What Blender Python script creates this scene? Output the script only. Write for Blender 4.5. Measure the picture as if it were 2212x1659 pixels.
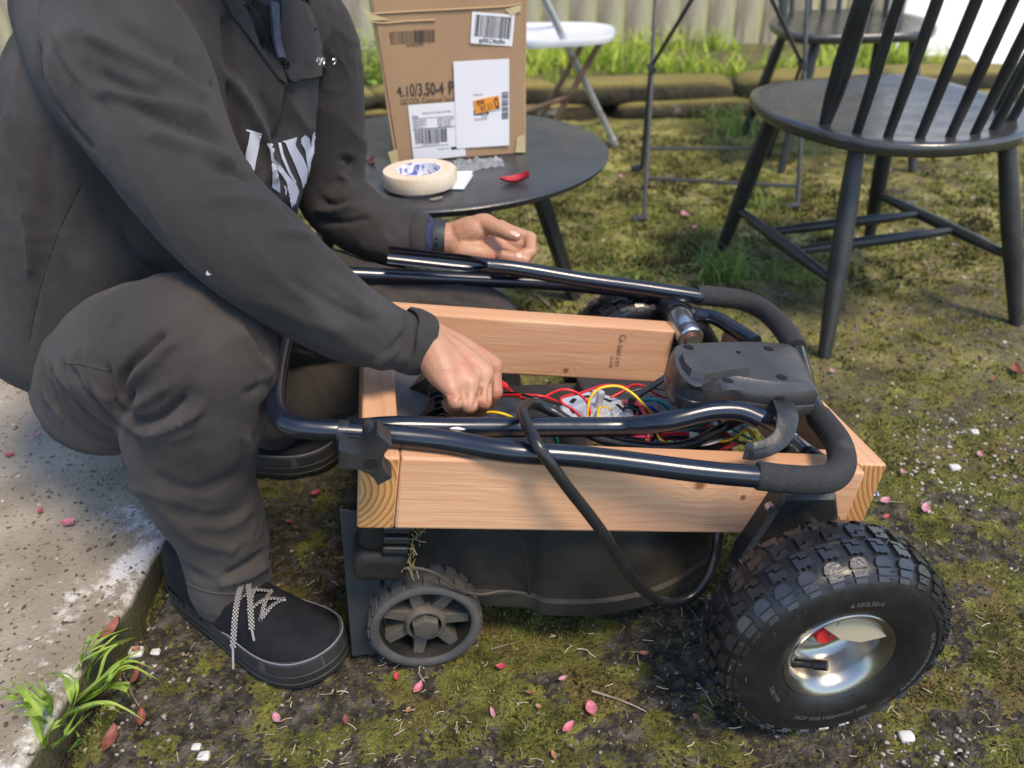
import bpy, bmesh, math, random
import numpy as np
from mathutils import Vector, Matrix

for o in list(bpy.data.objects): bpy.data.objects.remove(o, do_unlink=True)
scene = bpy.context.scene
C = scene.collection
R = math.radians

# ---------------------------------------------------------------- camera
CAM_F, CAM_P, CAM_ROLL, CAM_H = 1744.3, 0.5481, 0.0341, 0.82      # focal length in px of a 2212 px wide picture
PCX, PCY = 1106.0, 829.5
_fw = np.array([0, math.cos(CAM_P), -math.sin(CAM_P)])
_dn = np.array([0, -math.sin(CAM_P), -math.cos(CAM_P)])
_rt = np.array([1.0, 0, 0])
_r2 = math.cos(CAM_ROLL)*_rt + math.sin(CAM_ROLL)*_dn
_d2 = -math.sin(CAM_ROLL)*_rt + math.cos(CAM_ROLL)*_dn
CAMR = np.array([_r2, _d2, _fw]); CAMO = np.array([0, 0, CAM_H])
cd = bpy.data.cameras.new('camera'); cam = bpy.data.objects.new('camera', cd); C.objects.link(cam)
cd.sensor_fit = 'HORIZONTAL'; cd.sensor_width = 36; cd.lens = 36*CAM_F/2212
cd.clip_start = 0.01; cd.clip_end = 500
cd.dof.use_dof = True; cd.dof.focus_distance = 0.93; cd.dof.aperture_fstop = 4.4
cam.matrix_world = Matrix(((_r2[0], -_d2[0], -_fw[0], 0), (_r2[1], -_d2[1], -_fw[1], 0), (_r2[2], -_d2[2], -_fw[2], CAM_H), (0, 0, 0, 1)))
scene.camera = cam

# ---------------------------------------------------------------- sky, sun, exposure
SUN_EL, SUN_AZ = R(60), R(140)          # azimuth clockwise from +Y
w = bpy.data.worlds.new('World'); scene.world = w; w.use_nodes = True
wn = w.node_tree; bg = wn.nodes['Background']
sky = wn.nodes.new('ShaderNodeTexSky'); sky.sky_type = 'NISHITA'; sky.sun_disc = False
sky.sun_elevation = SUN_EL; sky.sun_rotation = SUN_AZ; sky.air_density = 1.0; sky.dust_density = 0.6; sky.ozone_density = 1.0
wn.links.new(sky.outputs[0], bg.inputs[0]); bg.inputs[1].default_value = 0.11
sd = bpy.data.lights.new('sun', 'SUN'); sd.energy = 1.5; sd.angle = R(16); sd.color = (1.0, 0.82, 0.60)
sun = bpy.data.objects.new('sun', sd); C.objects.link(sun)
sdir = Vector((math.sin(SUN_AZ)*math.cos(SUN_EL), math.cos(SUN_AZ)*math.cos(SUN_EL), math.sin(SUN_EL)))
sun.rotation_euler = sdir.to_track_quat('Z', 'Y').to_euler(); sun.location = sdir*20
scene.view_settings.view_transform = 'Standard'; scene.view_settings.look = 'None'
scene.view_settings.gamma = 1; scene.view_settings.exposure = 1.46

# ---------------------------------------------------------------- pixel helpers: a pixel gives a direction, a plane gives the distance
def ray(u, v): return np.array([(u-PCX)/CAM_F, (v-PCY)/CAM_F, 1.0]) @ CAMR
def PZ(u, v, z): d = ray(u, v); return CAMO + d*(z-CAM_H)/d[2]
def PY(u, v, y): d = ray(u, v); return CAMO + d*y/d[1]
def PD(u, v, dep): return CAMO + ray(u, v)*dep
def proj(X):
    q = (np.atleast_2d(X)-CAMO) @ CAMR.T
    return np.c_[PCX+CAM_F*q[:, 0]/q[:, 2], PCY+CAM_F*q[:, 1]/q[:, 2]], q[:, 2]

# ---------------------------------------------------------------- mesh helpers
def rotm(ax, a):
    return np.array(Matrix.Rotation(a, 3, ax))
def cat(pts, n=8, closed=False):
    """Catmull-Rom through pts (any dimension), n steps a span"""
    P = np.array(pts, float); k = len(P); out = []
    spans = k if closed else k-1
    for i in range(spans):
        if closed: a, b, c, d = P[i-1], P[i], P[(i+1) % k], P[(i+2) % k]
        else: a, b, c, d = P[max(i-1, 0)], P[i], P[i+1], P[min(i+2, k-1)]
        for j in range(n):
            t = j/n
            out.append(0.5*((2*b)+(-a+c)*t+(2*a-5*b+4*c-d)*t*t+(-a+3*b-3*c+d)*t**3))
    if not closed: out.append(P[-1])
    return np.array(out)

class MB:
    def __init__(s): s.v = []; s.f = []; s.n = 0; s.m = []
    def add(s, v, f, m=0):
        v = np.asarray(v, float).reshape(-1, 3); b = s.n
        s.v.append(v); s.n += len(v)
        for q in f: s.f.append(tuple(b+i for i in q)); s.m.append(m)
        return s
    def box(s, x0, x1, y0, y1, z0, z1, M=None, m=0):
        v = np.array([(x, y, z) for z in (z0, z1) for y in (y0, y1) for x in (x0, x1)], float)
        if M is not None: v = M(v)
        return s.add(v, [(0, 2, 3, 1), (4, 5, 7, 6), (0, 1, 5, 4), (2, 6, 7, 3), (0, 4, 6, 2), (1, 3, 7, 5)], m)
    def tube(s, path, r, n=12, closed=False, caps=True, up=None, ry=None, m=0):
        """sweep an ellipse (r along side, ry along 'up') along a path"""
        P = np.array(path, float); k = len(P)
        r = np.full(k, r) if np.isscalar(r) else np.array(r, float)
        ry = r if ry is None else (np.full(k, ry) if np.isscalar(ry) else np.array(ry, float))
        T = np.zeros_like(P)
        for i in range(k):
            a = P[(i-1) % k] if (closed or i > 0) else P[i]; b = P[(i+1) % k] if (closed or i < k-1) else P[i]
            T[i] = b-a
        T /= np.linalg.norm(T, axis=1)[:, None]+1e-12
        u = np.array([0, 0, 1.0]) if up is None else np.array(up, float)
        if abs(u@T[0]) > .95 and up is None: u = np.array([1.0, 0, 0])
        rings = []
        for i in range(k):
            if up is not None: u = np.array(up, float)
            u = u-T[i]*(u@T[i]); u /= np.linalg.norm(u)+1e-12
            sd_ = np.cross(T[i], u)
            a = np.arange(n)*2*np.pi/n
            rings.append(P[i]+np.outer(np.cos(a)*r[i], sd_)+np.outer(np.sin(a)*ry[i], u))
        f = []
        for i in range(k if closed else k-1):
            A = i*n; B = ((i+1) % k)*n
            for j in range(n): j2 = (j+1) % n; f.append((A+j, A+j2, B+j2, B+j))
        if caps and not closed:
            f.append(tuple(range(n-1, -1, -1))); f.append(tuple((k-1)*n+j for j in range(n)))
        return s.add(np.concatenate(rings), f, m)
    def loft(s, rings, caps=True, closed=False, m=0):
        k = len(rings); n = len(rings[0]); f = []
        for i in range(k if closed else k-1):
            A = i*n; B = ((i+1) % k)*n
            for j in range(n): j2 = (j+1) % n; f.append((A+j, A+j2, B+j2, B+j))
        if caps and not closed:
            f.append(tuple(range(n-1, -1, -1))); f.append(tuple((k-1)*n+j for j in range(n)))
        return s.add(np.concatenate([np.asarray(r_) for r_ in rings]), f, m)
    def lathe(s, prof, n=32, M=None, closed=False, m=0):
        """profile of (radius, height) turned round z"""
        rings = []
        a = np.arange(n)*2*np.pi/n
        for r_, h in prof: rings.append(np.c_[r_*np.cos(a), r_*np.sin(a), np.full(n, h)])
        if M is not None: rings = [M(q) for q in rings]
        return s.loft(rings, caps=not closed, closed=closed, m=m)
    def prism(s, poly, z0, z1, M=None, m=0):
        p = np.asarray(poly, float)
        A = np.c_[p, np.full(len(p), z0)]; B = np.c_[p, np.full(len(p), z1)]
        if M is not None: A, B = M(A), M(B)
        return s.loft([A, B], m=m)
    def xf(s, M):
        s.v = [M(q) for q in s.v]; return s
    def mesh(s, name, off=None):
        V = np.concatenate(s.v) if s.v else np.zeros((0, 3))
        if off is not None: V = V-np.asarray(off)
        me = bpy.data.meshes.new(name); me.from_pydata(V.tolist(), [], s.f)
        if any(s.m): me.polygons.foreach_set('material_index', s.m)
        me.update(); return me

def frame_at(o, z, x=None):
    """3x3 frame with the given z axis -> function mapping local points to world"""
    z = np.array(z, float); z /= np.linalg.norm(z)
    x = np.array([1.0, 0, 0]) if x is None else np.array(x, float)
    x = x-z*(x@z)
    if np.linalg.norm(x) < 1e-4: x = np.array([0, 1.0, 0])-z*z[1]
    x /= np.linalg.norm(x); y = np.cross(z, x); o = np.array(o, float)
    return lambda v: o+np.outer(v[:, 0], x)+np.outer(v[:, 1], y)+np.outer(v[:, 2], z)

def tag(o, label=None, cat_=None, group=None, kind=None):
    if label: o['label'] = label
    if cat_: o['category'] = cat_
    if group: o['group'] = group
    if kind: o['kind'] = kind
    return o
def empty(name, loc, label, cat_, group=None, rz=0):
    o = bpy.data.objects.new(name, None); C.objects.link(o); o.location = loc; o.rotation_euler = (0, 0, rz)
    o.empty_display_size = .05
    return tag(o, label, cat_, group)
def root_of(p):
    while p.parent is not None: p = p.parent
    return p
def finish(me, mats, smooth=40):
    for m_ in (mats if isinstance(mats, (list, tuple)) else [mats]): me.materials.append(m_)
    if smooth:
        me.shade_smooth()
        if smooth < 180: me.set_sharp_from_angle(angle=R(smooth))
def obj(name, mb, mats, parent=None, smooth=40, bevel=0, local=False, seg=2):
    """one mesh object; vertices are world coordinates unless local (then they are the thing's own)"""
    off = None
    if parent is not None and not local: off = np.array(root_of(parent).location)
    me = mb.mesh(name, off) if isinstance(mb, MB) else mb
    finish(me, mats, smooth)
    o = bpy.data.objects.new(name, me); C.objects.link(o)
    if parent is not None: o.parent = parent
    if bevel:
        b = o.modifiers.new('bevel', 'BEVEL'); b.width = bevel; b.segments = seg; b.limit_method = 'ANGLE'; b.angle_limit = R(35)
    return o
def thing(name, mb, mats, label, cat_, group=None, loc=None, smooth=40, bevel=0):
    """a thing that is one mesh: world vertices moved so that the origin sits at its base"""
    V = np.concatenate(mb.v)
    if loc is None: loc = np.array([V[:, 0].mean(), V[:, 1].mean(), V[:, 2].min()])
    me = mb.mesh(name, loc); finish(me, mats, smooth)
    o = bpy.data.objects.new(name, me); C.objects.link(o); o.location = loc
    if bevel:
        b = o.modifiers.new('bevel', 'BEVEL'); b.width = bevel; b.segments = 2; b.limit_method = 'ANGLE'; b.angle_limit = R(35)
    return tag(o, label, cat_, group)
def copy_tree(o, parent=None):
    c = o.copy(); C.objects.link(c); c.parent = parent
    for ch in list(o.children): copy_tree(ch, c)
    return c
def text_mb(s, size, M, bold=0.0, align='CENTER', sx=1.0):
    """flat lettering as a mesh: letters in the local xy plane, mapped by M"""
    cu = bpy.data.curves.new('lettering', 'FONT'); cu.body = s; cu.size = size; cu.align_x = align; cu.align_y = 'CENTER'; cu.offset = bold; cu.resolution_u = 3
    o = bpy.data.objects.new('lettering', cu); C.objects.link(o)
    dg = bpy.context.evaluated_depsgraph_get(); me = bpy.data.meshes.new_from_object(o.evaluated_get(dg))
    v = np.zeros(len(me.vertices)*3); me.vertices.foreach_get('co', v); v = v.reshape(-1, 3); v[:, 0] *= sx
    f = [tuple(p.vertices) for p in me.polygons]
    bpy.data.objects.remove(o, do_unlink=True); bpy.data.meshes.remove(me); bpy.data.curves.remove(cu)
    mb = MB()
    if len(v): mb.add(M(v), f)
    return mb

# cheap value noise
_rs = np.random.RandomState(7); _tab = _rs.rand(256, 256)
def vnoise(x, y):
    xi = np.floor(x).astype(int); yi = np.floor(y).astype(int); fx = x-xi; fy = y-yi
    fx = fx*fx*(3-2*fx); fy = fy*fy*(3-2*fy)
    g = lambda a, b: _tab[a & 255, b & 255]
    return (g(xi, yi)*(1-fx)+g(xi+1, yi)*fx)*(1-fy)+(g(xi, yi+1)*(1-fx)+g(xi+1, yi+1)*fx)*fy
def fbm(x, y, o=4):
    s = 0; a = 1; t = 0
    for i in range(o): s = s+a*vnoise(x*2**i+17*i, y*2**i+31*i); t += a; a *= .5
    return s/t

# ---------------------------------------------------------------- materials
def nt(m): return m.node_tree.nodes, m.node_tree.links
def mat(name, c1, c2=None, scale=20, rough=.5, metal=0, bump=0, bscale=None, stretch=(1, 1, 1), spec=.5, coat=0, detail=4, ramp=(.35, .65), sheen=0, rvar=0, c3=None, c3s=3, c3r=(.55, .7), sss=0, trans=0):
    m = bpy.data.materials.new(name); m.use_nodes = True; N, L_ = nt(m); b = N['Principled BSDF']
    b.inputs['Roughness'].default_value = rough; b.inputs['Metallic'].default_value = metal
    b.inputs['Specular IOR Level'].default_value = spec; b.inputs['Coat Weight'].default_value = coat
    b.inputs['Coat Roughness'].default_value = .15
    if sheen: b.inputs['Sheen Weight'].default_value = sheen; b.inputs['Sheen Roughness'].default_value = .5
    if sss:
        b.inputs['Subsurface Weight'].default_value = sss; b.inputs['Subsurface Radius'].default_value = (.012, .004, .0025); b.inputs['Subsurface Scale'].default_value = .6
    tc = N.new('ShaderNodeTexCoord'); mp = N.new('ShaderNodeMapping'); mp.inputs['Scale'].default_value = stretch
    L_.new(tc.outputs['Object'], mp.inputs[0])
    def noise(sc, dt=detail):
        n = N.new('ShaderNodeTexNoise'); n.inputs['Scale'].default_value = sc; n.inputs['Detail'].default_value = dt
        L_.new(mp.outputs[0], n.inputs[0]); return n
    col = None
    if c2 is None: b.inputs['Base Color'].default_value = (*c1, 1)
    else:
        n = noise(scale); r_ = N.new('ShaderNodeValToRGB'); r_.color_ramp.elements[0].position, r_.color_ramp.elements[1].position = ramp
        r_.color_ramp.elements[0].color = (*c1, 1); r_.color_ramp.elements[1].color = (*c2, 1)
        L_.new(n.outputs['Fac'], r_.inputs[0]); col = r_.outputs[0]
        if c3 is not None:
            n3 = noise(c3s, 8); r3 = N.new('ShaderNodeValToRGB'); r3.color_ramp.elements[0].position, r3.color_ramp.elements[1].position = c3r
            mx = N.new('ShaderNodeMix'); mx.data_type = 'RGBA'
            L_.new(n3.outputs['Fac'], r3.inputs[0]); L_.new(r3.outputs[0], mx.inputs['Factor']); L_.new(col, mx.inputs['A']); mx.inputs['B'].default_value = (*c3, 1)
            col = mx.outputs['Result']
        L_.new(col, b.inputs['Base Color'])
    if rvar:
        n = noise(scale*1.7); mr = N.new('ShaderNodeMapRange'); mr.inputs['To Min'].default_value = rough-rvar; mr.inputs['To Max'].default_value = rough+rvar
        mr.inputs['From Min'].default_value = .3; mr.inputs['From Max'].default_value = .7
        L_.new(n.outputs['Fac'], mr.inputs['Value']); L_.new(mr.outputs[0], b.inputs['Roughness'])
    if bump:
        n = noise(bscale or scale*3, 6); bp = N.new('ShaderNodeBump'); bp.inputs['Strength'].default_value = 1; bp.inputs['Distance'].default_value = bump
        L_.new(n.outputs['Fac'], bp.inputs['Height']); L_.new(bp.outputs[0], b.inputs['Normal'])
    if trans:
        b.inputs['Transmission Weight'].default_value = trans
    return m
def attr_mat(name, attr='col', rough=.7, bump=0, bscale=300, spec=.3, translucent=0):
    m = bpy.data.materials.new(name); m.use_nodes = True; N, L_ = nt(m); b = N['Principled BSDF']
    a = N.new('ShaderNodeAttribute'); a.attribute_name = attr; L_.new(a.outputs['Color'], b.inputs['Base Color'])
    b.inputs['Roughness'].default_value = rough; b.inputs['Specular IOR Level'].default_value = spec
    if translucent:
        tr = N.new('ShaderNodeBsdfTranslucent'); L_.new(a.outputs['Color'], tr.inputs[0]); mx = N.new('ShaderNodeMixShader'); mx.inputs[0].default_value = translucent
        L_.new(b.outputs[0], mx.inputs[1]); L_.new(tr.outputs[0], mx.inputs[2]); L_.new(mx.outputs[0], N['Material Output'].inputs[0])
    return m
def set_col(me, cols):
    a = me.attributes.new('col', 'FLOAT_COLOR', 'POINT'); c = np.c_[cols, np.ones(len(cols))].astype(np.float32)
    a.data.foreach_set('color', c.ravel())
# ================================================================ THE SETTING
rng = np.random.RandomState(3)
def axis_steps(lo, hi, a, b, fine, grow=1.18):
    xs = list(np.arange(a, b+1e-9, fine)); st = fine
    while xs[-1] < hi: st *= grow; xs.append(xs[-1]+st)
    st = fine; left = []
    cur = a
    while cur > lo: st *= grow; cur -= st; left.append(cur)
    return np.array(left[::-1]+xs)
SLAB_E0, SLAB_E1 = PZ(363, 1157, .03), PZ(76, 1612, .03)          # slab edge in the picture
def slab_edge_x(y): 
    t = (y-SLAB_E1[1])/(SLAB_E0[1]-SLAB_E1[1]); return SLAB_E1[0]+t*(SLAB_E0[0]-SLAB_E1[0])
def ground_h(X, Y):
    h = (fbm(X*6+40, Y*6+40, 4)-.5)*.022+(fbm(X*45+9, Y*45+9, 3)-.5)*.009
    e = X-slab_edge_x(Y)                                             # joint beside the slab
    h = h-np.where((Y < 1.45), .045*np.exp(-((e-.012)/.014)**2), 0)
    return h*np.clip(1.6-Y*.12, .3, 1)
def moss_f(X, Y): return np.clip((fbm(X*26+3, Y*26+8, 4)*.6+fbm(X*3.1+1, Y*3.1+5, 3)*.4+np.clip(Y-1.1, 0, 1)*.05+np.clip(X, -.5, .8)*.03-.455)*6.5, 0, 1)
xs = axis_steps(-60, 60, -1.0, 1.5, .0085); ys = axis_steps(-40, 80, .42, 2.2, .0085)
GX, GY = np.meshgrid(xs, ys); GZ = ground_h(GX, GY)
nx, ny = len(xs), len(ys)
me = bpy.data.meshes.new('ground')
idx = np.arange(nx*ny).reshape(ny, nx)
F = np.stack([idx[:-1, :-1], idx[:-1, 1:], idx[1:, 1:], idx[1:, :-1]], -1).reshape(-1, 4)
me.from_pydata(np.c_[GX.ravel(), GY.ravel(), GZ.ravel()].tolist(), [], F.tolist())
mo = moss_f(GX, GY).ravel(); a_ = me.attributes.new('moss', 'FLOAT', 'POINT'); a_.data.foreach_set('value', mo.astype(np.float32))
def ground_mat():
    m = bpy.data.materials.new('mossy_ground'); m.use_nodes = True; N, L_ = nt(m); b = N['Principled BSDF']; b.inputs['Roughness'].default_value = .9; b.inputs['Specular IOR Level'].default_value = .25
    tc = N.new('ShaderNodeTexCoord')
    def noise(s, d=6): n = N.new('ShaderNodeTexNoise'); n.inputs['Scale'].default_value = s; n.inputs['Detail'].default_value = d; L_.new(tc.outputs['Object'], n.inputs[0]); return n
    def ramp(src, stops):
        r_ = N.new('ShaderNodeValToRGB'); e = r_.color_ramp.elements
        for i, (p, c) in enumerate(stops):
            if i > 1: e.new(p)
            e[i].position = p; e[i].color = (*c, 1) if len(c) == 3 else c
        L_.new(src, r_.inputs[0]); return r_.outputs[0]
    soil = ramp(noise(55, 8).outputs['Fac'], [(.30, (.014, .0115, .009)), (.52, (.050, .043, .034)), (.72, (.14, .125, .105))])
    mossc = ramp(noise(34, 8).outputs['Fac'], [(.30, (.030, .034, .008)), (.5, (.100, .100, .022)), (.72, (.20, .20, .045))])
    rust = ramp(noise(9, 6).outputs['Fac'], [(.50, (0, 0, 0)), (.70, (.7, .7, .7))])
    mx0 = N.new('ShaderNodeMix'); mx0.data_type = 'RGBA'; L_.new(rust, mx0.inputs['Factor']); L_.new(mossc, mx0.inputs['A']); mx0.inputs['B'].default_value = (.17, .115, .045, 1)
    at = N.new('ShaderNodeAttribute'); at.attribute_name = 'moss'
    nz = noise(130, 4); ad = N.new('ShaderNodeMath'); ad.operation = 'MULTIPLY_ADD'; L_.new(nz.outputs['Fac'], ad.inputs[0]); ad.inputs[1].default_value = 1.5; L_.new(at.outputs['Fac'], ad.inputs[2])
    fr = ramp(ad.outputs[0], [(.80, (0, 0, 0)), (1.0, (1, 1, 1))])
    mx = N.new('ShaderNodeMix'); mx.data_type = 'RGBA'; L_.new(fr, mx.inputs['Factor']); L_.new(soil, mx.inputs['A']); L_.new(mx0.outputs['Result'], mx.inputs['B'])
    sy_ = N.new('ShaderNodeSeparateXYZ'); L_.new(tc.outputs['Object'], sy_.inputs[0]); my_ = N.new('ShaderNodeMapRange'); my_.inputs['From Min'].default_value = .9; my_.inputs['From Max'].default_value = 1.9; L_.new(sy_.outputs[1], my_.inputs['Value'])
    sunlitc = ramp(noise(7, 12).outputs['Fac'], [(.32, (.050, .043, .026)), (.5, (.235, .215, .066)), (.68, (.45, .41, .14))])  # paler, yellower tones: sunlight on the far ground painted into its colour
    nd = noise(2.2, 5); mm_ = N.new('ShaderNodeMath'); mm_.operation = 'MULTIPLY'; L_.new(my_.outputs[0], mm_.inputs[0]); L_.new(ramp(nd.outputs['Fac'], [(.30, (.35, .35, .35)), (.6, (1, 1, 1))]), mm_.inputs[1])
    mxd = N.new('ShaderNodeMix'); mxd.data_type = 'RGBA'; L_.new(mm_.outputs[0], mxd.inputs['Factor']); L_.new(mx.outputs['Result'], mxd.inputs['A']); L_.new(sunlitc, mxd.inputs['B']); mx = mxd
    # pale aggregate showing through
    vo = N.new('ShaderNodeTexVoronoi'); vo.inputs['Scale'].default_value = 85; L_.new(tc.outputs['Object'], vo.inputs[0])
    ag = ramp(vo.outputs['Distance'], [(.16, (1, 1, 1)), (.26, (0, 0, 0))])
    pt = ramp(noise(3.3, 4).outputs['Fac'], [(.56, (0, 0, 0)), (.66, (1, 1, 1))])
    ml = N.new('ShaderNodeMath'); ml.operation = 'MULTIPLY'; L_.new(ag, ml.inputs[0]); L_.new(pt, ml.inputs[1])
    mx2 = N.new('ShaderNodeMix'); mx2.data_type = 'RGBA'; L_.new(ml.outputs[0], mx2.inputs['Factor']); L_.new(mx.outputs['Result'], mx2.inputs['A']); L_.new(ramp(vo.outputs['Color'], [(.2, (.13, .12, .10)), (.8, (.38, .37, .34))]), mx2.inputs['B'])
    L_.new(mx2.outputs['Result'], b.inputs['Base Color'])
    bp = N.new('ShaderNodeBump'); bp.inputs['Distance'].default_value = .010; bp.inputs['Strength'].default_value = .9; n2 = noise(190, 8); L_.new(n2.outputs['Fac'], bp.inputs['Height']); L_.new(bp.outputs[0], b.inputs['Normal'])
    return m
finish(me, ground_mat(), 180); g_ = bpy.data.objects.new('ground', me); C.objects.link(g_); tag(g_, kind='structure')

# concrete slab at the left
def slab_mat():
    m = mat('weathered_concrete', (.20, .17, .128), (.32, .28, .215), 9, .9, bump=.003, bscale=160, detail=10, c3=None)
    N, L_ = nt(m); b = N['Principled BSDF']; tc = N['Texture Coordinate']; src = b.inputs['Base Color'].links[0].from_socket
    # white lime bloom near the edge, dirt specks
    n = N.new('ShaderNodeTexNoise'); n.inputs['Scale'].default_value = 7; n.inputs['Detail'].default_value = 12; n.inputs['Roughness'].default_value = .72; L_.new(tc.outputs['Object'], n.inputs[0])
    sx = N.new('ShaderNodeSeparateXYZ'); L_.new(tc.outputs['Object'], sx.inputs[0])
    mr = N.new('ShaderNodeMapRange'); mr.inputs['From Min'].default_value = -.27; mr.inputs['From Max'].default_value = -.03; mr.inputs['To Min'].default_value = -.22; mr.inputs['To Max'].default_value = .10; L_.new(sx.outputs[0], mr.inputs['Value'])
    my = N.new('ShaderNodeMapRange'); my.inputs['From Min'].default_value = -.55; my.inputs['From Max'].default_value = .1; my.inputs['To Min'].default_value = .07; my.inputs['To Max'].default_value = -.06; L_.new(sx.outputs[1], my.inputs['Value'])
    ad = N.new('ShaderNodeMath'); L_.new(n.outputs['Fac'], ad.inputs[0]); L_.new(mr.outputs[0], ad.inputs[1]); ad2 = N.new('ShaderNodeMath'); L_.new(ad.outputs[0], ad2.inputs[0]); L_.new(my.outputs[0], ad2.inputs[1])
    r_ = N.new('ShaderNodeValToRGB'); r_.color_ramp.elements[0].position = .53; r_.color_ramp.elements[1].position = .60; L_.new(ad2.outputs[0], r_.inputs[0])
    mx = N.new('ShaderNodeMix'); mx.data_type = 'RGBA'; L_.new(r_.outputs[0], mx.inputs['Factor']); L_.new(src, mx.inputs['A']); mx.inputs['B'].default_value = (.60, .58, .56, 1)
    n3 = N.new('ShaderNodeTexNoise'); n3.inputs['Scale'].default_value = 120; n3.inputs['Detail'].default_value = 3; L_.new(tc.outputs['Object'], n3.inputs[0])
    r3 = N.new('ShaderNodeValToRGB'); r3.color_ramp.elements[0].position = .62; r3.color_ramp.elements[1].position = .67; L_.new(n3.outputs['Fac'], r3.inputs[0])
    mx3 = N.new('ShaderNodeMix'); mx3.data_type = 'RGBA'; L_.new(r3.outputs[0], mx3.inputs['Factor']); L_.new(mx.outputs['Result'], mx3.inputs['A']); mx3.inputs['B'].default_value = (.06, .05, .04, 1)
    mz = N.new('ShaderNodeMapRange'); mz.inputs['From Min'].default_value = -.004; mz.inputs['From Max'].default_value = -.012; L_.new(sx.outputs[2], mz.inputs['Value'])
    mx4 = N.new('ShaderNodeMix'); mx4.data_type = 'RGBA'; L_.new(mz.outputs[0], mx4.inputs['Factor']); L_.new(mx3.outputs['Result'], mx4.inputs['A']); mx4.inputs['B'].default_value = (.065, .062, .028, 1)
    L_.new(mx4.outputs['Result'], b.inputs['Base Color'])
    return m
sm = MB()
yy = np.arange(-1.2, 1.48, .02); ex = slab_edge_x(yy)+(fbm(yy*9, yy*0+3, 3)-.5)*.022
prof = [(-.06, 1.0), (-.012, 1.0), (.012, .3), (.024, 0.0), (.030, -.018), (.0305, -.06), (.0305, -.3), (.0305, -2.4)]
rows = []
for (z_, dx) in [(-.07, .004), (.004, .003), (.023, 0), (.0295, -.004), (.0315, -.010), (.0315, -.2), (.0315, -.8), (.0315, -2.6)]:
    rows.append(np.c_[ex+dx, yy, np.full(len(yy), z_)+(fbm(yy*14, yy*0+dx*40, 3)-.5)*.004])
nr = len(rows); k = len(yy); V = np.concatenate(rows); fs = [(i*k+j, (i+1)*k+j, (i+1)*k+j+1, i*k+j+1) for i in range(nr-1) for j in range(k-1)]
fs.append(tuple(i*k+k-1 for i in range(nr))); sm.add(V, fs)
so = SLAB_E0.copy(); me = sm.mesh('concrete_slab', so); finish(me, slab_mat(), 60)
o = bpy.data.objects.new('concrete_slab', me); C.objects.link(o); o.location = so; tag(o, kind='structure')

# garden bed behind a mossy stone edging, fence, white wall
mb = MB(); bx_ = np.linspace(-4, 1.98, 75); by_ = np.linspace(3.58, 4.75, 16); BX, BY = np.meshgrid(bx_, by_)
BZ = .10+(fbm(BX*3, BY*3, 3)-.5)*.08; n0 = len(bx_)
mb.add(np.c_[BX.ravel(), BY.ravel(), BZ.ravel()], [(j*n0+i, j*n0+i+1, (j+1)*n0+i+1, (j+1)*n0+i) for j in range(len(by_)-1) for i in range(n0-1)])
o = obj('garden_bed', mb, mat('bed_soil', (.06, .045, .025), (.12, .12, .035), 14, .95, bump=.01, bscale=60)); tag(o, kind='structure')
def rock(c, s, seed, sub=2, amp=.22):
    bm = bmesh.new(); bmesh.ops.create_icosphere(bm, subdivisions=sub, radius=1)
    v = np.array([p.co for p in bm.verts]); f = [tuple(p.index for p in q.verts) for q in bm.faces]; bm.free()
    r_ = np.random.RandomState(seed); D_ = r_.randn(5, 3)
    v = np.sign(v)*np.abs(v)**.36
    v = v*(1+amp*np.sin(v@D_.T*1.3+r_.rand(5)*6).mean(1)[:, None])
    return v*np.array(s)+np.array(c), f
stone_m = mat('mossy_stone', (.018, .016, .011), (.075, .062, .034), 7, .95, bump=.02, bscale=22, c3=(.24, .23, .22), c3s=11, c3r=(.62, .70))
N, L_ = nt(stone_m); ge = N.new('ShaderNodeNewGeometry'); sz_ = N.new('ShaderNodeSeparateXYZ'); L_.new(ge.outputs['Normal'], sz_.inputs[0]); rz_ = N.new('ShaderNodeMapRange'); rz_.inputs['From Min'].default_value = .35; rz_.inputs['From Max'].default_value = .75; L_.new(sz_.outputs[2], rz_.inputs['Value'])
mxm = N.new('ShaderNodeMix'); mxm.data_type = 'RGBA'; bs_ = N['Principled BSDF']; src_ = bs_.inputs['Base Color'].links[0].from_socket; L_.new(rz_.outputs[0], mxm.inputs['Factor']); L_.new(src_, mxm.inputs['A']); mxm.inputs['B'].default_value = (.20, .165, .045, 1); L_.new(mxm.outputs['Result'], bs_.inputs['Base Color'])      # moss cushions on the stone tops
se = empty('stone_edging', (.6, 3.5, 0), 'low mossy edging of two courses of rough stones along the garden bed', 'stone edging')
k = 0; rr = np.random.RandomState(5)
for row, (zc, hh) in enumerate([(.026, .042), (.098, .046)]):
    xx = -2.2+row*.12
    while xx < 1.72:
        ln = rr.uniform(.45, .95); v, f = rock((xx+ln/2, 3.50+rr.uniform(-.02, .02)+row*.03, zc), (ln/2*.98, .10, hh), 50+k)
        q = MB().add(v, f); obj('stone', q, stone_m, se, 60); k += 1; xx += ln
fm = empty('board_fence', (.1, 4.62, 0), 'tall weathered grey board fence behind the garden bed', 'fence')
plank_m = mat('weathered_board', (.20, .165, .115), (.58, .52, .41), 2.6, .9, stretch=(9, 9, .8), bump=.004, bscale=30, c3=(.36, .36, .14), c3s=2.2, c3r=(.48, .66))
q = MB().box(-.069, .069, -.011, .011, 0, 1.75); base_me = None
xx = -5.4; k = 0
while xx < 2.05:
    if base_me is None:
        p = obj('plank', q, plank_m, fm, 40, local=True); base_me = p.data
    else:
        p = bpy.data.objects.new('plank', base_me); C.objects.link(p); p.parent = fm
    p.location = (xx-.1, rr.uniform(-.006, .006), .06+rr.uniform(-.01, .01)); xx += .146; k += 1
    p.rotation_euler = (0, rr.uniform(-.008, .008), 0)
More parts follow.
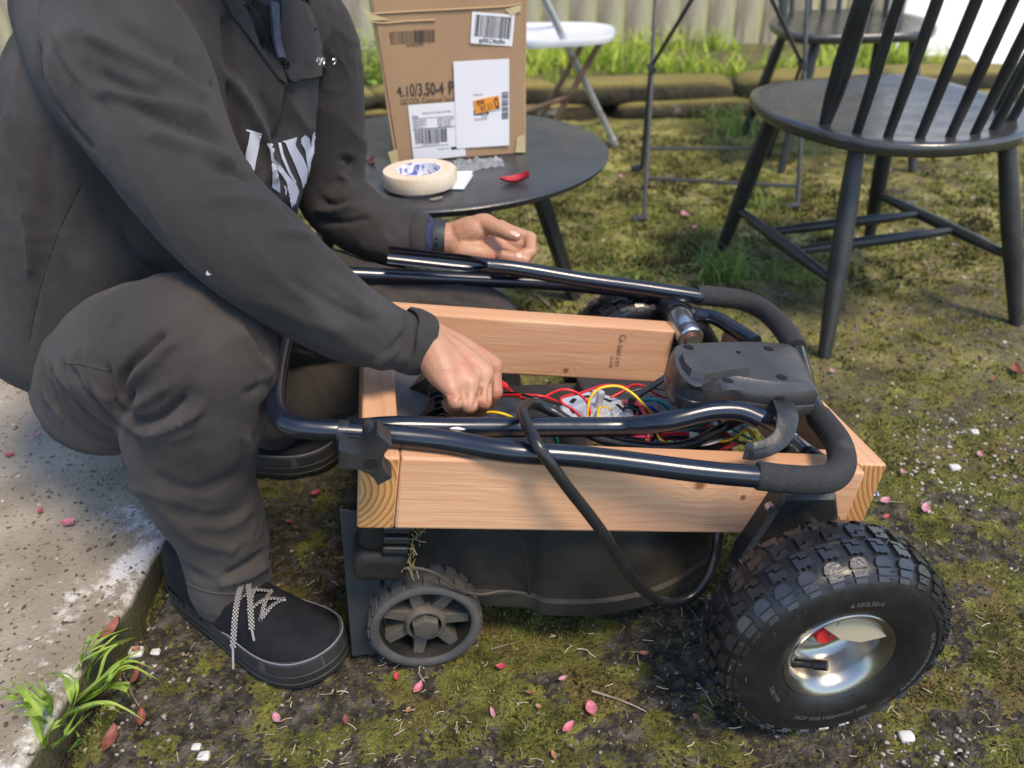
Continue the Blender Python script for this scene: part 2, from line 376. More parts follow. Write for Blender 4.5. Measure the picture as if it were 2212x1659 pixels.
obj('rail', MB().box(-5.5, 1.95, 4.640, 4.68, .35, .43), plank_m, fm); obj('rail', MB().box(-5.5, 1.95, 4.640, 4.68, 1.45, 1.53), plank_m, fm)
white_m = mat('white_paint', (.82, .81, .78), (.76, .75, .72), 6, .7, bump=.003, bscale=80)
ww = empty('garden_wall', (2.9, 4.7, 0), 'bright white painted garden wall at the far right', 'wall')
obj('wall_body', MB().box(2.03, 4.2, 4.62, 4.78, -.05, 1.3), white_m, ww, bevel=.006); obj('coping', MB().box(2.02, 4.22, 4.59, 4.81, 1.303, 1.36), white_m, ww, bevel=.006)
# pale concrete path along the right side
pp_ = np.array([PZ(2186, 292, 0), PZ(2160, 190, 0), PZ(2085, 120, 0), [2.0, 4.6, 0], [4.2, 4.6, 0], [4.2, 2.0, 0], [1.75, 1.98, 0]])
q = MB().loft([np.c_[pp_[:, :2], np.full(len(pp_), z)] for z in (-.03, .014)])
o = obj('path', q, mat('pale_path', (.72, .70, .66), (.80, .78, .74), 12, .85, bump=.003, bscale=90), bevel=.006); tag(o, kind='structure')

# ---- grass and moss: uncountable, one object each
def blades(pts, hgt, wid, lean, cols, seg=2, seed=0, flop=0.5):
    """tapering bent blades, all at once: (2 seg + 1) vertices each"""
    r_ = np.random.RandomState(seed); pts = np.asarray(pts); n = len(pts); a = r_.rand(n)*6.283
    d = np.c_[np.cos(a), np.sin(a), 0*a]; s_ = np.c_[-d[:, 1], d[:, 0], 0*a]; h = np.asarray(hgt); ln = np.asarray(lean); wv = np.asarray(wid); cols_ = []
    for j in range(seg+1):
        t = j/seg; c = pts+np.c_[0*h, 0*h, h*(t-flop*ln*t*t)]+d*(h*ln*t*t)[:, None]; w_ = (wv*(1-t**1.5))[:, None]
        cols_ += [c-s_*w_, c+s_*w_] if j < seg else [c]
    k = 2*seg+1; V = np.stack(cols_, 1).reshape(-1, 3); Fc = []
    base = np.arange(n)*k
    for j in range(seg-1): Fc += np.stack([base+2*j, base+2*j+1, base+2*j+3, base+2*j+2], 1).tolist()
    Fc += np.stack([base+2*seg-2, base+2*seg-1, base+2*seg], 1).tolist()
    return V, Fc, np.repeat(np.asarray(cols), k, 0)
grass_m = attr_mat('grass_blades', rough=.55, translucent=.45)
moss_m = attr_mat('moss_sprigs', rough=.8, translucent=.25)
def stuff_obj(name, V, Fc, CC, m, label, cat_):
    me = bpy.data.meshes.new(name); me.from_pydata(V.tolist(), [], Fc); set_col(me, CC); finish(me, m, 0)
    o = bpy.data.objects.new(name, me); C.objects.link(o); tag(o, label, cat_, kind='stuff'); return o
n = 5200
px = rng.uniform(-2.4, 1.95, n); py = 3.62+rng.rand(n)**1.1*.9
pz = .10+(fbm(px*3, py*3, 3)-.5)*.08-.01
den = fbm(px*2.2+5, py*2.2, 3)
keep = den > .40
P_ = np.c_[px, py, pz][keep]; n = len(P_)
t = rng.rand(n)[:, None]; cc = np.array([.20, .32, .035])*(1-t)+np.array([.62, .72, .13])*t
V, Fc, CC = blades(P_, rng.uniform(.05, .19, n), rng.uniform(.004, .010, n), rng.uniform(.2, 1.1, n), cc, 3, 1)
stuff_obj('bed_grass', V, Fc, CC, grass_m, 'bright green grass and weeds growing in the bed below the fence', 'grass')
# moss sprigs over the near ground
n = 270000
r1 = rng.rand(n); py = .44+r1**1.5*3.0; px = rng.uniform(-.62, .72, n)*(.75+py*.85)+.08
mo = moss_f(px, py); keep = (rng.rand(n) < (mo*.9+.03)*np.clip((3.45-py)*1.2, 0, 1)) & ((px > slab_edge_x(py)+.008) | (py > 1.5))
px, py, mo = px[keep], py[keep], mo[keep]; n = len(px)
pz = ground_h(px, py)-.001; P_ = np.c_[px, py, pz]
tone = np.clip(fbm(px*14+2, py*14+1, 3)*1.9-.60+rng.randn(n)*.20, 0, 1)[:, None]
cc = np.array([.028, .032, .008])*(1-tone)+np.array([.26, .29, .065])*tone
rust = (fbm(px*4+60, py*4+20, 3) > .56)[:, None]; cc = np.where(rust & (rng.rand(n, 1) < .35), np.array([.17, .125, .045])*(.5+tone*.8), cc)
V1, F1, C1 = blades(P_, rng.uniform(.004, .0105, n)*(.35+.85*mo)*np.clip(py*.9, .8, 1.9), rng.uniform(.0008, .0019, n)*np.clip(py, .8, 2.6), rng.uniform(.2, 1.3, n), cc, 2, 2)
stuff_obj('ground_moss', V1, F1, C1, moss_m, 'yellow green moss carpeting the damp ground', 'moss')
# soil crumbs between the moss
n = 44000
r1 = rng.rand(n); py = .44+r1**1.25*2.2; px = rng.uniform(-.62, .72, n)*(.75+py*.85)+.08
keep = (moss_f(px, py) < .75) & (px > slab_edge_x(py)+.004); px, py = px[keep], py[keep]; n = len(px); pz = ground_h(px, py)
tet = np.array([(1, 0, -.4), (-.5, .87, -.4), (-.5, -.87, -.4), (.1, .1, .9), (-.7, .1, .5), (.5, -.5, .6)]); tf = np.array([(0, 1, 3), (1, 4, 3), (1, 2, 4), (2, 5, 4), (2, 0, 5), (0, 3, 5), (3, 4, 5)])
sz = rng.uniform(.0009, .0030, n)**1.0*rng.choice([.7, 1, 1.5], n)*np.clip(py, .8, 1.8); an = rng.rand(n)*6.283; ca, sa = np.cos(an), np.sin(an)
T3 = tet[None]*(1+rng.randn(n, 6, 1)*.25)*sz[:, None, None]; X3 = T3[:, :, 0]*ca[:, None]-T3[:, :, 1]*sa[:, None]; Y3 = T3[:, :, 0]*sa[:, None]+T3[:, :, 1]*ca[:, None]
V1 = np.stack([X3+px[:, None], Y3+py[:, None], T3[:, :, 2]*.8+pz[:, None]], 2).reshape(-1, 3); F1 = (tf[None]+(np.arange(n)*6)[:, None, None]).reshape(-1, 3).tolist()
tn = rng.rand(n, 1)**1.8*np.clip(.7+.5*py, .9, 1.8)[:, None]; C1 = np.repeat((np.array([[.014, .011, .008]])+np.clip(py-.9, 0, 1)[:, None]*np.array([[.075, .064, .045]]))*(1-tn)+np.array([.15, .125, .105])*tn, 6, 0)  # crumbs pale with distance too, following the ground's painted sunlight
stuff_obj('soil_crumbs', V1, F1, C1, attr_mat('soil_crumb', rough=.95, spec=.15), 'dark damp soil crumbs between the moss', 'soil')
# ================================================================ FURNITURE
dark_paint = mat('charcoal_satin_paint', (.018, .019, .019), (.030, .031, .030), 14, .40, rvar=.08, c3=(.055, .054, .048), c3s=9, c3r=(.60, .80), bump=.0006, bscale=90)
table_m = mat('charcoal_table_lacquer', (.030, .032, .036), (.045, .047, .052), 8, .34, rvar=.07, spec=.5, bump=.0004, bscale=160, c3=(.10, .10, .105), c3s=5, c3r=(.60, .8))
# ---- round low table
TX, TY, TR_, TZ = -.138, 1.586, .3413, .390
tb = empty('coffee_table', (TX, TY, 0), 'round charcoal low table carrying the cardboard box', 'table')
prof = [(.02, TZ-.019), (TR_-.05, TZ-.019), (TR_-.010, TZ-.017), (TR_-.002, TZ-.011), (TR_, TZ-.005), (TR_-.003, TZ-.001), (TR_-.010, TZ), (.02, TZ)]
TM = lambda v: v+np.array([TX, TY, 0])
obj('table_top', MB().lathe(prof, 96, TM), table_m, tb, 50)
for (fu, fv) in [(1110, 868), (1238, 640)]:
    f = PZ(fu, fv, 0); d = f[:2]-np.array([TX, TY])
    for s_ in ((1, -1)):
        e = np.array([TX, TY])+d*s_; d_ = d*s_/np.linalg.norm(d); top = np.array([TX, TY])+d_*.20
        T_ = np.array([-d_[1], d_[0]])
        q = MB(); rings = []
        for (c, z, hw, ht) in [(top, TZ-.0195, .020, .015), (e, .0, .018, .012)]:
            rings.append([(*(c+T_*a*hw+d_*b*ht), z) for a, b in ((-1, -1), (1, -1), (1, 1), (-1, 1))])
        q.loft([np.array(r_) for r_ in rings]); obj('leg', q, dark_paint, tb, 30, bevel=.002)
q = MB().lathe([(.19, TZ-.036), (.21, TZ-.036), (.21, TZ-.0196), (.19, TZ-.0196)], 48, TM, closed=True); obj('under_ring', q, dark_paint, tb)

# ---- cardboard box on the table
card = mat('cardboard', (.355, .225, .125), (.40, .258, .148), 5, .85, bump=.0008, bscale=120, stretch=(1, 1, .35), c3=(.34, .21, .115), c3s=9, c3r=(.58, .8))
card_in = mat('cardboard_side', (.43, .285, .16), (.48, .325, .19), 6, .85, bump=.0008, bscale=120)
tape_m = mat('clear_brown_tape', (.50, .40, .20), (.62, .54, .30), 18, .22, bump=.002, bscale=40, coat=.3)
paper_m = mat('label_paper', (.74, .74, .78), (.79, .79, .82), 5, .55, bump=.0004, bscale=50)
ink = mat('black_ink', (.022, .022, .026), rough=.6); ink_g = mat('faded_ink', (.10, .095, .095), rough=.7); ink_b = mat('print_on_card', (.058, .045, .036), rough=.8)
orange_m = mat('orange_sticker', (.80, .30, .04), rough=.5)
BL, BR_ = PZ(857, 352, TZ), PZ(1136, 331, TZ)
bx0 = BL[:2]; bd = (BR_-BL)[:2]; BW = np.linalg.norm(bd); bd = bd/BW; bn = np.array([-bd[1], bd[0]])
BTH = .315; BDP = .215
bt = empty('cardboard_box', (BL[0], BL[1], TZ), 'brown cardboard shipping box with white labels on the round table', 'box')
def BM(v):       # box local: x along front face, y into depth, z up; slightly bulged and flared at the top
    v = np.asarray(v, float); fl = 1+.10*(v[:, 2]/BTH)
    xc = BW/2+(v[:, 0]-BW/2)*fl-.006*(v[:, 2]/BTH); yc = v[:, 1]-.012*(v[:, 2]/BTH)
    return np.c_[bx0[0]+xc*bd[0]+yc*bn[0], bx0[1]+xc*bd[1]+yc*bn[1], TZ+.0015+v[:, 2]]
def sheet(x0, x1, y0, y1, z0, z1, nx=8, nz=8, wob=.002, seed=0, th=.003):
    """thin cardboard panel with a little waviness"""
    r_ = np.random.RandomState(seed); q = MB()
    gx = np.linspace(0, 1, nx+1); gz = np.linspace(0, 1, nz+1); A = []
    for side in (0, 1):
        for b_ in gz:
            for a in gx:
                wv = wob*math.sin(a*7+seed)*math.sin(b_*5+seed*2)
                A.append((x0+(x1-x0)*a, y0+(y1-y0)*a, z0+(z1-z0)*b_, wv+side*th))
    A = np.array(A); dx, dy = x1-x0, y1-y0; l_ = math.hypot(dx, dy) or 1; n_ = (-dy/l_, dx/l_)
    V_ = np.c_[A[:, 0]+n_[0]*A[:, 3], A[:, 1]+n_[1]*A[:, 3], A[:, 2]]
    w_ = nx+1; hN = w_*(nz+1); f = []
    for j in range(nz):
        for i in range(nx):
            a = j*w_+i; f += [(a, a+1, a+w_+1, a+w_), (hN+a, hN+a+w_, hN+a+w_+1, hN+a+1)]
    for i in range(nx): f += [(i, hN+i, hN+i+1, i+1), (nz*w_+i, nz*w_+i+1, hN+nz*w_+i+1, hN+nz*w_+i)]
    for j in range(nz): f += [(j*w_, (j+1)*w_, hN+(j+1)*w_, hN+j*w_), (j*w_+nx, hN+j*w_+nx, hN+(j+1)*w_+nx, (j+1)*w_+nx)]
    return q.add(BM(V_), f)
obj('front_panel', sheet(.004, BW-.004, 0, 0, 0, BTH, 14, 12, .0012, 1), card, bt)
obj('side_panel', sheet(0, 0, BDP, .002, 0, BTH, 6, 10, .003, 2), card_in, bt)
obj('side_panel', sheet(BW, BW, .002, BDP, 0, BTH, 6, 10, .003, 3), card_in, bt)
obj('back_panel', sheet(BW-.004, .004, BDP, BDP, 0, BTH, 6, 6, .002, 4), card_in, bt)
obj('bottom_panel', MB().box(.004, BW-.004, .004, BDP-.004, .0, .004, BM), card_in, bt)
FX = lambda v: v
def flap(pts, m=card, name='flap'):
    P_ = np.array(pts, float); q = MB(); n_ = np.cross(P_[1]-P_[0], P_[3]-P_[0]); n_ /= np.linalg.norm(n_)
    q.loft([P_, P_+n_*.003]); obj(name, q, m, bt, 30)
h = BTH
def B1(x, y, z): return BM(np.array([[x, y, z]]))[0]
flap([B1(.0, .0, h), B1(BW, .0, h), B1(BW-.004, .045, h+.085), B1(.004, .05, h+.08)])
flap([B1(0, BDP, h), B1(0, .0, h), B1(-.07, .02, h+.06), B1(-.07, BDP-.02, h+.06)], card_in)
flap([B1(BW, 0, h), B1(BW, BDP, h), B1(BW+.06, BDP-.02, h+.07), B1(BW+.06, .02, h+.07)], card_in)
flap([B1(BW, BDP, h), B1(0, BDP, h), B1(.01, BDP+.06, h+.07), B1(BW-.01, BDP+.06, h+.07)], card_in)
# map from picture pixels to the front face (the printed sheets were measured there)
def FB(u, v):
    d = ray(u, v); n_ = np.array([bn[0], bn[1], 0]); p0 = np.array([bx0[0], bx0[1], TZ])
    # face is flared: intersect with its mean plane then refine
    t = ((p0-CAMO)@n_)/(d@n_); P_ = CAMO+d*t
    for _ in range(6):
        z = P_[2]-TZ; off = -.012*(z/BTH); t = ((p0-CAMO)@n_+off)/(d@n_); P_ = CAMO+d*t
    return P_
nface = np.array([-bn[0], -bn[1], 0])
def quad_sheet(px, off, name, m, par, th=.0006):
    P_ = np.array([FB(*p) for p in px])+nface*off
    return obj(name, MB().loft([P_, P_+nface*th]), m, par, 20)
def face_frame(u0, v0, u1, v1, off):
    """local frame: x from pixel 0 to pixel 1 on the face (metres), origin at pixel 0"""
    a, b = FB(u0, v0), FB(u1, v1); X_ = (b-a)/np.linalg.norm(b-a); Y_ = np.cross(nface, X_)
    o = a+nface*off
    return (lambda w: o+np.outer(w[:, 0], X_)+np.outer(w[:, 1], Y_)+np.outer(w[:, 2], nface)), np.linalg.norm(b-a)
def barcode(px, off, name, m, par, seed, nb=42, vertical=False):
    """px: four corners TL, TR, BR, BL in the picture"""
    r_ = np.random.RandomState(seed); A = [FB(*p)+nface*off for p in px]; q = MB(); x_ = 0; ws = []
    while len(ws) < nb: ws.append((r_.choice([1, 1, 2, 3]), r_.choice([1, 1, 2, 2, 3])))
    tot = sum(a+b for a, b in ws); pos = 0
    for a, b in ws:
        t0, t1 = pos/tot, (pos+a)/tot; pos += a+b
        if vertical: c = [A[0]*(1-t0)+A[3]*t0, A[1]*(1-t0)+A[2]*t0, A[1]*(1-t1)+A[2]*t1, A[0]*(1-t1)+A[3]*t1]
        else: c = [A[0]*(1-t0)+A[1]*t0, A[0]*(1-t1)+A[1]*t1, A[3]*(1-t1)+A[2]*t1, A[3]*(1-t0)+A[2]*t0]
        q.add(np.array(c), [(3, 2, 1, 0)])
    return obj(name, q, m, par, 0)
def words(s, u0, v0, u1, v1, size, off, m, par, name='lettering', bold=0, sx=1.0):
    M_, ln = face_frame(u0, v0, u1, v1, off)
    q = text_mb(s, size, lambda w: w, bold, 'LEFT', sx)
    if not q.v: return
    V_ = q.v[0]; wd = V_[:, 0].max()-V_[:, 0].min(); V_[:, 0] = (V_[:, 0]-V_[:, 0].min())*ln/wd; q.v[0] = M_(V_)
    return obj(name, q, m, par, 0)
lb1 = quad_sheet([(1019.6, 25), (1111.7, 31.8), (1106, 100), (1015.7, 93)], .0012, 'barcode_label', paper_m, bt)
barcode([(1028, 31), (1106, 37), (1101, 84), (1023, 78)], .0022, 'barcode', ink, lb1, 1); words('spRKC4txlfm', 1034, 86.5, 1090, 90.5, .011, .0022, ink, lb1, bold=.0002)
barcode([(841, 69), (940, 62.5), (941, 90), (844, 97)], .0012, 'printed_barcode', ink_b, bt, 2, 38); words('X003EULMFB', 877, 99, 914, 96, .007, .0012, ink_b, bt)
words('4.10/3.50-4', 857, 198, 959, 191, .030, .0012, ink_b, bt, bold=.0006); words('P', 969.5, 190, 981, 189, .030, .0012, ink_b, bt, bold=.0006)
words('GICOOL Customer Servi', 865, 221, 982, 213, .014, .0012, ink_b, bt)
lb2 = quad_sheet([(881, 227), (988, 219), (1006.6, 336), (893.6, 348)], .0012, 'shipping_label', paper_m, bt)
words('FBA', 890.5, 253.5, 903, 252, .0095, .0022, ink, lb2); words('PLEASE LEAVE THIS LABEL UNCOVERED', 911, 245, 974, 240, .0050, .0022, ink_g, lb2)
quad_sheet([(890, 256), (982, 249.5), (982, 250.3), (890, 256.8)], .0020, 'rule', ink_g, lb2, .0003)
rr = np.random.RandomState(4)
for i in range(6):
    yv = 259+i*3.4; words('SHIP FROM GICOOL'[:9+i % 3*3], 891+i*.5, yv+.9, 905+rr.rand()*16+i*.5, yv-.6, .0042, .0022, ink_g, lb2)
    words('SHIP TO FBA UNIT'[:10+i % 3*3], 944+i*.4, yv-2.6, 972+rr.rand()*12, yv-4.6, .0042, .0022, ink_g, lb2)
quad_sheet([(892, 279.5), (983, 272), (983, 273.2), (892, 281)], .0020, 'rule', ink, lb2, .0003)
barcode([(895, 282), (965.5, 276.5), (966.5, 305.5), (898, 311)], .0022, 'barcode', ink, lb2, 3, 40); words('FBA17JLQPTJ2000', 914, 312, 949, 308.6, .0045, .0022, ink_g, lb2)
quad_sheet([(895, 317.5), (970, 311), (970, 311.8), (895, 318.3)], .0020, 'rule', ink, lb2, .0003); words('Mixed SKUs  Qty', 945, 322, 970, 319, .005, .0022, ink_g, lb2)
quad_sheet([(974, 317), (991, 315), (992, 321), (975, 323)], .0020, 'rule', ink, lb2, .0003)
lb3 = quad_sheet([(979, 132.5), (1099.5, 126), (1099.5, 313), (986, 320)], .0024, 'return_label', paper_m, bt)
barcode([(1083, 198.5), (1097.5, 197.5), (1097.5, 256), (1083, 257)], .0034, 'barcode', ink, lb3, 5, 34, True)
words('Vikram Sharma', 1022.5, 204.6, 1043, 202.6, .005, .0034, ink_g, lb3); words('7.0 Lbs', 1039, 251.5, 1052, 250.3, .006, .0034, ink, lb3)
words('TBA302904783274', 1023, 258, 1052, 256.5, .0048, .0034, ink_g, lb3)
quad_sheet([(1023, 237), (1055, 235), (1055, 246.5), (1023, 248.5)], .0032, 'black_bar', ink, lb3, .0003); words('RECYCLE', 1025, 244, 1051, 242.3, .0075, .0038, paper_m, lb3)
lb4 = quad_sheet([(1022, 216), (1077, 205), (1080, 233), (1027, 245)], .0042, 'orange_sticker', orange_m, bt)
words('D', 1075, 219, 1066.5, 221, .026, .0054, ink, lb4, bold=.0006); words('13.3A', 1062, 227, 1036, 233.5, .015, .0054, ink, lb4)
quad_sheet([(1029, 217.5), (1044, 214.5), (1045.5, 223), (1030.5, 226)], .0050, 'black_patch', ink, lb4, .0003); words('034', 1043, 219.5, 1032, 221.8, .010, .0058, orange_m, lb4)
# tape on the worn edges
for pts in ([(778, 10), (800, 45), (842, 42), (800, 28)], [(1117, 295), (1133, 290), (1134, 329), (1112, 328)], [(838, 328), (857, 322), (862, 352), (846, 356)], [(1090, 20), (1124, 10), (1124, 24), (1103, 34)]):
    quad_sheet(pts, .002, 'tape_strip', tape_m, bt, .0005)
# creases across the top of the front face
for pts in ([(801, 30), (900, 24), (1000, 19), (1090, 14), (1124, 8)], [(800, 47), (830, 50), (880, 46), (940, 43)]):
    q = MB().tube(cat([FB(*p)+nface*.0012 for p in pts], 6), .0016, 6); obj('crease', q, card_in, bt)

# ---- things lying on the table
def on_table(u, v, z=0): return PZ(u, v, TZ+z)
tp = on_table(907, 383, .018); TRO = .062
tpr = empty('masking_tape', (tp[0], tp[1], TZ+.006), 'roll of cream masking tape lying on a folded white sheet', 'tape roll')
cream = mat('crepe_tape', (.60, .50, .37), (.66, .56, .43), 30, .75, bump=.0006, bscale=200); core_m = mat('tape_core_print', (.70, .70, .74), (.10, .12, .42), 75, .6, ramp=(.50, .56))
TPM = lambda v: v+np.array([tp[0], tp[1], TZ+.0062])
obj('tape_ring', MB().lathe([(.0395, .0), (TRO-.001, .0), (TRO, .002), (TRO, .0245), (TRO-.001, .0262), (.0395, .0262)], 64, TPM, closed=True), cream, tpr)
obj('tape_core', MB().lathe([(.0365, .0), (.0393, .0), (.0393, .0266), (.0365, .0266)], 64, TPM, closed=True), core_m, tpr)
c_ = tp[:2]+np.array([TRO*.80, TRO*.52])
obj('loose_end', MB().tube(np.array([[tp[0]+TRO*math.cos(a)*1.02, tp[1]+TRO*math.sin(a)*1.02, TZ+.0195] for a in (.0, .12, .24, .36)]), .0008, 6, ry=.013, up=(0, 0, 1)), cream, tpr)
q = MB(); P_ = [on_table(829, 407, .001), on_table(1002, 410, .001), on_table(1022, 379, .001), on_table(850, 378, .001)]
P_ = np.array(P_); q.loft([P_, P_+np.array([0, 0, .0018])]); P2 = P_+np.array([0, 0, .0026]); P2[2] += (0, 0, .004); P2[1] += (0, 0, .0012); q.loft([P2, P2+np.array([0, 0, .0014])])
q.tube(cat([P_[0]+[0, 0, .0022], (P_[0]+P_[1])/2+[0, 0, .0022], P_[1]+[0, 0, .0022]], 4), .0022, 8)
thing('folded_paper', q, mat('white_sheet', (.78, .79, .82), rough=.5), 'folded white paper sheet under the masking tape roll', 'paper')
# crumpled clear bag
rr = np.random.RandomState(11); q = MB(); A0, A1 = on_table(985, 372), on_table(1090, 362); nu, nv_ = 16, 7; V_ = []
sdv = np.array([-(A1-A0)[1], (A1-A0)[0], 0]); sdv /= np.linalg.norm(sdv)
for j in range(nv_):
    for i in range(nu):
        t = i/(nu-1); s_ = j/(nv_-1)-.5; wd = .075*(1-.45*t)
        V_.append(A0+(A1-A0)*t+sdv*(s_*wd+.02+rr.randn()*.003)+np.array([0, 0, .002+abs(rr.randn())*.006*(1-abs(s_)*1.2)+.006*(1-4*s_*s_)]))
q.add(np.array(V_), [(j*nu+i, j*nu+i+1, (j+1)*nu+i+1, (j+1)*nu+i) for j in range(nv_-1) for i in range(nu-1)])
def film_mat():
    m = bpy.data.materials.new('clear_film'); m.use_nodes = True; N, L_ = nt(m); b = N['Principled BSDF']; b.inputs['Base Color'].default_value = (.8, .85, .9, 1); b.inputs['Roughness'].default_value = .12
    t_ = N.new('ShaderNodeBsdfTransparent'); mx = N.new('ShaderNodeMixShader'); mx.inputs[0].default_value = .20; L_.new(t_.outputs[0], mx.inputs[1]); L_.new(b.outputs[0], mx.inputs[2]); L_.new(mx.outputs[0], N['Material Output'].inputs[0]); return m
thing('plastic_bag', q, film_mat(), 'crumpled clear plastic bag beside the tape roll', 'plastic bag', smooth=0)
leaf_red = mat('red_leaf', (.32, .012, .022), (.45, .03, .04), 60, .4)
def leaf_mb(p, ang, ln, wd, curl=.3, lift=.0, up=(0, 0, 1)):
    """small folded leaf or petal of given length"""
    d = np.array([math.cos(ang), math.sin(ang), 0]); s_ = np.array([-d[1], d[0], 0]); V_ = []; n_ = 7
    for i in range(n_):
        t = i/(n_-1); w_ = wd*math.sin(math.pi*min(max(t*.94+.03, 0), 1))**.75
        for k_ in (-1, -.5, 0, .5, 1):
            V_.append(p+d*ln*(t-.5)+s_*w_*k_*.5+np.array([0, 0, lift+.0015+curl*wd*(k_*k_)*.5*(.5+t)+curl*ln*.25*(2*t-1)**2]))
    q = MB(); q.add(np.array(V_), [(i*5+k_, i*5+k_+1, (i+1)*5+k_+1, (i+1)*5+k_) for i in range(n_-1) for k_ in range(4)]); return q
q = leaf_mb(on_table(1112, 396), .1, .050, .030, .55); thing('red_leaf', q, leaf_red, 'dark red curled leaf lying alone on the round table', 'leaf', smooth=180)
for k_, (u, v, a, lab) in enumerate([(797, 350, .4, 'tiny dried red petal left of the cardboard box, upper one'), (804, 357, 2.1, 'tiny dried dark petal left of the cardboard box, lower one'), (942, 430, .3, None)]):
    if lab: thing('dried_petal', leaf_mb(on_table(u, v), a, .022, .010, .8), mat('dried_petal%d' % k_, (.12, .03, .03), rough=.7), lab, 'petal', smooth=180)
    else:
        b_ = on_table(u, v, .003); thing('bark_chip', MB().tube([b_-[.010, .003, 0], b_, b_+[.010, .005, .001]], [.002, .003, .0022], 6), mat('bark_bit', (.16, .14, .12), (.26, .24, .2), 300, .9), 'small grey bark chip near the front rim of the table', 'bark chip')

# ---- spindle-back chairs
CHZ = .425
chair_m = dark_paint; seat_m = mat('charcoal_gloss_seat', (.032, .032, .031), (.048, .047, .044), 14, .27, rvar=.07, spec=.8, bump=.0004, bscale=60)
def make_chair(loc, rz, label):
    ch = empty('spindle_chair', loc, label, 'chair', 'black spindle-back chairs', rz)
    out = [(-.195, .205), (-.245, .06), (-.250, -.06), (-.215, -.205), (-.13, -.280), (-.02, -.298), (.09, -.275), (.185, -.195), (.245, -.06), (.262, .07), (.258, .19), (.215, .262), (.11, .285), (0, .283), (-.11, .272)]
    oc = cat(out, 5, True); rings = []
    for (z, s_) in [(-.030, .93), (-.026, .975), (-.018, .997), (-.008, 1.0), (-.002, .992), (0, .975)]:
        rings.append(np.c_[oc*s_, np.full(len(oc), CHZ+z)])
    for s_, dz in [(.9, -.002), (.7, -.008), (.4, -.012), (.1, -.012)]: rings.append(np.c_[oc*s_, CHZ+dz+0*oc[:, 0]])
    obj('seat', MB().loft(rings), seat_m, ch, 50, local=True)
    feet = {'a': (-.227, -.254), 'b': (.237, -.250), 'c': (.228, .244), 'd': (-.190, .275)}
    tops = {'a': (-.165, -.150), 'b': (.150, -.165), 'c': (.150, .165), 'd': (-.150, .160)}
    L3 = {}
    for k_ in 'abcd':
        f = np.array([*feet[k_], 0]); t = np.array([*tops[k_], CHZ-.020]); L3[k_] = (f, t)
        ts = np.linspace(0, 1, 9); rad = np.interp(ts, [0, .1, .45, .8, 1], [.0125, .0145, .0195, .0185, .015])
        obj('leg', MB().tube([f+(t-f)*q_ for q_ in ts], rad, 14), chair_m, ch, 50, local=True)
    at = lambda k_, z: L3[k_][0]+(L3[k_][1]-L3[k_][0])*z
    def stick(a, b, r0, r1, name='stretcher'):
        ts = np.linspace(0, 1, 9); obj(name, MB().tube([a+(b-a)*t for t in ts], np.interp(ts, [0, .25, .5, .75, 1], [r0, r1*.93, r1, r1*.93, r0]), 12), chair_m, ch, 50, local=True)
    s1 = (at('d', .36), at('a', .36)); s2 = (at('c', .36), at('b', .36)); stick(*s1, .008, .0135); stick(*s2, .008, .0135)
    for t in (.36, .62): stick(s1[0]+(s1[1]-s1[0])*t, s2[0]+(s2[1]-s2[0])*t, .007, .0125)
    sp = [(-.190, -.075), (-.172, -.150), (-.140, -.196), (-.095, -.224), (-.043, -.238), (.010, -.237), (.064, -.222), (.135, -.185), (.185, -.100)]
    crest = []
    for i, (x_, y_) in enumerate(sp):
        b = np.array([x_, y_, CHZ-.012]); end = i in (0, len(sp)-1)
        tx = np.array([x_*1.16-.002, y_-.115 if not end else y_-.135, CHZ+.40]); crest.append(tx)
        ts = np.linspace(0, 1, 8)
        if end: obj('back_post', MB().tube([b+(tx-b)*t for t in ts], np.interp(ts, [0, .12, .3, 1], [.011, .017, .020, .014]), 14, ry=np.interp(ts, [0, .12, .3, 1], [.010, .013, .015, .011])), chair_m, ch, 50, local=True)
        else: obj('spindle', MB().tube([b+(tx-b)*t for t in ts], np.interp(ts, [0, .3, .6, 1], [.0088, .0105, .0098, .0075]), 12), chair_m, ch, 50, local=True)
    cp = cat(crest, 5); obj('crest_rail', MB().tube(cp, .010, 10, ry=.032, up=(0, 0, 1)), chair_m, ch, 50, local=True)
    return ch
chair0 = make_chair((.787, 1.70, 0), .242, 'near charcoal spindle-back chair standing behind the big knobbly tyre')
fc = copy_tree(chair0); fc['label'] = 'far charcoal spindle-back chair by the stone edging, behind the nearer one'
sc0 = PZ(1850, 50, CHZ); fc.location = (sc0[0]+.0, sc0[1]+.06, 0); fc.rotation_euler = (0, 0, R(178))
lc = copy_tree(chair0); lc['label'] = 'charcoal spindle-back chair half hidden behind the back of the crouching person'; lc.location = (-1.45, 1.95, 0); lc.rotation_euler = (0, 0, R(150))

# ---- folding metal chair with white seat
fcg = empty('folding_chair', (.22, 2.95, 0), 'old folding chair with white seat and rusty metal legs', 'chair')
grey_metal = mat('worn_grey_metal', (.42, .44, .47), (.55, .57, .60), 12, .45, metal=.3, c3=(.28, .13, .06), c3s=6, c3r=(.56, .66)); rust_m = mat('rusty_metal', (.16, .085, .05), (.27, .17, .11), 20, .75, bump=.001, bscale=80)
white_seat = mat('white_enamel', (.62, .63, .65), (.72, .73, .74), 6, .35)
sy = 2.86; sl = PY(1128, 84, sy); sr = PY(1322, 58, sy); zc = .425
out = cat([(sl[0]-.02, sy-.17), (sl[0]+.10, sy-.20), (sr[0]-.06, sy-.17), (sr[0], sy-.08), (sr[0]+.005, sy+.08), (sr[0]-.07, sy+.17), (sl[0]+.1, sy+.2), (sl[0]-.02, sy+.17)], 5, True)
ce = out.mean(0)
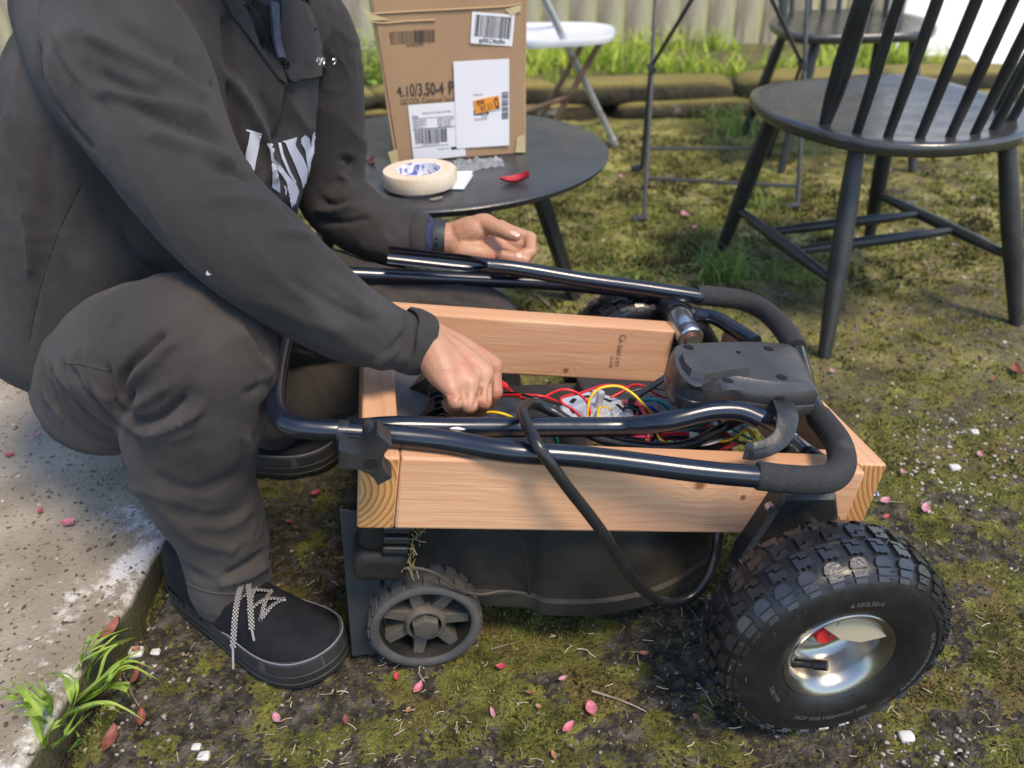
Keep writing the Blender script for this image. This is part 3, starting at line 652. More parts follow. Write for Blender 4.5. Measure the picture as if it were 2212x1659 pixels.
obj('seat', MB().loft([np.c_[ce+(out-ce)*s_, np.full(len(out), zc+z)] for z, s_ in [(-.022, .97), (-.006, 1), (0, .985), (-.004, .93), (-.010, .5), (-.010, .1)]]), white_seat, fcg, 60)
for dy in (-.17, .17):
    f1 = PZ(1327, 315, 0); off = np.array([0, dy+.17, 0])
    t1 = np.array([sl[0]+.13, sy+dy*.9, zc-.012]); e1 = np.array([f1[0], f1[1]-.0+(dy+.17)*1.0, .010])
    a = t1; up_ = t1+(t1-e1)*.95
    obj('front_tube', MB().tube([e1, a, up_], .0115, 12), grey_metal, fcg)
    obj('foot_cap', MB().tube([e1+[.0, 0, -.008], e1+(a-e1)*.06], .0145, 10), grey_metal, fcg)
    r0 = np.array([sr[0]-.05, sy+dy*.85, zc-.012]); r1 = np.array([sl[0]+.02, sy+dy*.85+.12, .0])
    obj('rear_leg', MB().tube([r0, r1], .010, 10), rust_m, fcg)
obj('cross_bar', MB().tube([np.array([sl[0]+.04, sy-.10, .06]), np.array([sl[0]+.05, sy+.3, .06])], .008, 10), rust_m, fcg)
obj('side_bar', MB().tube([PY(1135, 240, sy-.1), PY(1225, 210, sy-.1)], .008, 10), rust_m, fcg)
# ---- thin folding frame
rk = empty('folding_rack', (.65, 2.5, 0), 'thin black folding wire stand between the folding chair and the spindle chairs', 'stand')
thin = mat('black_wire_metal', (.025, .027, .03), (.04, .042, .045), 30, .45)
H1, H2 = PY(1407, 148, 2.47), PY(1735, 138, 2.52)
fF = [PZ(1391, 478, 0), PZ(1722, 450, 0)]; fB = [PZ(1386, 367, 0), PZ(1660, 340, 0)]; Hs = [H1, H2]
for i in (0, 1):
    F_, B_, H_ = fF[i], fB[i], Hs[i]; F_[2] = B_[2] = .006
    obj('rod', MB().tube([F_, H_+[0, -.012, 0], H_+(H_-F_)*.95+[0, -.012, 0]], .0062, 8), thin, rk)
    tp2 = PY((1495, 1669)[i], 0, 2.30); obj('rod', MB().tube([B_, H_+[0, .012, 0], tp2+(tp2-H_)*.8], .0062, 8), thin, rk)
    obj('hinge', MB().tube([H_+[0, -.03, 0], H_+[0, .03, 0]], .010, 8), thin, rk)
    for q_ in (F_, B_): obj('foot_pad', MB().tube([q_+[-.035, -.003, .002], q_+[.006, .003, .004]], [.011, .009], 8), thin, rk)
def lerp(a, b, t): return a+(b-a)*t
obj('cross_bar', MB().tube([lerp(fF[0], H1, .27), lerp(fF[1], H2, .14)], .0055, 8), thin, rk); obj('cross_bar', MB().tube([lerp(fB[0], H1, .22), lerp(fB[1], H2, .1)], .0055, 8), thin, rk)
obj('cross_bar', MB().tube([H1+(H1-fF[0])*.95, H2+(H2-fF[1])*.95], .0055, 8), thin, rk)
# ================================================================ THE CONVERTED MOWER
FO = np.array([-.1502, .6434, .3494]); FL, FWD, FSET = .598, .407, .017; TT, HH = .038, .089
FR = rotm('Z', .1341) @ rotm('Y', .1797) @ rotm('X', -.0436)
def FM(v): return FO+np.asarray(v, float).reshape(-1, 3) @ FR.T
def FW(a, b, c): return FM([[a, b, c]])[0]
def PF(u, v, c):                 # pixel -> point on the plane c above the frame's top
    o = FR.T @ (CAMO-FO); d = FR.T @ ray(u, v); return FM((o+d*(c-o[2])/d[2])[None])[0]
def PFb(u, v, b):
    o = FR.T @ (CAMO-FO); d = FR.T @ ray(u, v); return FM((o+d*(b-o[1])/d[1])[None])[0]
def FI(P_): return FR.T @ (np.asarray(P_)-FO)
mw = empty('lawn_mower', (.13, .85, 0), 'black lawn mower stripped open inside a raw timber frame with two big knobbly wheels', 'lawn mower')
ROOT = np.array(mw.location)
def wood_mat(name, end=False, pith=(.02, -.11), knots=()):
    m = bpy.data.materials.new(name); m.use_nodes = True; N, L_ = nt(m); b = N['Principled BSDF']; b.inputs['Roughness'].default_value = .62; b.inputs['Specular IOR Level'].default_value = .3
    tc = N.new('ShaderNodeTexCoord')
    def mp(sc):
        q = N.new('ShaderNodeMapping'); q.inputs['Scale'].default_value = sc; L_.new(tc.outputs['Object'], q.inputs[0]); return q.outputs[0]
    def noise(vec, s, d=3): n = N.new('ShaderNodeTexNoise'); n.inputs['Scale'].default_value = s; n.inputs['Detail'].default_value = d; L_.new(vec, n.inputs[0]); return n.outputs['Fac']
    def mth(op, a, b_=None):
        n = N.new('ShaderNodeMath'); n.operation = op
        for i, q in enumerate((a, b_)):
            if q is None: continue
            if isinstance(q, (int, float)): n.inputs[i].default_value = q
            else: L_.new(q, n.inputs[i])
        return n.outputs[0]
    sx = N.new('ShaderNodeSeparateXYZ'); L_.new(tc.outputs['Object'], sx.inputs[0])
    warp = noise(mp((.55, 1, 1)), 7, 3); wav = noise(mp((.12, 1, 1)), 26, 2)
    y = mth('SUBTRACT', sx.outputs[1], pith[0]); z = mth('SUBTRACT', sx.outputs[2], pith[1])
    z2 = mth('ADD', z, mth('MULTIPLY', mth('SUBTRACT', warp, .5), .016 if end else .085))
    d = mth('SQRT', mth('ADD', mth('MULTIPLY', y, y), mth('MULTIPLY', z2, z2)))
    d = mth('ADD', d, mth('MULTIPLY', wav, .004))
    for (kx, ky, kz, kr) in knots:
        vm = N.new('ShaderNodeVectorMath'); vm.operation = 'DISTANCE'; L_.new(tc.outputs['Object'], vm.inputs[0]); vm.inputs[1].default_value = (kx, ky, kz)
        g = mth('POWER', 2.718, mth('MULTIPLY', mth('MULTIPLY', vm.outputs['Value'], vm.outputs['Value']), -1/(2*(kr*1.6)**2)))
        d = mth('ADD', d, mth('MULTIPLY', g, .022))
    ring = mth('FRACT', mth('MULTIPLY', d, 1/(.0062 if end else .0125)))
    r_ = N.new('ShaderNodeValToRGB'); e = r_.color_ramp.elements; e[0].position = 0; e[1].position = 1
    if end: cs = [(0, (.56, .34, .14)), (.45, (.50, .28, .10)), (.80, (.36, .15, .045)), (.97, (.30, .115, .035))]
    else: cs = [(0, (.60, .37, .225)), (.55, (.585, .345, .205)), (.86, (.555, .31, .175)), (.98, (.59, .355, .215))]
    e[0].color = (*cs[0][1], 1); e[1].position = .97; e[1].color = (*cs[3][1], 1)
    for p, c in cs[1:3]: q = e.new(p); q.color = (*c, 1)
    L_.new(ring, r_.inputs[0]); col = r_.outputs[0]
    fib = noise(mp((.02, 1, 1)) if not end else mp((1, 1, 1)), 420 if not end else 900, 4)
    mx = N.new('ShaderNodeMix'); mx.data_type = 'RGBA'; mx.blend_type = 'MULTIPLY'; mx.inputs['Factor'].default_value = .22; L_.new(col, mx.inputs['A'])
    fr = N.new('ShaderNodeValToRGB'); fr.color_ramp.elements[0].position = .3; fr.color_ramp.elements[1].position = .62; fr.color_ramp.elements[0].color = (.62, .55, .5, 1); fr.color_ramp.elements[1].color = (1.08, 1.05, 1.02, 1); L_.new(fib, fr.inputs[0]); L_.new(fr.outputs[0], mx.inputs['B']); col = mx.outputs['Result']
    big = noise(mp((.35, 1, 1)), 9, 2); br = N.new('ShaderNodeValToRGB'); br.color_ramp.elements[0].position = .35; br.color_ramp.elements[1].position = .65; br.color_ramp.elements[0].color = (.90, .84, .80, 1); br.color_ramp.elements[1].color = (1.08, 1.06, 1.04, 1); L_.new(big, br.inputs[0])
    mx2 = N.new('ShaderNodeMix'); mx2.data_type = 'RGBA'; mx2.blend_type = 'MULTIPLY'; mx2.inputs['Factor'].default_value = 1; L_.new(col, mx2.inputs['A']); L_.new(br.outputs[0], mx2.inputs['B']); col = mx2.outputs['Result']
    for (kx, ky, kz, kr) in knots:
        vm = N.new('ShaderNodeVectorMath'); vm.operation = 'DISTANCE'; L_.new(tc.outputs['Object'], vm.inputs[0]); vm.inputs[1].default_value = (kx, ky, kz)
        kn = N.new('ShaderNodeValToRGB'); kn.color_ramp.elements[0].position = .35; kn.color_ramp.elements[1].position = 1.0; kn.color_ramp.elements[0].color = (1, 1, 1, 1); kn.color_ramp.elements[1].color = (0, 0, 0, 1)
        L_.new(mth('DIVIDE', vm.outputs['Value'], kr), kn.inputs[0]); mk = N.new('ShaderNodeMix'); mk.data_type = 'RGBA'; L_.new(kn.outputs[0], mk.inputs['Factor']); L_.new(col, mk.inputs['A']); mk.inputs['B'].default_value = (.20, .085, .035, 1); col = mk.outputs['Result']
    L_.new(col, b.inputs['Base Color'])
    bp = N.new('ShaderNodeBump'); bp.inputs['Distance'].default_value = .0012 if end else .0005; L_.new(fib, bp.inputs['Height']); L_.new(bp.outputs[0], b.inputs['Normal'])
    return m
def beam(a0, a1, b0, b1, along, pith, knots=(), dc=0.0, label=None):
    """2x4 on edge: local x runs along the grain"""
    ln = (a1-a0) if along == 'a' else (b1-b0); q = MB()
    q.box(-ln/2, ln/2, -TT/2, TT/2, -HH, 0); me = q.mesh('beam'); me.polygons.foreach_set('material_index', [1 if abs(p.normal.x) > .9 else 0 for p in me.polygons])
    finish(me, [wood_mat('fir_long', False, pith, knots), wood_mat('fir_end', True, pith)], 40)
    o = bpy.data.objects.new('beam', me); C.objects.link(o); o.parent = mw
    ctr = FW((a0+a1)/2, (b0+b1)/2, dc)-ROOT; Rl = FR if along == 'a' else FR @ rotm('Z', math.pi/2)
    M4 = Matrix(Rl.tolist()).to_4x4(); M4.translation = Vector(ctr); o.matrix_local = M4
    b_ = o.modifiers.new('bevel', 'BEVEL'); b_.width = .0035; b_.segments = 3
    if label: o['label'] = label
    return o
kA = FI(PFb(1512, 1048, 0)); kA2 = FI(PFb(1605, 1075, 0))
cA = (TT+FL-TT)/2
beam(TT+.0003, FL-TT-.0003, 0, TT, 'a', (-.03, -.13), [(kA[0]-cA, -.019, kA[2], .009), (kA2[0]-cA, -.019, kA2[2], .005)], 0, 'near long timber beam of the frame')
bend_ = .463; kB = FI(PFb(1222, 800, FWD-TT)); kB2 = FI(PF(1290, 700, 0)); cB = (TT+bend_)/2
beam(TT+.0003, bend_, FWD-TT, FWD, 'a', (.05, -.02), [(kB[0]-cB, -.019, kB[2], .006)], -.0005, 'far long timber beam of the frame')
beam(0, TT, 0, FWD, 'b', (.040, -.040), (), -.0004, 'left cross beam with curved end grain')
beam(FL-TT, FL, FSET, FWD+.006, 'b', (-.12, .02), (), .0004, 'right cross beam with straight end grain')
beam(FL-TT-.034, FL-TT-.0005, TT+.0005, TT+.022, 'a', (.03, .02), (), -.012, 'short timber block in the corner of the frame')
# grade stamp on the far beam
stamp = mat('stamp_ink', (.20, .115, .075), rough=.8)
def stampw(s, u0, v0, u1, v1, size):
    a, b = PFb(u0, v0, FWD-TT-.0006), PFb(u1, v1, FWD-TT-.0006); X_ = (b-a)/np.linalg.norm(b-a); nz = -FR[:, 1]; Y_ = np.cross(nz, X_)
    q = text_mb(s, size, lambda w: w, 0, 'LEFT'); V_ = q.v[0]; V_[:, 0] = (V_[:, 0]-V_[:, 0].min())*np.linalg.norm(b-a)/(V_[:, 0].max()-V_[:, 0].min()); q.v[0] = a+np.outer(V_[:, 0], X_)+np.outer(V_[:, 1], Y_)
    obj('grade_stamp', q, stamp, mw, 0)
stampw('STAND & BTR', 1340, 745, 1331, 792, .0095); stampw('D-FIR', 1322, 770, 1318, 795, .008); stampw('S-DRY 28-08', 1343, 726, 1334, 760, .006)
rg = MB().lathe([(.0045, 0), (.0055, 0), (.0055, .0002), (.0045, .0002)], 20, frame_at(PFb(1345, 730, FWD-TT-.0006), -FR[:, 1]), closed=True); obj('grade_stamp', rg, stamp, mw, 0)

# ---- tubes
gloss = mat('gloss_black_tube', (.009, .0125, .022), (.012, .016, .028), 40, .22, rvar=.05, metal=.25, spec=.55, coat=.0); gloss.node_tree.nodes['Principled BSDF'].inputs['IOR'].default_value = 1.6; gloss.node_tree.nodes['Principled BSDF'].inputs['Coat IOR'].default_value = 1.5  # blue in the black base stands in for reflected sky
def scratched(m):
    N, L_ = nt(m); b = N['Principled BSDF']; tc = N['Texture Coordinate']; src = b.inputs['Base Color'].links[0].from_socket
    n = N.new('ShaderNodeTexNoise'); n.inputs['Scale'].default_value = 34; n.inputs['Detail'].default_value = 8; n.inputs['Roughness'].default_value = .7; L_.new(tc.outputs['Object'], n.inputs[0])
    r_ = N.new('ShaderNodeValToRGB'); r_.color_ramp.elements[0].position = .70; r_.color_ramp.elements[1].position = .74; L_.new(n.outputs['Fac'], r_.inputs[0])
    mx = N.new('ShaderNodeMix'); mx.data_type = 'RGBA'; L_.new(r_.outputs[0], mx.inputs['Factor']); L_.new(src, mx.inputs['A']); mx.inputs['B'].default_value = (.25, .24, .22, 1); L_.new(mx.outputs['Result'], b.inputs['Base Color'])
scratched(gloss)
foam = mat('black_foam', (.018, .018, .019), (.026, .026, .027), 200, .85, bump=.0012, bscale=500, c3=(.045, .043, .04), c3s=22, c3r=(.62, .75))
plast = mat('black_plastic', (.016, .017, .018), (.024, .025, .026), 60, .42, rvar=.08, bump=.0004, bscale=300, c3=(.06, .056, .048), c3s=14, c3r=(.66, .82))
dusty = mat('dusty_black_plastic', (.010, .010, .009), (.024, .022, .019), 10, .60, spec=.3, bump=.0006, bscale=200, c3=(.070, .058, .042), c3s=9, c3r=(.55, .80)); hubm = mat('dusty_grey_hub', (.060, .054, .046), (.105, .095, .080), 24, .65, spec=.3, bump=.0006, bscale=200, c3=(.17, .14, .105), c3s=16, c3r=(.52, .75))
tubes = lambda pts: [PF(u, v, c) for u, v, c in pts]
RT = .0116
# upper handle: near rail, two grips, far rail with cut-open end
obj('handle_rail', MB().tube(cat(tubes([(732, 933, .012), (835, 940, .012), (973, 954, .013), (1097, 975, .015), (1268, 988, .018), (1508, 1018, .022), (1650, 1031, .024)]), 6), RT, 20), gloss, mw, 60)
obj('handle_rail', MB().tube(cat(tubes([(1745, 848, .030), (1757, 878, .029), (1772, 906, .028)]), 6), RT, 20), gloss, mw, 60)
obj('handle_rail', MB().tube(cat(tubes([(1512, 640, .044), (1497, 638.5, .044), (1380, 621, .046), (1262, 605, .048), (1120, 581, .052), (1050, 574, .053)]), 6), RT, 20), gloss, mw, 60)
xb = tubes([(1722, 760, .032), (1745, 848, .030)]); obj('handle_rail', MB().tube([xb[0], lerp(xb[0], xb[1], .5), xb[1]], RT, 20), gloss, mw, 60)
gp = cat(tubes([(1634, 1027, .024), (1690, 1034, .025), (1760, 1037, .027), (1800, 1029, .028), (1818, 1003, .029), (1815, 970, .029), (1800, 940, .029), (1766, 897, .028)]), 7)
rr_ = np.full(len(gp), .0150); rr_[0] = rr_[-1] = .0138; obj('foam_grip', MB().tube(gp, rr_, 24), foam, mw, 60)
gp = cat(tubes([(1719, 752, .034), (1700, 722, .038), (1672, 688, .040), (1640, 664, .042), (1600, 648, .044), (1550, 641, .044), (1502, 637, .044)]), 7)
rr_ = np.full(len(gp), .0155); rr_[0] = rr_[-1] = .0142; obj('foam_grip', MB().tube(gp, rr_, 24), foam, mw, 60)
# cut-open channel end: half pipe
pa, pb = PF(1060, 575, .053), PF(838, 550, .056); ax_ = (pb-pa)/np.linalg.norm(pb-pa); upv = FR[:, 2]; q = MB(); rings = []
tocam = CAMO-pa; tocam /= np.linalg.norm(tocam); bk = -(tocam-ax_*(tocam@ax_)); bk /= np.linalg.norm(bk); sd_ = np.cross(ax_, bk)
for t in np.linspace(0, 1, 10):
    c_ = pa+(pb-pa)*t; k_ = min(1, t*4); arc = np.linspace(-math.pi/2-.15, math.pi/2+.15, 12) if t >= 0 else None
    spread = math.pi*(1-.42*k_); ar = np.linspace(-spread, spread, 14); ro, ri = .0112, .0096
    rings.append(np.array([c_+bk*(math.cos(a)*ro-.002*k_)+sd_*math.sin(a)*ro*(1+.15*k_) for a in ar]+[c_+bk*(math.cos(a)*ri-.002*k_)+sd_*math.sin(a)*ri*(1+.15*k_) for a in ar[::-1]]))
q.loft(rings); obj('channel_end', q, gloss, mw, 50)
for (u, v) in [(884, 548), (918, 555)]:
    c_ = PF(u, v, .054); obj('rivet', MB().lathe([(.0001, .004), (.002, .0035), (.0032, .002), (.0032, -.002)], 12, frame_at(c_-bk*-.004, -bk)), mat('bare_steel', (.6, .6, .62), rough=.3, metal=1), mw)
# lower handle
lo = [(1640, 905, .05), (1595, 888, .054), (1530, 889, .050), (1446, 909, .036), (1380, 919, .022), (1327, 922, .014), (1169, 922.5, .012), (973, 923, .012), (852, 921, .012), (748, 929, .0115), (680, 927, .011), (632, 919, .011), (605, 901, .011), (594, 868, .011), (598, 820, .011), (606, 775, .011), (615, 732, .012), (634, 645, .013), (648, 605, .014), (680, 592, .015), (740, 592, .015), (823, 595.6, .015), (1021, 603.6, .016), (1200, 613, .017), (1320, 624, .018), (1420, 635, .02), (1480, 642, .022)]
obj('lower_handle_end', MB().tube(cat(tubes([(1505, 681, .022), (1545, 687, .026), (1594, 716, .03), (1632, 740, .03)]), 6), .0108, 16), gloss, mw, 60)
lp = cat(tubes(lo), 6)
obj('lower_handle', MB().tube(lp, .0111, 18), gloss, mw, 60)
obj('lower_handle_end', MB().tube(cat([PF(1625, 893, .052), PF(1655, 906, .045), PF(1682, 928, .025), PF(1700, 965, -.02)], 6), .0094, 16), gloss, mw, 60)
obj('lower_handle_end', MB().tube(cat([PF(1500, 680, .02), PF(1522, 712, .0), PF(1540, 745, -.03)], 6), .0105, 16), plast, mw, 60)
bare = mat('scraped_bare_metal', (.55, .54, .52), rough=.35, metal=.8)
for (u, v, l_) in [(704, 918, .012), (792, 912, .010), (855, 915, .006), (990, 926, .016)]:
    c_ = PF(u, v, .0135); d_ = FR[:, 0]; q = MB().tube([c_-d_*l_/2-CAMR[2]*.0085, c_-CAMR[2]*.0096, c_+d_*l_/2-CAMR[2]*.0085], [.0007, .0022, .0005], 6, ry=[.0003, .0006, .0003], up=-CAMR[2]); obj('scrape', q, bare, mw)
# sleeve where the two rails meet + knob
obj('sleeve', MB().tube([PF(730, 932, .012), PF(752, 934, .012)], .0118, 18), plast, mw, 60)
kb = -.050; ctr = PFb(800, 1003, kb); pts = []
for (u, v) in [(815, 935), (846, 962), (830, 990), (826, 1012), (847, 1034), (817, 1050), (795, 1030), (765, 1018), (731, 1013), (731, 972), (765, 965), (795, 950)]: pts.append(FI(PFb(u, v, kb)))
pts = np.array(pts); kc = FI(ctr); P2 = cat(pts[:, [0, 2]], 1, True)
poly = []
arms = [(pts[0], pts[1]), (pts[4], pts[5]), (pts[8], pts[9])]
for i in range(3):
    a0, a1 = arms[i][0][[0, 2]], arms[i][1][[0, 2]]; b0 = arms[(i+1) % 3][0][[0, 2]]; cc_ = kc[[0, 2]]
    poly += [a0, a1]; m_ = cc_+((a1+b0)/2-cc_)*.12
    for t in (.2, .4, .6, .8): poly.append((1-t)**2*a1+2*t*(1-t)*m_+t*t*b0)
poly = np.array(poly)[::-1]
KM = lambda w: FM(np.c_[w[:, 0], w[:, 2], w[:, 1]])
q = MB(); rings = [np.c_[kc[[0, 2]]+(poly-kc[[0, 2]])*s_, np.full(len(poly), y_)] for s_, y_ in [(.96, kb+.026), (1, kb+.024), (1, kb+.002), (.97, kb)]]
q.loft([KM(r_) for r_ in rings]); kn = obj('clamp_knob', q, plast, mw, 35)
obj('bolt_hole', MB().lathe([(.0062, 0), (.0070, -.0006), (.0078, 0), (.0074, .0008)], 20, frame_at(FW(kc[0], kb-.0003, kc[2]), -FR[:, 1]), closed=True), dusty, kn); obj('bolt_recess', MB().lathe([(.0001, .0004), (.0064, .0004), (.0064, 0.)], 20, frame_at(FW(kc[0], kb-.0003, kc[2]), -FR[:, 1])), mat('deep_black', (.002, .002, .002), rough=.9), kn)
obj('clamp_bolt', MB().tube([FW(kc[0], kb+.02, kc[2]), FW(kc[0]-.002, .03, kc[2]-.004)], .006, 12), plast, mw)

# ---- control box
top_px = [(1460, 748.6), (1482, 743), (1506, 741.6), (1605, 738.7), (1690, 742.6), (1712, 751.5), (1724, 765), (1752, 822), (1744, 829), (1664.5, 825), (1561, 811), (1514, 834), (1486, 825), (1464, 797), (1456, 769)]
tp_ = np.array([FI(PF(u, v, .080)) for u, v in top_px])[:, :2]; cc_ = tp_.mean(0)
lowp = [(1447, 770), (1462, 744), (1506, 738), (1605, 735), (1690, 739), (1716, 748), (1731, 766), (1766, 836), (1757, 850), (1664, 848), (1585, 838), (1520, 842), (1480, 832), (1455, 812), (1446, 790)]
lw_ = np.array([FI(PF(u, v, .070)) for u, v in lowp])[:, :2]
top_c, low_c = cat(tp_, 3, True), cat(lw_, 3, True); lc_ = low_c.mean(0)
rings = [(lc_+(low_c-lc_)*.88, .034), (lc_+(low_c-lc_)*.96, .038), (lc_+(low_c-lc_)*1.0, .045), (low_c, .0535), (lc_+(low_c-lc_)*.990, .0545), (lc_+(low_c-lc_)*.998, .0555), (low_c, .068), (top_c, .0795), (cc_+(top_c-cc_)*.985, .0803), (cc_+(top_c-cc_)*.5, .0806), (cc_+(top_c-cc_)*.05, .0806)]
q = MB().loft([FM(np.c_[r_, np.full(len(r_), z)]) for r_, z in rings])
satin = mat('satin_black_plastic', (.030, .030, .032), (.042, .042, .044), 30, .33, rvar=.06, spec=.6, bump=.0003, bscale=400, c3=(.07, .068, .066), c3s=16, c3r=(.66, .85))
cb = obj('control_box', q, satin, mw, 35)
pad = np.array([FI(PF(u, v, .086)) for u, v in [(1472, 766), (1569, 751.5), (1617, 795), (1521.6, 811), (1494, 803), (1479, 787)]])[:, :2]; pc_ = pad.mean(0)
q = MB().loft([FM(np.c_[pc_+(pad-pc_)*s_, np.full(len(pad), z)]) for s_, z in [(1.06, .0800), (1.0, .0872), (.98, .0882), (.1, .0882)]]); obj('raised_pad', q, satin, cb, 25)
deep = mat('dark_hole', (.002, .002, .002), rough=1)
for (u, v, r_) in [(1488, 749, .0062), (1660.5, 752, .0062), (1689, 813.5, .0062), (1572, 822, .0066), (1596, 760, .0030)]:
    c_ = PF(u, v, .0812); obj('screw_hole', MB().lathe([(.0001, .0003), (r_*.8, .0003), (r_, .0)], 18, frame_at(c_, FR[:, 2])), deep, cb, 0)
cut = [FI(PF(u, v, .05)) for u, v in [(1676, 842), (1740, 850), (1752, 872), (1668, 884)]]
obj('lever_slot', MB().loft([FM(np.array(cut)+[0, -.002, .010]), FM(np.array(cut)+[0, -.002, .016])]), deep, cb, 0)
# lever: curved blade
lv = cat([PF(1686, 858, .058), PF(1696, 880, .060), (PF(1700, 905, .056)), PF(1693, 932, .048), PF(1682, 950, .042), PF(1660, 965, .036), PF(1628, 974, .032), PF(1608, 974, .030)], 6); nL = len(lv); ts = np.linspace(0, 1, nL)
wd_ = np.interp(ts, [0, .2, .45, .7, 1], [.0120, .0145, .0115, .0100, .0090]); tv = np.gradient(lv, axis=0); tv /= np.linalg.norm(tv, axis=1)[:, None]; rings = []
for i in range(nL):
    nrm_ = np.cross(tv[i], FR[:, 2]); nrm_ /= np.linalg.norm(nrm_); wvec = FR[:, 2]*math.sin(ts[i]*1.25)+nrm_*math.cos(ts[i]*1.25); nn = np.cross(tv[i], wvec)
    rings.append(np.array([lv[i]+wvec*a*wd_[i]+nn*b*.0016 for a, b in [(-1, -.5), (-.9, -1), (.9, -1), (1, -.5), (1, .5), (.9, 1), (-.9, 1), (-1, .5)]]))
obj('stop_lever', MB().loft(rings), plast, mw, 40)
for s_ in (-.45, .1): obj('lever_rib', MB().tube([lv[i]+FR[:, 2]*(s_*.010) - CAMR[2]*.002 for i in range(nL-12, nL)], .0008, 6), plast, mw)

# ---- thick cable looping over the near side
cbl = [PF(1600, 905, .02), PF(1560, 925, .0), PF(1500, 955, -.012), PF(1440, 967, -.014), PF(1370, 962, -.010), PF(1300, 948, .0), PF(1235, 914, .012), PF(1185, 884, .020), PF(1150, 872, .030), PF(1128, 884, .040), PF(1136, 912, .042), PF(1158, 955, .038), PFb(1184, 995, -.032), PFb(1230, 1058, -.034), PFb(1270, 1108, -.034), PFb(1312, 1165, -.034), PFb(1352, 1230, -.030), PFb(1392, 1276, -.026), PFb(1440, 1300, -.02), PFb(1490, 1290, -.012), PFb(1528, 1250, -.004), PFb(1546, 1200, .004), PFb(1552, 1150, .012), PFb(1556, 1110, .03)]
obj('power_cable', MB().tube(cat(cbl, 6), .0062, 14), mat('cable_sheath', (.010, .010, .012), (.016, .016, .018), 60, .30, bump=.0003, bscale=150), mw, 60)

# ---- loose wires
wire_m = {k: mat('wire_'+k, c, rough=.35) for k, c in dict(red=(.55, .012, .015), yellow=(.75, .50, .01), teal=(.01, .28, .26), pink=(.50, .03, .10), blue=(.015, .06, .38), grey=(.10, .11, .13), green=(.01, .11, .04), black=(.01, .01, .012), white=(.7, .7, .7)).items()}
def z2(p): return 1069.8+.1984*p[0], 795.5+.1984*p[1]
def z3(p): return 1426.4+.1984*p[0], 658.3+.1984*p[1]
def wire(col, pts, r, conv, c0=-.02, cm=.02):
    n_ = len(pts); P_ = []
    for i, p in enumerate(pts):
        u, v = conv(p); t = i/(n_-1); P_.append(PF(u, v, c0+cm*math.sin(math.pi*t)))
    obj('wire', MB().tube(cat(P_, 6), r, 8), wire_m[col], mw, 60)
wire('red', [(60, 300), (250, 290), (480, 300), (620, 340), (720, 385)], .0017, z2); wire('red', [(130, 215), (260, 310), (400, 345), (520, 320), (640, 260), (740, 230), (850, 250), (950, 310), (1010, 390), (1030, 470), (1020, 525)], .0017, z2)
wire('red', [(925, 525), (830, 440), (730, 380), (715, 330), (780, 300), (930, 270), (1080, 215), (1200, 185), (1350, 190), (1440, 210)], .0017, z2, -.015, .01); wire('red', [(1255, 320), (1400, 245), (1480, 190), (1560, 180), (1650, 210), (1720, 260), (1830, 310), (1980, 320)], .0017, z2)
wire('yellow', [(1010, 525), (1015, 400), (1050, 300), (1130, 225), (1250, 195), (1370, 205), (1500, 280), (1600, 380), (1660, 440), (1700, 510)], .0018, z2, -.02, .035)
wire('black', [(100, 260), (250, 275), (420, 320), (560, 360), (720, 400)], .0015, z2); wire('black', [(1885, 80), (1700, 200), (1500, 330), (1480, 360)], .0042, z2, .0, .0)
wire('grey', [(1885, 95), (1780, 230), (1745, 400), (1800, 470), (1900, 490), (1990, 450), (2000, 380), (1960, 300), (1850, 240), (1700, 220), (1550, 235), (1330, 300)], .0013, z2)
wire('teal', [(1490, 410), (1600, 355), (1740, 345), (1850, 400), (1910, 480)], .0026, z2, -.03); wire('pink', [(1390, 375), (1480, 365), (1560, 390), (1640, 440), (1670, 510)], .0027, z2, -.03); wire('pink', [(1540, 330), (1580, 420), (1640, 520), (1665, 700), (1662, 850)], .0024, z2, -.03); wire('blue', [(1470, 380), (1580, 370), (1700, 430), (1780, 500)], .0026, z2, -.03)
wire('teal', [(640, 420), (660, 600), (655, 720), (670, 810)], .0028, z2, -.04); wire('blue', [(1570, 830), (1680, 840), (1780, 790), (1820, 740)], .0024, z2, -.04); wire('green', [(1640, 850), (1740, 830), (1810, 780)], .0024, z2, -.042)
wire('yellow', [(1760, 710), (1800, 780), (1880, 815)], .0016, z2, -.03); wire('yellow', [(650, 1490), (760, 1470), (900, 1380), (960, 1365), (1020, 1420), (1060, 1490), (1100, 1530)], .0017, z3, -.02, .01); wire('green', [(690, 1465), (800, 1470), (960, 1530)], .0015, z3, -.02, 0)
wire('red', [(20, 1440), (150, 1425), (300, 1425)], .0050, z3, -.02, 0)
wire('yellow', [(-160, 500), (-60, 478), (60, 490), (150, 520), (200, 545)], .0017, z2, -.015, .01); wire('yellow', [(1080, 760), (1080, 835)], .0018, z2, -.02, 0)
rw = np.random.RandomState(8)
for i in range(18):          # the rest of the tangle
    u0, v0 = rw.uniform(1330, 1560), rw.uniform(870, 960); P_ = [(u0, v0)]
    for k_ in range(4): P_.append((P_[-1][0]+rw.uniform(-70, 80), np.clip(P_[-1][1]+rw.uniform(-35, 35), 858, 975)))
    wire(['red', 'black', 'yellow', 'blue', 'black', 'green', 'pink', 'teal', 'white'][i % 9], P_, .0014+.0008*rw.rand(), lambda p: p, -.040, .022)
def clip(col, u0, v0, u1, v1, c):
    a, b = PF(u0, v0, c), PF(u1, v1, c); P_ = [lerp(a, b, t) for t in (0, .15, .4, .7, .9, 1)]; obj('alligator_clip', MB().tube(P_, [.003, .0042, .0045, .0052, .0036, .0025], 10, ry=[.002, .0028, .003, .0038, .003, .0022], up=FR[:, 2]), wire_m[col], mw, 50)
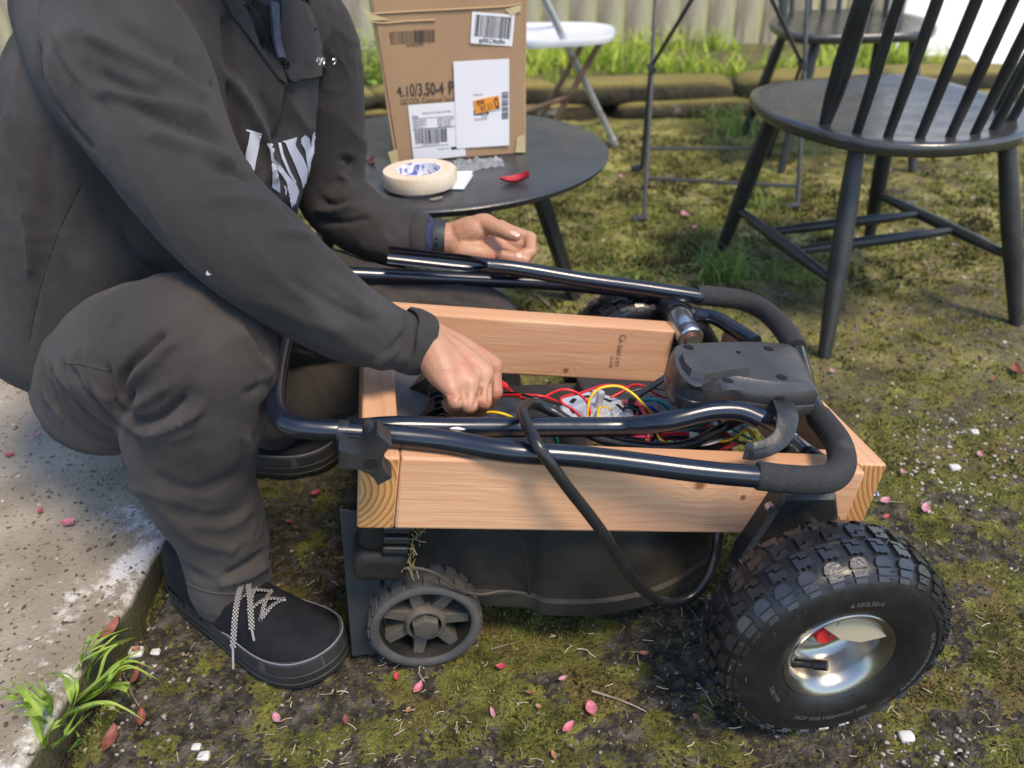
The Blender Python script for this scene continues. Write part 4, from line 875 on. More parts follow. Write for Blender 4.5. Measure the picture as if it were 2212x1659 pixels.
clip('yellow', 978, 899, 1038, 894, -.012); clip('red', 1070, 818, 1096, 838, -.005); clip('yellow', 1470, 966, 1440, 955, -.02)
q = MB(); a, b = PF(1488, 946, -.02), PF(1530, 952, -.02); M_ = frame_at(a, FR[:, 2], b-a)
obj('wire_connector', MB().box(0, .012, -.006, .006, -.006, .006, M_), wire_m['white'], mw, 30, bevel=.001); obj('wire_connector', MB().box(.0125, .024, -.0052, .0052, -.005, .005, M_), wire_m['white'], mw, 30, bevel=.001)

# ---- motor inside the deck
alu = mat('cast_aluminium', (.50, .51, .53), (.62, .63, .65), 40, .45, metal=.45, bump=.0004, bscale=250); dirty_alu = mat('dirty_cast_metal', (.10, .095, .085), (.20, .19, .17), 30, .65, metal=.4, bump=.001, bscale=160)
mo_c = PF(1290, 887, -.030); SF = frame_at(mo_c, FR[:, 2], FR[:, 0])
mtr = obj('motor_plate', MB().lathe([(.010, -.006), (.046, -.006), (.0475, -.004), (.0475, .000), (.0465, .0012), (.014, .0012), (.013, .004), (.010, .004)], 48, SF, closed=True), alu, mw, 40)
obj('motor_body', MB().lathe([(.001, -.060), (.040, -.060), (.042, -.055), (.042, -.0065), (.001, -.0065)], 40, SF), dirty_alu, mw, 40)
obj('motor_shaft', MB().lathe([(.0095, -.002), (.0095, .004), (.0048, .005), (.0048, .026), (.004, .0275), (.0001, .0275)], 20, SF), alu, mtr)
for i, a in enumerate([.3, .95, 1.75, 2.5, 3.3, 4.6]):
    aa = np.linspace(a-.20, a+.20, 8); q = MB().tube(SF(np.c_[.034*np.cos(aa), .034*np.sin(aa), np.full(8, .0014)]), .0030, 8, ry=.0004, up=FR[:, 2]); obj('vent_slot', q, deep, mtr)
for a, r_ in [(-.15, .022), (-.65, .024), (1.4, .040)]: obj('boss', MB().lathe([(.0045, 0), (.0045, .006), (.0022, .006), (.0022, .002)], 14, frame_at(SF(np.array([[r_*math.cos(a), r_*math.sin(a), .001]]))[0], FR[:, 2])), alu, mtr)

# ---- deck shell
lip = []
def ab_at(u, v, z): return FI(PZ(u, v, z))[:2]
near = [(1045, 1285), (1140, 1290), (1175, 1303), (1250, 1305), (1330, 1298), (1420, 1275), (1500, 1232), (1555, 1180)]
zl = .085
nl = [ab_at(u, v, zl) for u, v in near]
fc_ = np.array([nl[4][0]-.02, .195]); outl = [np.array([.06, .085]), np.array([.11, .075])]+nl+[np.array([.515, .19]), np.array([.50, .26]), np.array([.44, .32]), np.array([.34, .345]), np.array([.24, .33]), np.array([.12, .31]), np.array([.06, .30])]
outl = cat(outl, 4, True); oc_ = outl.mean(0)
def deck_ring(s_, top=None, z=None):
    ab = oc_+(outl-oc_)*s_
    P_ = FM(np.c_[ab, np.full(len(ab), top if top is not None else 0)])
    if z is not None:
        for i, p in enumerate(ab):
            base = FW(p[0], p[1], 0); k_ = (z-base[2])/FR[2, 2]; P_[i] = FW(p[0]-.0, p[1], k_)
    return P_
def tilt(ab_, z):
    """point above the frame-plan position ab_ at world height z, straight down the world vertical"""
    b_ = FW(ab_[0], ab_[1], -.2); return np.array([b_[0], b_[1], z])
lipw = np.array([[*PZ(u, v, zl)[:2], zl] for u, v in near])
# outline in world xy at lip height
def w_out(s_): 
    W_ = np.array([FW(p[0], p[1], FI([0, 0, 0])[2]*0-.26) for p in outl])[:, :2]
    return W_
WO = np.array([tilt(p, zl)[:2] for p in outl])
# correct so that the near lip passes through the measured points
d0 = lipw[3][:2]-np.array([tilt(nl[3], zl)[:2]])[0]; WO = WO+d0; WC = WO.mean(0)
def wr(s_, z, dz=None): return np.c_[WC+(WO-WC)*s_, np.full(len(WO), z)]
rings = [wr(1.015, zl-.018), wr(1.03, zl-.016), wr(1.03, zl+.004), wr(1.0, zl+.008), wr(.985, zl+.040), wr(.965, zl+.10)]
tpz = [FW(*(oc_+(p-oc_)*.93), -.085) for p in outl]; rings.append(np.array(tpz)); rings.append(np.array([FW(*(oc_+(p-oc_)*.86), -.070) for p in outl])); rings.append(np.array([FW(*(oc_+(p-oc_)*.10), -.078) for p in outl]))
obj('deck_shell', MB().loft(rings), dusty, mw, 35)
ridge = [PFb(1118, 1147, .012), PFb(1132, 1180, .022), PFb(1140, 1240, .038), PFb(1145, 1288, .05)]
obj('deck_seam', MB().tube(cat(ridge, 4), .0022, 8), plast, mw)
# plastic front corner with steps, left of the deck
q = MB(); q.box(.004, .062, .030, .37, -.150, -.0895, FM); obj('front_housing', q, dusty, mw, bevel=.014, seg=4)
for k_, z in enumerate((-.108, -.122, -.136)): obj('housing_step', MB().box(.030, .058, .022, .031, z-.005, z+.004, FM), plast, mw, bevel=.002)
obj('housing_lip', MB().loft([np.array([FW(a, b, c) for a, b in ((.0, .026), (.060, .026), (.066, .10), (.0, .10))]) for c in (-.146, -.188)]), dusty, mw, bevel=.012, seg=4)
dry = mat('dry_clippings', (.20, .16, .07), (.30, .25, .12), 60, .9); rr = np.random.RandomState(9)
q = MB()
for i in range(60):
    p = FW(.064+rr.randn()*.003, .026+rr.rand()*.02, -.095-rr.rand()*.085); d_ = rr.randn(3)*.006; q.tube([p, p+d_*.5+rr.randn(3)*.001, p+d_], .0005, 4)
obj('grass_clippings', q, dry, mw)['kind'] = 'stuff'
# wheel arch edge above the small wheel
obj('arch_edge', MB().tube(cat([PFb(868, 1228, .030), PFb(905, 1228, .028), PFb(940, 1238, .028), PFb(965, 1255, .03), PFb(1000, 1276, .035), PFb(1040, 1284, .04), PFb(1085, 1277, .045), PFb(1140, 1282, .05)], 5), .0018, 8), mat('pale_edge_plastic', (.055, .046, .036), rough=.6), mw)
# rubber flap at the front
fl = [PFb(734, 1100, .075), PFb(800, 1110, .075), PFb(800, 1330, .075), PFb(724, 1330, .075)]
fl = [np.array(p) for p in fl]; fl[2] = np.array([fl[1][0]+.004, fl[1][1]-.02, .012]); fl[3] = np.array([fl[0][0]-.012, fl[0][1]-.022, .012])
nn = np.cross(fl[1]-fl[0], fl[3]-fl[0]); nn /= np.linalg.norm(nn)
obj('rubber_flap', MB().loft([np.array(fl), np.array(fl)+nn*.004]), mat('rubber_sheet', (.022, .025, .030), (.032, .035, .040), 20, .5, bump=.0005, bscale=200), mw, bevel=.001)
# inner vent panel beside the left cross beam
obj('vent_panel', MB().loft([np.array([FW(a, b, c) for a, b, c in ((TT+.001, .02, -.030), (.085, .02, -.052), (.085, .36, -.052), (TT+.001, .36, -.030))]), np.array([FW(a, b, c-.02) for a, b, c in ((TT+.001, .02, -.030), (.085, .02, -.052), (.085, .36, -.052), (TT+.001, .36, -.030))])]), mat('grey_dusty_plastic', (.045, .045, .046), (.062, .062, .064), 20, .5, c3=(.10, .095, .09), c3s=12, c3r=(.6, .8)), mw, bevel=.001)
for k_ in range(22):
    b_ = .03+k_*.015; P_ = cat([FW(.086, b_, -.046), FW(.096, b_+.003, -.040), FW(.106, b_+.002, -.046)], 4); obj('vent_rib', MB().tube(P_, .0022, 6, ry=.005, up=FR[:, 2]), plast, mw)
for k_ in range(4):
    b_ = .05+k_*.085; obj('panel_gusset', MB().loft([np.array([FW(.060, b_, -.040), FW(.085, b_+.004, -.022), FW(.085, b_+.030, -.022)]), np.array([FW(.060, b_, -.050), FW(.085, b_+.004, -.052), FW(.085, b_+.030, -.052)])]), plast, mw, 20)
for a_, r_ in ((.113, .004), (.121, .003)): obj('panel_rail', MB().tube([FW(a_, .02, -.045), FW(a_+.002, .2, -.042), FW(a_, .36, -.045)], r_, 8), plast, mw)
obj('battery_tray', MB().box(.128, .205, .085, .21, -.078, -.040, FM), plast, mw, bevel=.004); obj('circuit_cover', MB().box(.132, .20, .095, .16, -.0395, -.034, FM), mat('smoked_cover', (.02, .018, .022), rough=.18), mw, bevel=.002)
obj('junction_box', MB().box(.37, .43, .14, .26, -.09, -.045, FM), plast, mw, bevel=.004); obj('junction_box', MB().box(.30, .44, .235, .30, -.085, -.05, FM), plast, mw, bevel=.004)
for (a_, b_) in ((.375, .075), (.40, .06), (.44, .09), (.335, .06)): obj('screw_boss', MB().lathe([(.006, -.05), (.006, 0), (.003, 0), (.003, -.01)], 14, frame_at(FW(a_, b_, -.042), FR[:, 2])), alu if b_ < .07 else plast, mw)
obj('grey_canister', MB().tube([PF(1545, 950, -.05), PF(1590, 905, -.05)], .020, 24), mat('galvanised', (.30, .31, .33), (.42, .43, .45), 30, .4, metal=.7), mw, 50)

# ---- drive: gearboxes, motors, wheels
steel = mat('motor_steel', (.50, .52, .55), (.60, .62, .65), 30, .28, metal=.95)
def gearbox(mirror):
    px = [(1690, 1064), (1803, 1062), (1809, 1114), (1803, 1153), (1760, 1190), (1700, 1235), (1650, 1262), (1606, 1258), (1592, 1225), (1602, 1195), (1640, 1140)]
    P_ = np.array([FI(PFb(u, v, -.020)) for u, v in px])[:, [0, 2]]; ce_ = P_.mean(0); fb = lambda b: (FWD-b) if mirror else b
    mk = lambda s_, b: FM(np.c_[(ce_+(P_-ce_)*s_)[:, 0], np.full(len(P_), fb(b)), (ce_+(P_-ce_)*s_)[:, 1]])
    q = MB().loft([mk(1, -.0005), mk(1, -.022), mk(.93, -.028), mk(.2, -.030)]); g = obj('gearbox', q, plast, mw, 25)
    for (u, v, r_, h_) in [(1752, 1128, .007, .014), (1664, 1096, .005, .004), (1650, 1225, .012, .008)]:
        p = FI(PFb(u, v, -.028)); obj('gearbox_peg' if r_ > .006 else 'screw', MB().tube([FW(p[0], fb(-.024), p[2]), FW(p[0], fb(-.028-h_), p[2])], r_, 14), plast if r_ > .005 else steel, g, 50)
gearbox(False); gearbox(True)
obj('screw', MB().tube([FW(.480, -.001, -.055), FW(.480, -.006, -.055)], .0045, 10), steel, mw)
q = PFb(1868, 1082, .03); o_ = FI(q); nail = MB().tube([FW(FL+.0, .035, -.052), FW(FL+.014, .033, -.053)], .0024, 8); obj('nail', nail, steel, mw); obj('nail_head', MB().tube([FW(FL+.014, .033, -.053), FW(FL+.016, .033, -.053)], .0045, 10), steel, mw)
def drive_motor(P0, P1, r_):
    ax = P1-P0; ln = np.linalg.norm(ax); M_ = frame_at(P0, ax)
    m_ = obj('drive_motor', MB().lathe([(.001, 0), (r_*.97, 0), (r_, .002), (r_, ln*.78), (r_*.97, ln*.80), (r_*.97, ln*.815), (r_, ln*.83), (r_, ln-.002), (r_*.9, ln), (r_*.45, ln), (r_*.45, ln+.004), (.001, ln+.004)], 32, M_), steel, mw, 35)
    obj('motor_band', MB().lathe([(r_*1.01, ln*.05), (r_*1.06, ln*.06), (r_*1.06, ln*.28), (r_*1.01, ln*.29)], 32, M_, closed=True), plast, m_); obj('motor_band', MB().lathe([(r_*1.01, ln*.31), (r_*1.05, ln*.315), (r_*1.05, ln*.42), (r_*1.01, ln*.43)], 32, M_, closed=True), plast, m_)
    obj('brush_ring', MB().lathe([(r_*.47, ln), (r_*.54, ln), (r_*.54, ln+.001), (r_*.47, ln+.001)], 24, M_, closed=True), mat('brush_copper', (.30, .06, .04), rough=.5), m_)
drive_motor(PF(1448, 655, .012), PF(1493, 733, -.004), .0195); drive_motor(PF(1772, 1020, -.022), PF(1690, 953, -.020), .0180)

rubber = mat('black_rubber', (.009, .009, .0095), (.015, .015, .016), 60, .36, spec=.5, bump=.0003, bscale=300, c3=(.035, .032, .028), c3s=18, c3r=(.64, .8)); chrome = mat('polished_rim', (.40, .385, .35), (.33, .32, .29), 18, .27, metal=1, bump=.0003, bscale=40); redp = mat('red_cap_plastic', (.62, .03, .025), rough=.45)
def big_wheel(ctr, ax):
    """pneumatic wheel; ax points outwards"""
    RO = .131; M_ = frame_at(ctr, ax, (1, 0, 0))
    wh = obj('wheel', MB().lathe([(.020, -.030), (.052, -.030), (.056, -.036), (.0605, -.036), (.0605, -.033), (.050, -.028), (.044, -.018), (.0435, .0), (.0435, .012), (.047, .022), (.0515, .029), (.0560, .0335), (.0605, .0345), (.062, .037), (.0605, .0385), (.055, .0365), (.0495, .031), (.0455, .022), (.041, .006), (.036, -.002), (.028, -.004), (.020, -.004)], 64, M_, closed=True), chrome, mw, 50)
    # tyre carcass
    half = [(.0595, .036), (.066, .0405), (.078, .0452), (.092, .0462), (.105, .0438), (.114, .0395), (.1205, .033), (.1245, .0235), (.1262, .012), (.1266, 0)]
    pr = half+[(r_, -h) for r_, h in half[-2::-1]]
    prc = cat(pr, 3); obj('tyre', MB().lathe([tuple(p) for p in prc], 96, M_, closed=True), rubber, wh, 60)
    q = MB(); NB = 30
    arc = prc[np.argsort(prc[:, 1])]
    def surf(s_, th, lift):
        """s_ in metres across the tread from the crown (signed), th angle"""
        dr = np.interp(abs(s_), [0, .012, .0235, .033, .0405, .0455, .055], [.1266, .1262, .1245, .1205, .1145, .1085, .100]); hh = np.interp(abs(s_), [0, .012, .0235, .033, .0405, .0455, .055], [0, .012, .0235, .032, .0385, .0425, .0447])
        nr = np.interp(abs(s_), [0, .0235, .033, .0405, .055], [1, .93, .8, .6, .25]); nh = math.sqrt(1-nr*nr)
        r2 = dr+lift*nr; h2 = (hh+lift*nh)*(1 if s_ >= 0 else -1)
        return (r2*math.cos(th), r2*math.sin(th), h2)
    def block(poly, lift, base=-.0008):
        """poly in (s, arc metres) -> raised block"""
        A = np.array([surf(s_, t_/RO, base) for s_, t_ in poly]); Bp = np.array([surf(s_, t_/RO, lift) for s_, t_ in poly]); ce_ = Bp.mean(0)
        q.loft([M_(A), M_(ce_+(Bp-ce_)*.96)])
    step = 2*math.pi*RO/NB
    for i in range(NB):
        t0 = i*step
        for sg in (-1, 1):
            tt = t0+(.5*step if sg < 0 else 0); S = lambda pts: [(sg*s_, tt+t_) for s_, t_ in pts]
            block(S([(.0012, .003), (.0085, .001), (.0085, .010), (.0045, .0105), (.0045, .0185), (.0012, .0185)]), .0040)
            block(S([(.0100, .001), (.0165, .0), (.0200, .004), (.0178, .0075), (.0200, .0105), (.0178, .0135), (.0195, .0175), (.0062, .0185), (.0062, .0125), (.0100, .012)]), .0040)
            block(S([(.0225, .0115), (.0245, .0065), (.0300, .0045), (.0330, .0045), (.0330, .0235), (.0300, .0245), (.0245, .0215), (.0225, .0165)]), .0040)
            block(S([(.0340, .006), (.0392, .0065), (.0392, .0225), (.0340, .023)]), .0036)
            block(S([(.0404, .0072), (.0438, .0075), (.0438, .0215), (.0404, .022)]), .0020)
    obj('tread', q, mat('tread_rubber', (.012, .012, .013), (.020, .020, .022), 60, .29, spec=.8, bump=.0003, bscale=300, c3=(.05, .046, .04), c3s=18, c3r=(.64, .8)), wh, 20)  # tread paler than the sidewall: skylight on it is put into the colour
    rr = np.random.RandomState(3); q = MB()
    for i in range(170):                                  # moulding hairs
        th = rr.rand()*6.283; s_ = rr.choice([.0365, .042, .050, .0255])*rr.choice([-1, 1, 1]); a = np.array(surf(s_, th, .002)); b = np.array(surf(s_, th, .006+rr.rand()*.003))
        q.tube(M_(np.array([a, b])), [.0007, .0003], 4)
    obj('moulding_hair', q, mat('hair_rubber', (.05, .05, .052), rough=.4), wh, 0)['kind'] = 'stuff'
    def ring_text(s, rad, th0, size, h, flip=False):
        t = text_mb(s, size, lambda w: w, .0002, 'CENTER'); V_ = t.v[0]; th = th0+(V_[:, 0]/rad)*(1 if flip else -1); r_ = rad+V_[:, 1]*(-1 if flip else 1)
        P_ = np.c_[r_*np.cos(th), r_*np.sin(th), np.full(len(V_), h)+.0]; t.v[0] = M_(P_); t.f = [tuple(reversed(f)) for f in t.f] if flip else t.f; obj('raised_lettering', t, mat('lettering_rubber', (.085, .085, .085), rough=.5), wh, 0)  # paler rubber carries the sheen of the letters as colour
    up_ang = math.atan2((np.array([0, 0, 1.0]) @ np.array(M_(np.array([[0, 1, 0]])))[0]-ctr[2]), (np.array([0, 0, 1.0]) @ np.array(M_(np.array([[1, 0, 0]])))[0]-ctr[2]))
    ring_text('4.10/3.50-4', .085, up_ang-.1, .008, .0464); ring_text('NOT FOR HIGHWAY USE', .086, up_ang+math.pi, .0075, .0464, True); ring_text('MAX. INFLATION PRESSURE 30 PSI', .096, up_ang-1.75, .006, .0464); ring_text('TUBE TYPE', .078, up_ang+2.0, .006, .0460, True)
    q = MB(); aa = np.linspace(up_ang-.9, up_ang-2.5, 24); q.tube(M_(np.c_[.1025*np.cos(aa), .1025*np.sin(aa), np.full(24, .0448)]), .0006, 5); aa = np.linspace(up_ang+2.2, up_ang+3.6, 24); q.tube(M_(np.c_[.0665*np.cos(aa), .0665*np.sin(aa), np.full(24, .0412)]), .0006, 5); obj('raised_line', q, rubber, wh)
    # hub, axle cap, valve, tag
    obj('hub', MB().lathe([(.0001, -.030), (.0195, -.030), (.0195, .000), (.016, .003), (.0001, .003)], 28, M_), chrome, wh, 50)
    up2 = np.array([math.cos(up_ang), math.sin(up_ang)]); rt2 = np.array([-up2[1], up2[0]])
    L2 = lambda r_, u_, h: M_(np.array([[*(rt2*r_+up2*u_), h]]))[0]
    obj('axle_cap', MB().lathe([(.0001, .002), (.0115, .002), (.0115, .013), (.0105, .0145), (.0001, .0145)], 28, frame_at(L2(.006, .010, .003), ax)), redp, wh, 45)
    v0, v1 = L2(.036, -.024, .018), L2(.010, -.013, .036); obj('valve_stem', MB().tube([v0, lerp(v0, v1, .55), lerp(v0, v1, .58), v1], [.0048, .0046, .0056, .0054], 14), rubber, wh, 35)
    tg = [L2(.022, .038, .020), L2(-.002, .050, .024), L2(-.030, .044, .028), L2(-.050, .018, .034), L2(-.024, .012, .032), L2(-.004, .014, .026), L2(.010, .024, .020)]
    tgc = np.array(tg); nn_ = np.array(ax)/np.linalg.norm(ax); obj('paper_tag', MB().loft([tgc, tgc+nn_*.0006]), mat('cream_tag', (.42, .37, .26), rough=.5), wh, 20)
    obj('tag_tie', MB().tube([L2(.0, .050, .026), L2(.004, .012, .020)], .0009, 6), steel, wh)
    return wh
AXN = np.array([math.sin(.1341), -math.cos(.1341), 0.0])
wc = PZ(1816, 1424, .131)-AXN*.040
big_wheel(wc, AXN)
obj('axle', MB().tube([wc+AXN*.0, wc-AXN*.10], .008, 12), steel, mw)
spn = abs(FI(wc)[1])
wf = wc-AXN*(FWD+2*spn)-FR[:, 0]*np.array([1, 1, 0])*.030; big_wheel(wf, -AXN); obj('axle', MB().tube([wf, wf+AXN*.10], .008, 12), steel, mw)

def small_wheel(ctr, ax):
    M0 = frame_at(ctr, ax, (0, 0, 1)); RO = .061; M_ = lambda v: M0(np.asarray(v)*np.array([1.115, 1.115, 1.25]))
    wh = obj('front_wheel', MB().lathe([(.010, -.020), (.050, -.020), (.0505, -.004), (.0505, .014), (.0485, .016), (.047, .012), (.0455, -.014), (.012, -.014)], 56, M_, closed=True), dusty, mw, 40)  # disc darker than the spokes: shade of the recesses painted in
    obj('tyre', MB().lathe([(.0490, -.021), (.058, -.021), (RO-.001, -.018), (RO-.0025, -.006), (RO-.0025, .006), (RO-.001, .012), (.0590, .0185), (.0545, .0200), (.0505, .0185), (.0490, .0150)], 64, M_, closed=True), mat('worn_grey_tyre', (.045, .045, .045), (.080, .077, .072), 25, .75, bump=.0008, bscale=260, c3=(.11, .095, .075), c3s=20, c3r=(.6, .75)), wh, 50)
    q = MB()
    for row, h in ((0, -.012), (1, .009)):
        for i in range(22):
            th = (i+.5*row)*2*math.pi/22; c_, s_ = math.cos(th), math.sin(th); M2 = lambda v: M_(np.c_[(RO-.0035+v[:, 2])*c_-v[:, 0]*s_, (RO-.0035+v[:, 2])*s_+v[:, 0]*c_, h+v[:, 1]]); q.box(-.0058, .0058, -.0072, .0072, 0, .0042, M2)
    obj('tread', q, mat('worn_tread', (.040, .040, .042), (.075, .072, .068), 30, .7, c3=(.12, .09, .05), c3s=40, c3r=(.64, .7)), wh, 20)
    for i in range(7):
        th = i*2*math.pi/7+.2; c_, s_ = math.cos(th), math.sin(th); M2 = lambda v: M_(np.c_[v[:, 0]*c_-v[:, 1]*s_, v[:, 0]*s_+v[:, 1]*c_, v[:, 2]])
        q = MB().loft([M2(np.array([(.018, -.0075, z), (.048, -.0060, z2_), (.048, .0060, z2_), (.018, .0075, z)])) for z, z2_ in ((-.014, -.014), (.008, .0105))]); obj('spoke', q, hubm, wh, 20, bevel=.0008)
    obj('hub_ring', MB().lathe([(.0165, -.014), (.0225, -.014), (.0225, .013), (.0205, .0155), (.0175, .0150), (.0165, .011)], 40, M_, closed=True), hubm, wh)
    obj('hub_cap', MB().lathe([(.0001, .004), (.0160, .004), (.0160, .017), (.0140, .020), (.0001, .0205)], 6, M_), hubm, wh, 25, bevel=.0008)
sc = PZ(920, 1360, .068)-AXN*.024
small_wheel(sc, AXN); sf = sc-AXN*.40; small_wheel(sf, -AXN)
obj('front_axle', MB().tube([sc-AXN*.012, sf+AXN*.012], .006, 10), steel, mw)
# ================================================================ THE CROUCHING PERSON
pr = empty('person', (-.48, .98, 0), 'person in charcoal hoodie and dark trousers crouching and reaching into the mower', 'person')
PRO = np.array(pr.location)
def remesh(mb, voxel, it=6, lam=.5):
    """fuse overlapping tubes into one continuous surface and relax it"""
    me = mb.mesh('tmp'); o = bpy.data.objects.new('tmp', me); C.objects.link(o)
    m = o.modifiers.new('r', 'REMESH'); m.mode = 'VOXEL'; m.voxel_size = voxel; m.adaptivity = 0
    dg = bpy.context.evaluated_depsgraph_get(); ev = bpy.data.meshes.new_from_object(o.evaluated_get(dg))
    V_ = np.zeros(len(ev.vertices)*3); ev.vertices.foreach_get('co', V_); V_ = V_.reshape(-1, 3)
    E_ = np.zeros(len(ev.edges)*2, int); ev.edges.foreach_get('vertices', E_); E_ = E_.reshape(-1, 2)
    bpy.data.objects.remove(o, do_unlink=True)
    V_ = relax(V_, E_, it, lam)
    return ev, V_, E_
def relax(V_, E_, it, lam=.5):
    deg = np.bincount(E_.ravel(), minlength=len(V_))[:, None].clip(1)
    for k_ in range(it):
        S_ = np.zeros_like(V_)
        for a in range(3):
            S_[:, a] = np.bincount(E_[:, 0], V_[E_[:, 1], a], len(V_))+np.bincount(E_[:, 1], V_[E_[:, 0], a], len(V_))
        l_ = lam if k_ % 2 == 0 else -lam*.96
        V_ = V_+l_*(S_/deg-V_)
    return V_
def vnormals(ev, V_):
    ev.vertices.foreach_set('co', V_.ravel()); ev.update(); N_ = np.zeros(len(V_)*3); ev.vertex_normals.foreach_get('vector', N_); return N_.reshape(-1, 3)
def seg_dist(P_, poly):
    best = np.full(len(P_), 1e9); 
    for a, b in zip(poly[:-1], poly[1:]):
        d = b-a; t = np.clip(((P_-a)@d)/(d@d+1e-9), 0, 1); q = np.hypot(*(P_-(a+t[:, None]*d)).T); best = np.minimum(best, q)
    return best
def folds(ev, V_, strokes):
    """cloth folds: each stroke is a ridge (+) or a crease (-) traced where it lies on the cloth facing the viewer"""
    N_ = vnormals(ev, V_); uv, dep = proj(V_); view = CAMO-V_; view /= np.linalg.norm(view, axis=1)[:, None]; face = np.clip((N_*view).sum(1)*2.5, 0, 1)
    D_ = np.zeros(len(V_))
    for pts, wpx, amp in strokes:
        p = cat(np.array(pts, float), 4); d = seg_dist(uv, p); ends = np.minimum(np.hypot(*(uv-p[0]).T), np.hypot(*(uv-p[-1]).T))
        fade = np.clip(ends/(wpx*1.6), .25, 1)
        D_ += amp*1.3*np.exp(-(d/(wpx*.78))**2)*fade
    return V_+N_*(D_*face)[:, None]
def wrinkle(ev, V_, amp, sc, seed=0, aniso=(1, 1, 1)):
    N_ = vnormals(ev, V_); P_ = V_*np.array(aniso)*sc+seed
    n_ = (fbm(P_[:, 0]+P_[:, 2]*.7, P_[:, 1]-P_[:, 2]*.6, 3)-.5)*2
    return V_+N_*(n_*amp)[:, None]
def ridges(ev, V_, amp, sc, seed, ax=(1, 1, 1)):
    N_ = vnormals(ev, V_); P_ = V_*np.array(ax)*sc+seed; wx = (fbm(P_[:, 0]*.7, P_[:, 2]*.7+3, 2)-.5)*1.6
    n_ = fbm(P_[:, 0]+P_[:, 2]*.8+wx, P_[:, 1]-P_[:, 2]*.5+wx, 2); r_ = (1-np.abs(2*n_-1)*2.2).clip(0, 1)**2; m_ = np.clip((fbm(P_[:, 0]*.3+9, P_[:, 1]*.3+P_[:, 2]*.3, 2)-.38)*4, 0, 1)
    return V_+N_*((r_-.35)*m_*amp)[:, None]
def put(ev, V_, name, mats, parent=pr, smooth=180):
    ev.vertices.foreach_set('co', (V_-PRO).ravel()); ev.update(); ev.name = name; ev.materials.clear(); finish(ev, mats, smooth)
    o = bpy.data.objects.new(name, ev); C.objects.link(o); o.parent = parent; return o
def limb(q, pts, n=28, sub=6, flat=None):
    """pts: (u, v, depth, radius) or ((x,y,z), radius)"""
    P_ = [];
    for p in pts:
        if len(p) == 4: P_.append([*PD(p[0], p[1], p[2]), p[3]])
        else: P_.append([*p[0], p[1]])
    P_ = cat(P_, sub); q.tube(P_[:, :3], P_[:, 3], n, ry=P_[:, 3]*(flat or 1)); e0, e1 = P_[0], P_[-1]
    for e in (e0, e1): ball(q, e[:3], e[3]*.985)
def ball(q, c, r, n=16):
    a = np.linspace(-math.pi/2, math.pi/2, 9); q.lathe([(max(r*math.cos(t), 1e-4), r*math.sin(t)) for t in a], n, lambda v: v+np.array(c))
def fab(name, c1, c2, sheen=.25, weave=1400):
    m = mat(name, c1, c2, 5, .92, sheen=sheen, spec=.2, c3=tuple(min(1, x*1.6+.006) for x in c2), c3s=7, c3r=(.50, .82))
    N, L_ = nt(m); b = N['Principled BSDF']; tc = N['Texture Coordinate']
    w1 = N.new('ShaderNodeTexNoise'); w1.inputs['Scale'].default_value = weave; w1.inputs['Detail'].default_value = 2; L_.new(tc.outputs['Object'], w1.inputs[0])
    w2 = N.new('ShaderNodeTexNoise'); w2.inputs['Scale'].default_value = 60; w2.inputs['Detail'].default_value = 5; L_.new(tc.outputs['Object'], w2.inputs[0])
    ad = N.new('ShaderNodeMath'); ad.operation = 'MULTIPLY_ADD'; L_.new(w1.outputs['Fac'], ad.inputs[0]); ad.inputs[1].default_value = .35; L_.new(w2.outputs['Fac'], ad.inputs[2])
    bp = N.new('ShaderNodeBump'); bp.inputs['Distance'].default_value = .0030; bp.inputs['Strength'].default_value = .7; L_.new(ad.outputs[0], bp.inputs['Height']); L_.new(bp.outputs[0], b.inputs['Normal'])
    b.inputs['Sheen Tint'].default_value = (.7, .7, .8, 1)
    return m
hood_m = fab('charcoal_fleece', (.030, .028, .0265), (.042, .0395, .038), .08); trou_m = fab('washed_black_twill', (.034, .030, .0275), (.058, .051, .047), .08)
Fv = np.array([.8, -.6, 0]); Sv = np.array([.6, .8, 0])

# ---------------- hoodie
q = MB(); rings = []
spec_ = [(.285, (-.550, 1.075), .180, .170), (.305, (-.550, 1.075), .203, .193), (.35, (-.545, 1.07), .215, .205), (.44, (-.52, 1.075), .215, .200), (.54, (-.475, 1.08), .215, .185), (.62, (-.435, 1.085), .200, .160), (.68, (-.405, 1.085), .180, .135), (.725, (-.385, 1.085), .140, .110), (.76, (-.385, 1.08), .095, .095), (.80, (-.37, 1.075), .080, .085)]
th = np.arange(48)*2*math.pi/48
sp4 = cat([(z, c[0], c[1], s_, f_) for z, c, s_, f_ in spec_], 4)
for z, x_, y_, s_, f_ in sp4:
    ce, se_ = np.cos(th), np.sin(th); ex_ = .82
    rings.append(np.array([x_, y_, z])+np.outer(np.sign(ce)*np.abs(ce)**ex_*f_, Fv+[0, 0, -.12])+np.outer(np.sign(se_)*np.abs(se_)**ex_*s_, Sv))
q.loft(rings)
arm = [(205, 10, .90, .080), (235, 95, .88, .086), (285, 185, .855, .084), (345, 290, .83, .070), (406, 390, .812, .062), (475, 478, .802, .0575), (560, 552, .802, .0560), (655, 624, .822, .0505), (750, 689, .852, .0445), (830, 724, .882, .0370), (880, 735, .900, .0318)]
limb(q, arm, 32)
far_sh = np.array([-.285, 1.25, .655]); far_el = PD(715, 430, 1.26)
limb(q, [((-.33, 1.20, .675), .085), (far_sh, .078), ((-.272, 1.262, .58), .068), (tuple(PD(712, 400, 1.27)), .060), (tuple(PD(765, 470, 1.26)), .055), (tuple(PD(840, 505, 1.25)), .047), (tuple(PD(905, 515, 1.245)), .038)], 28)
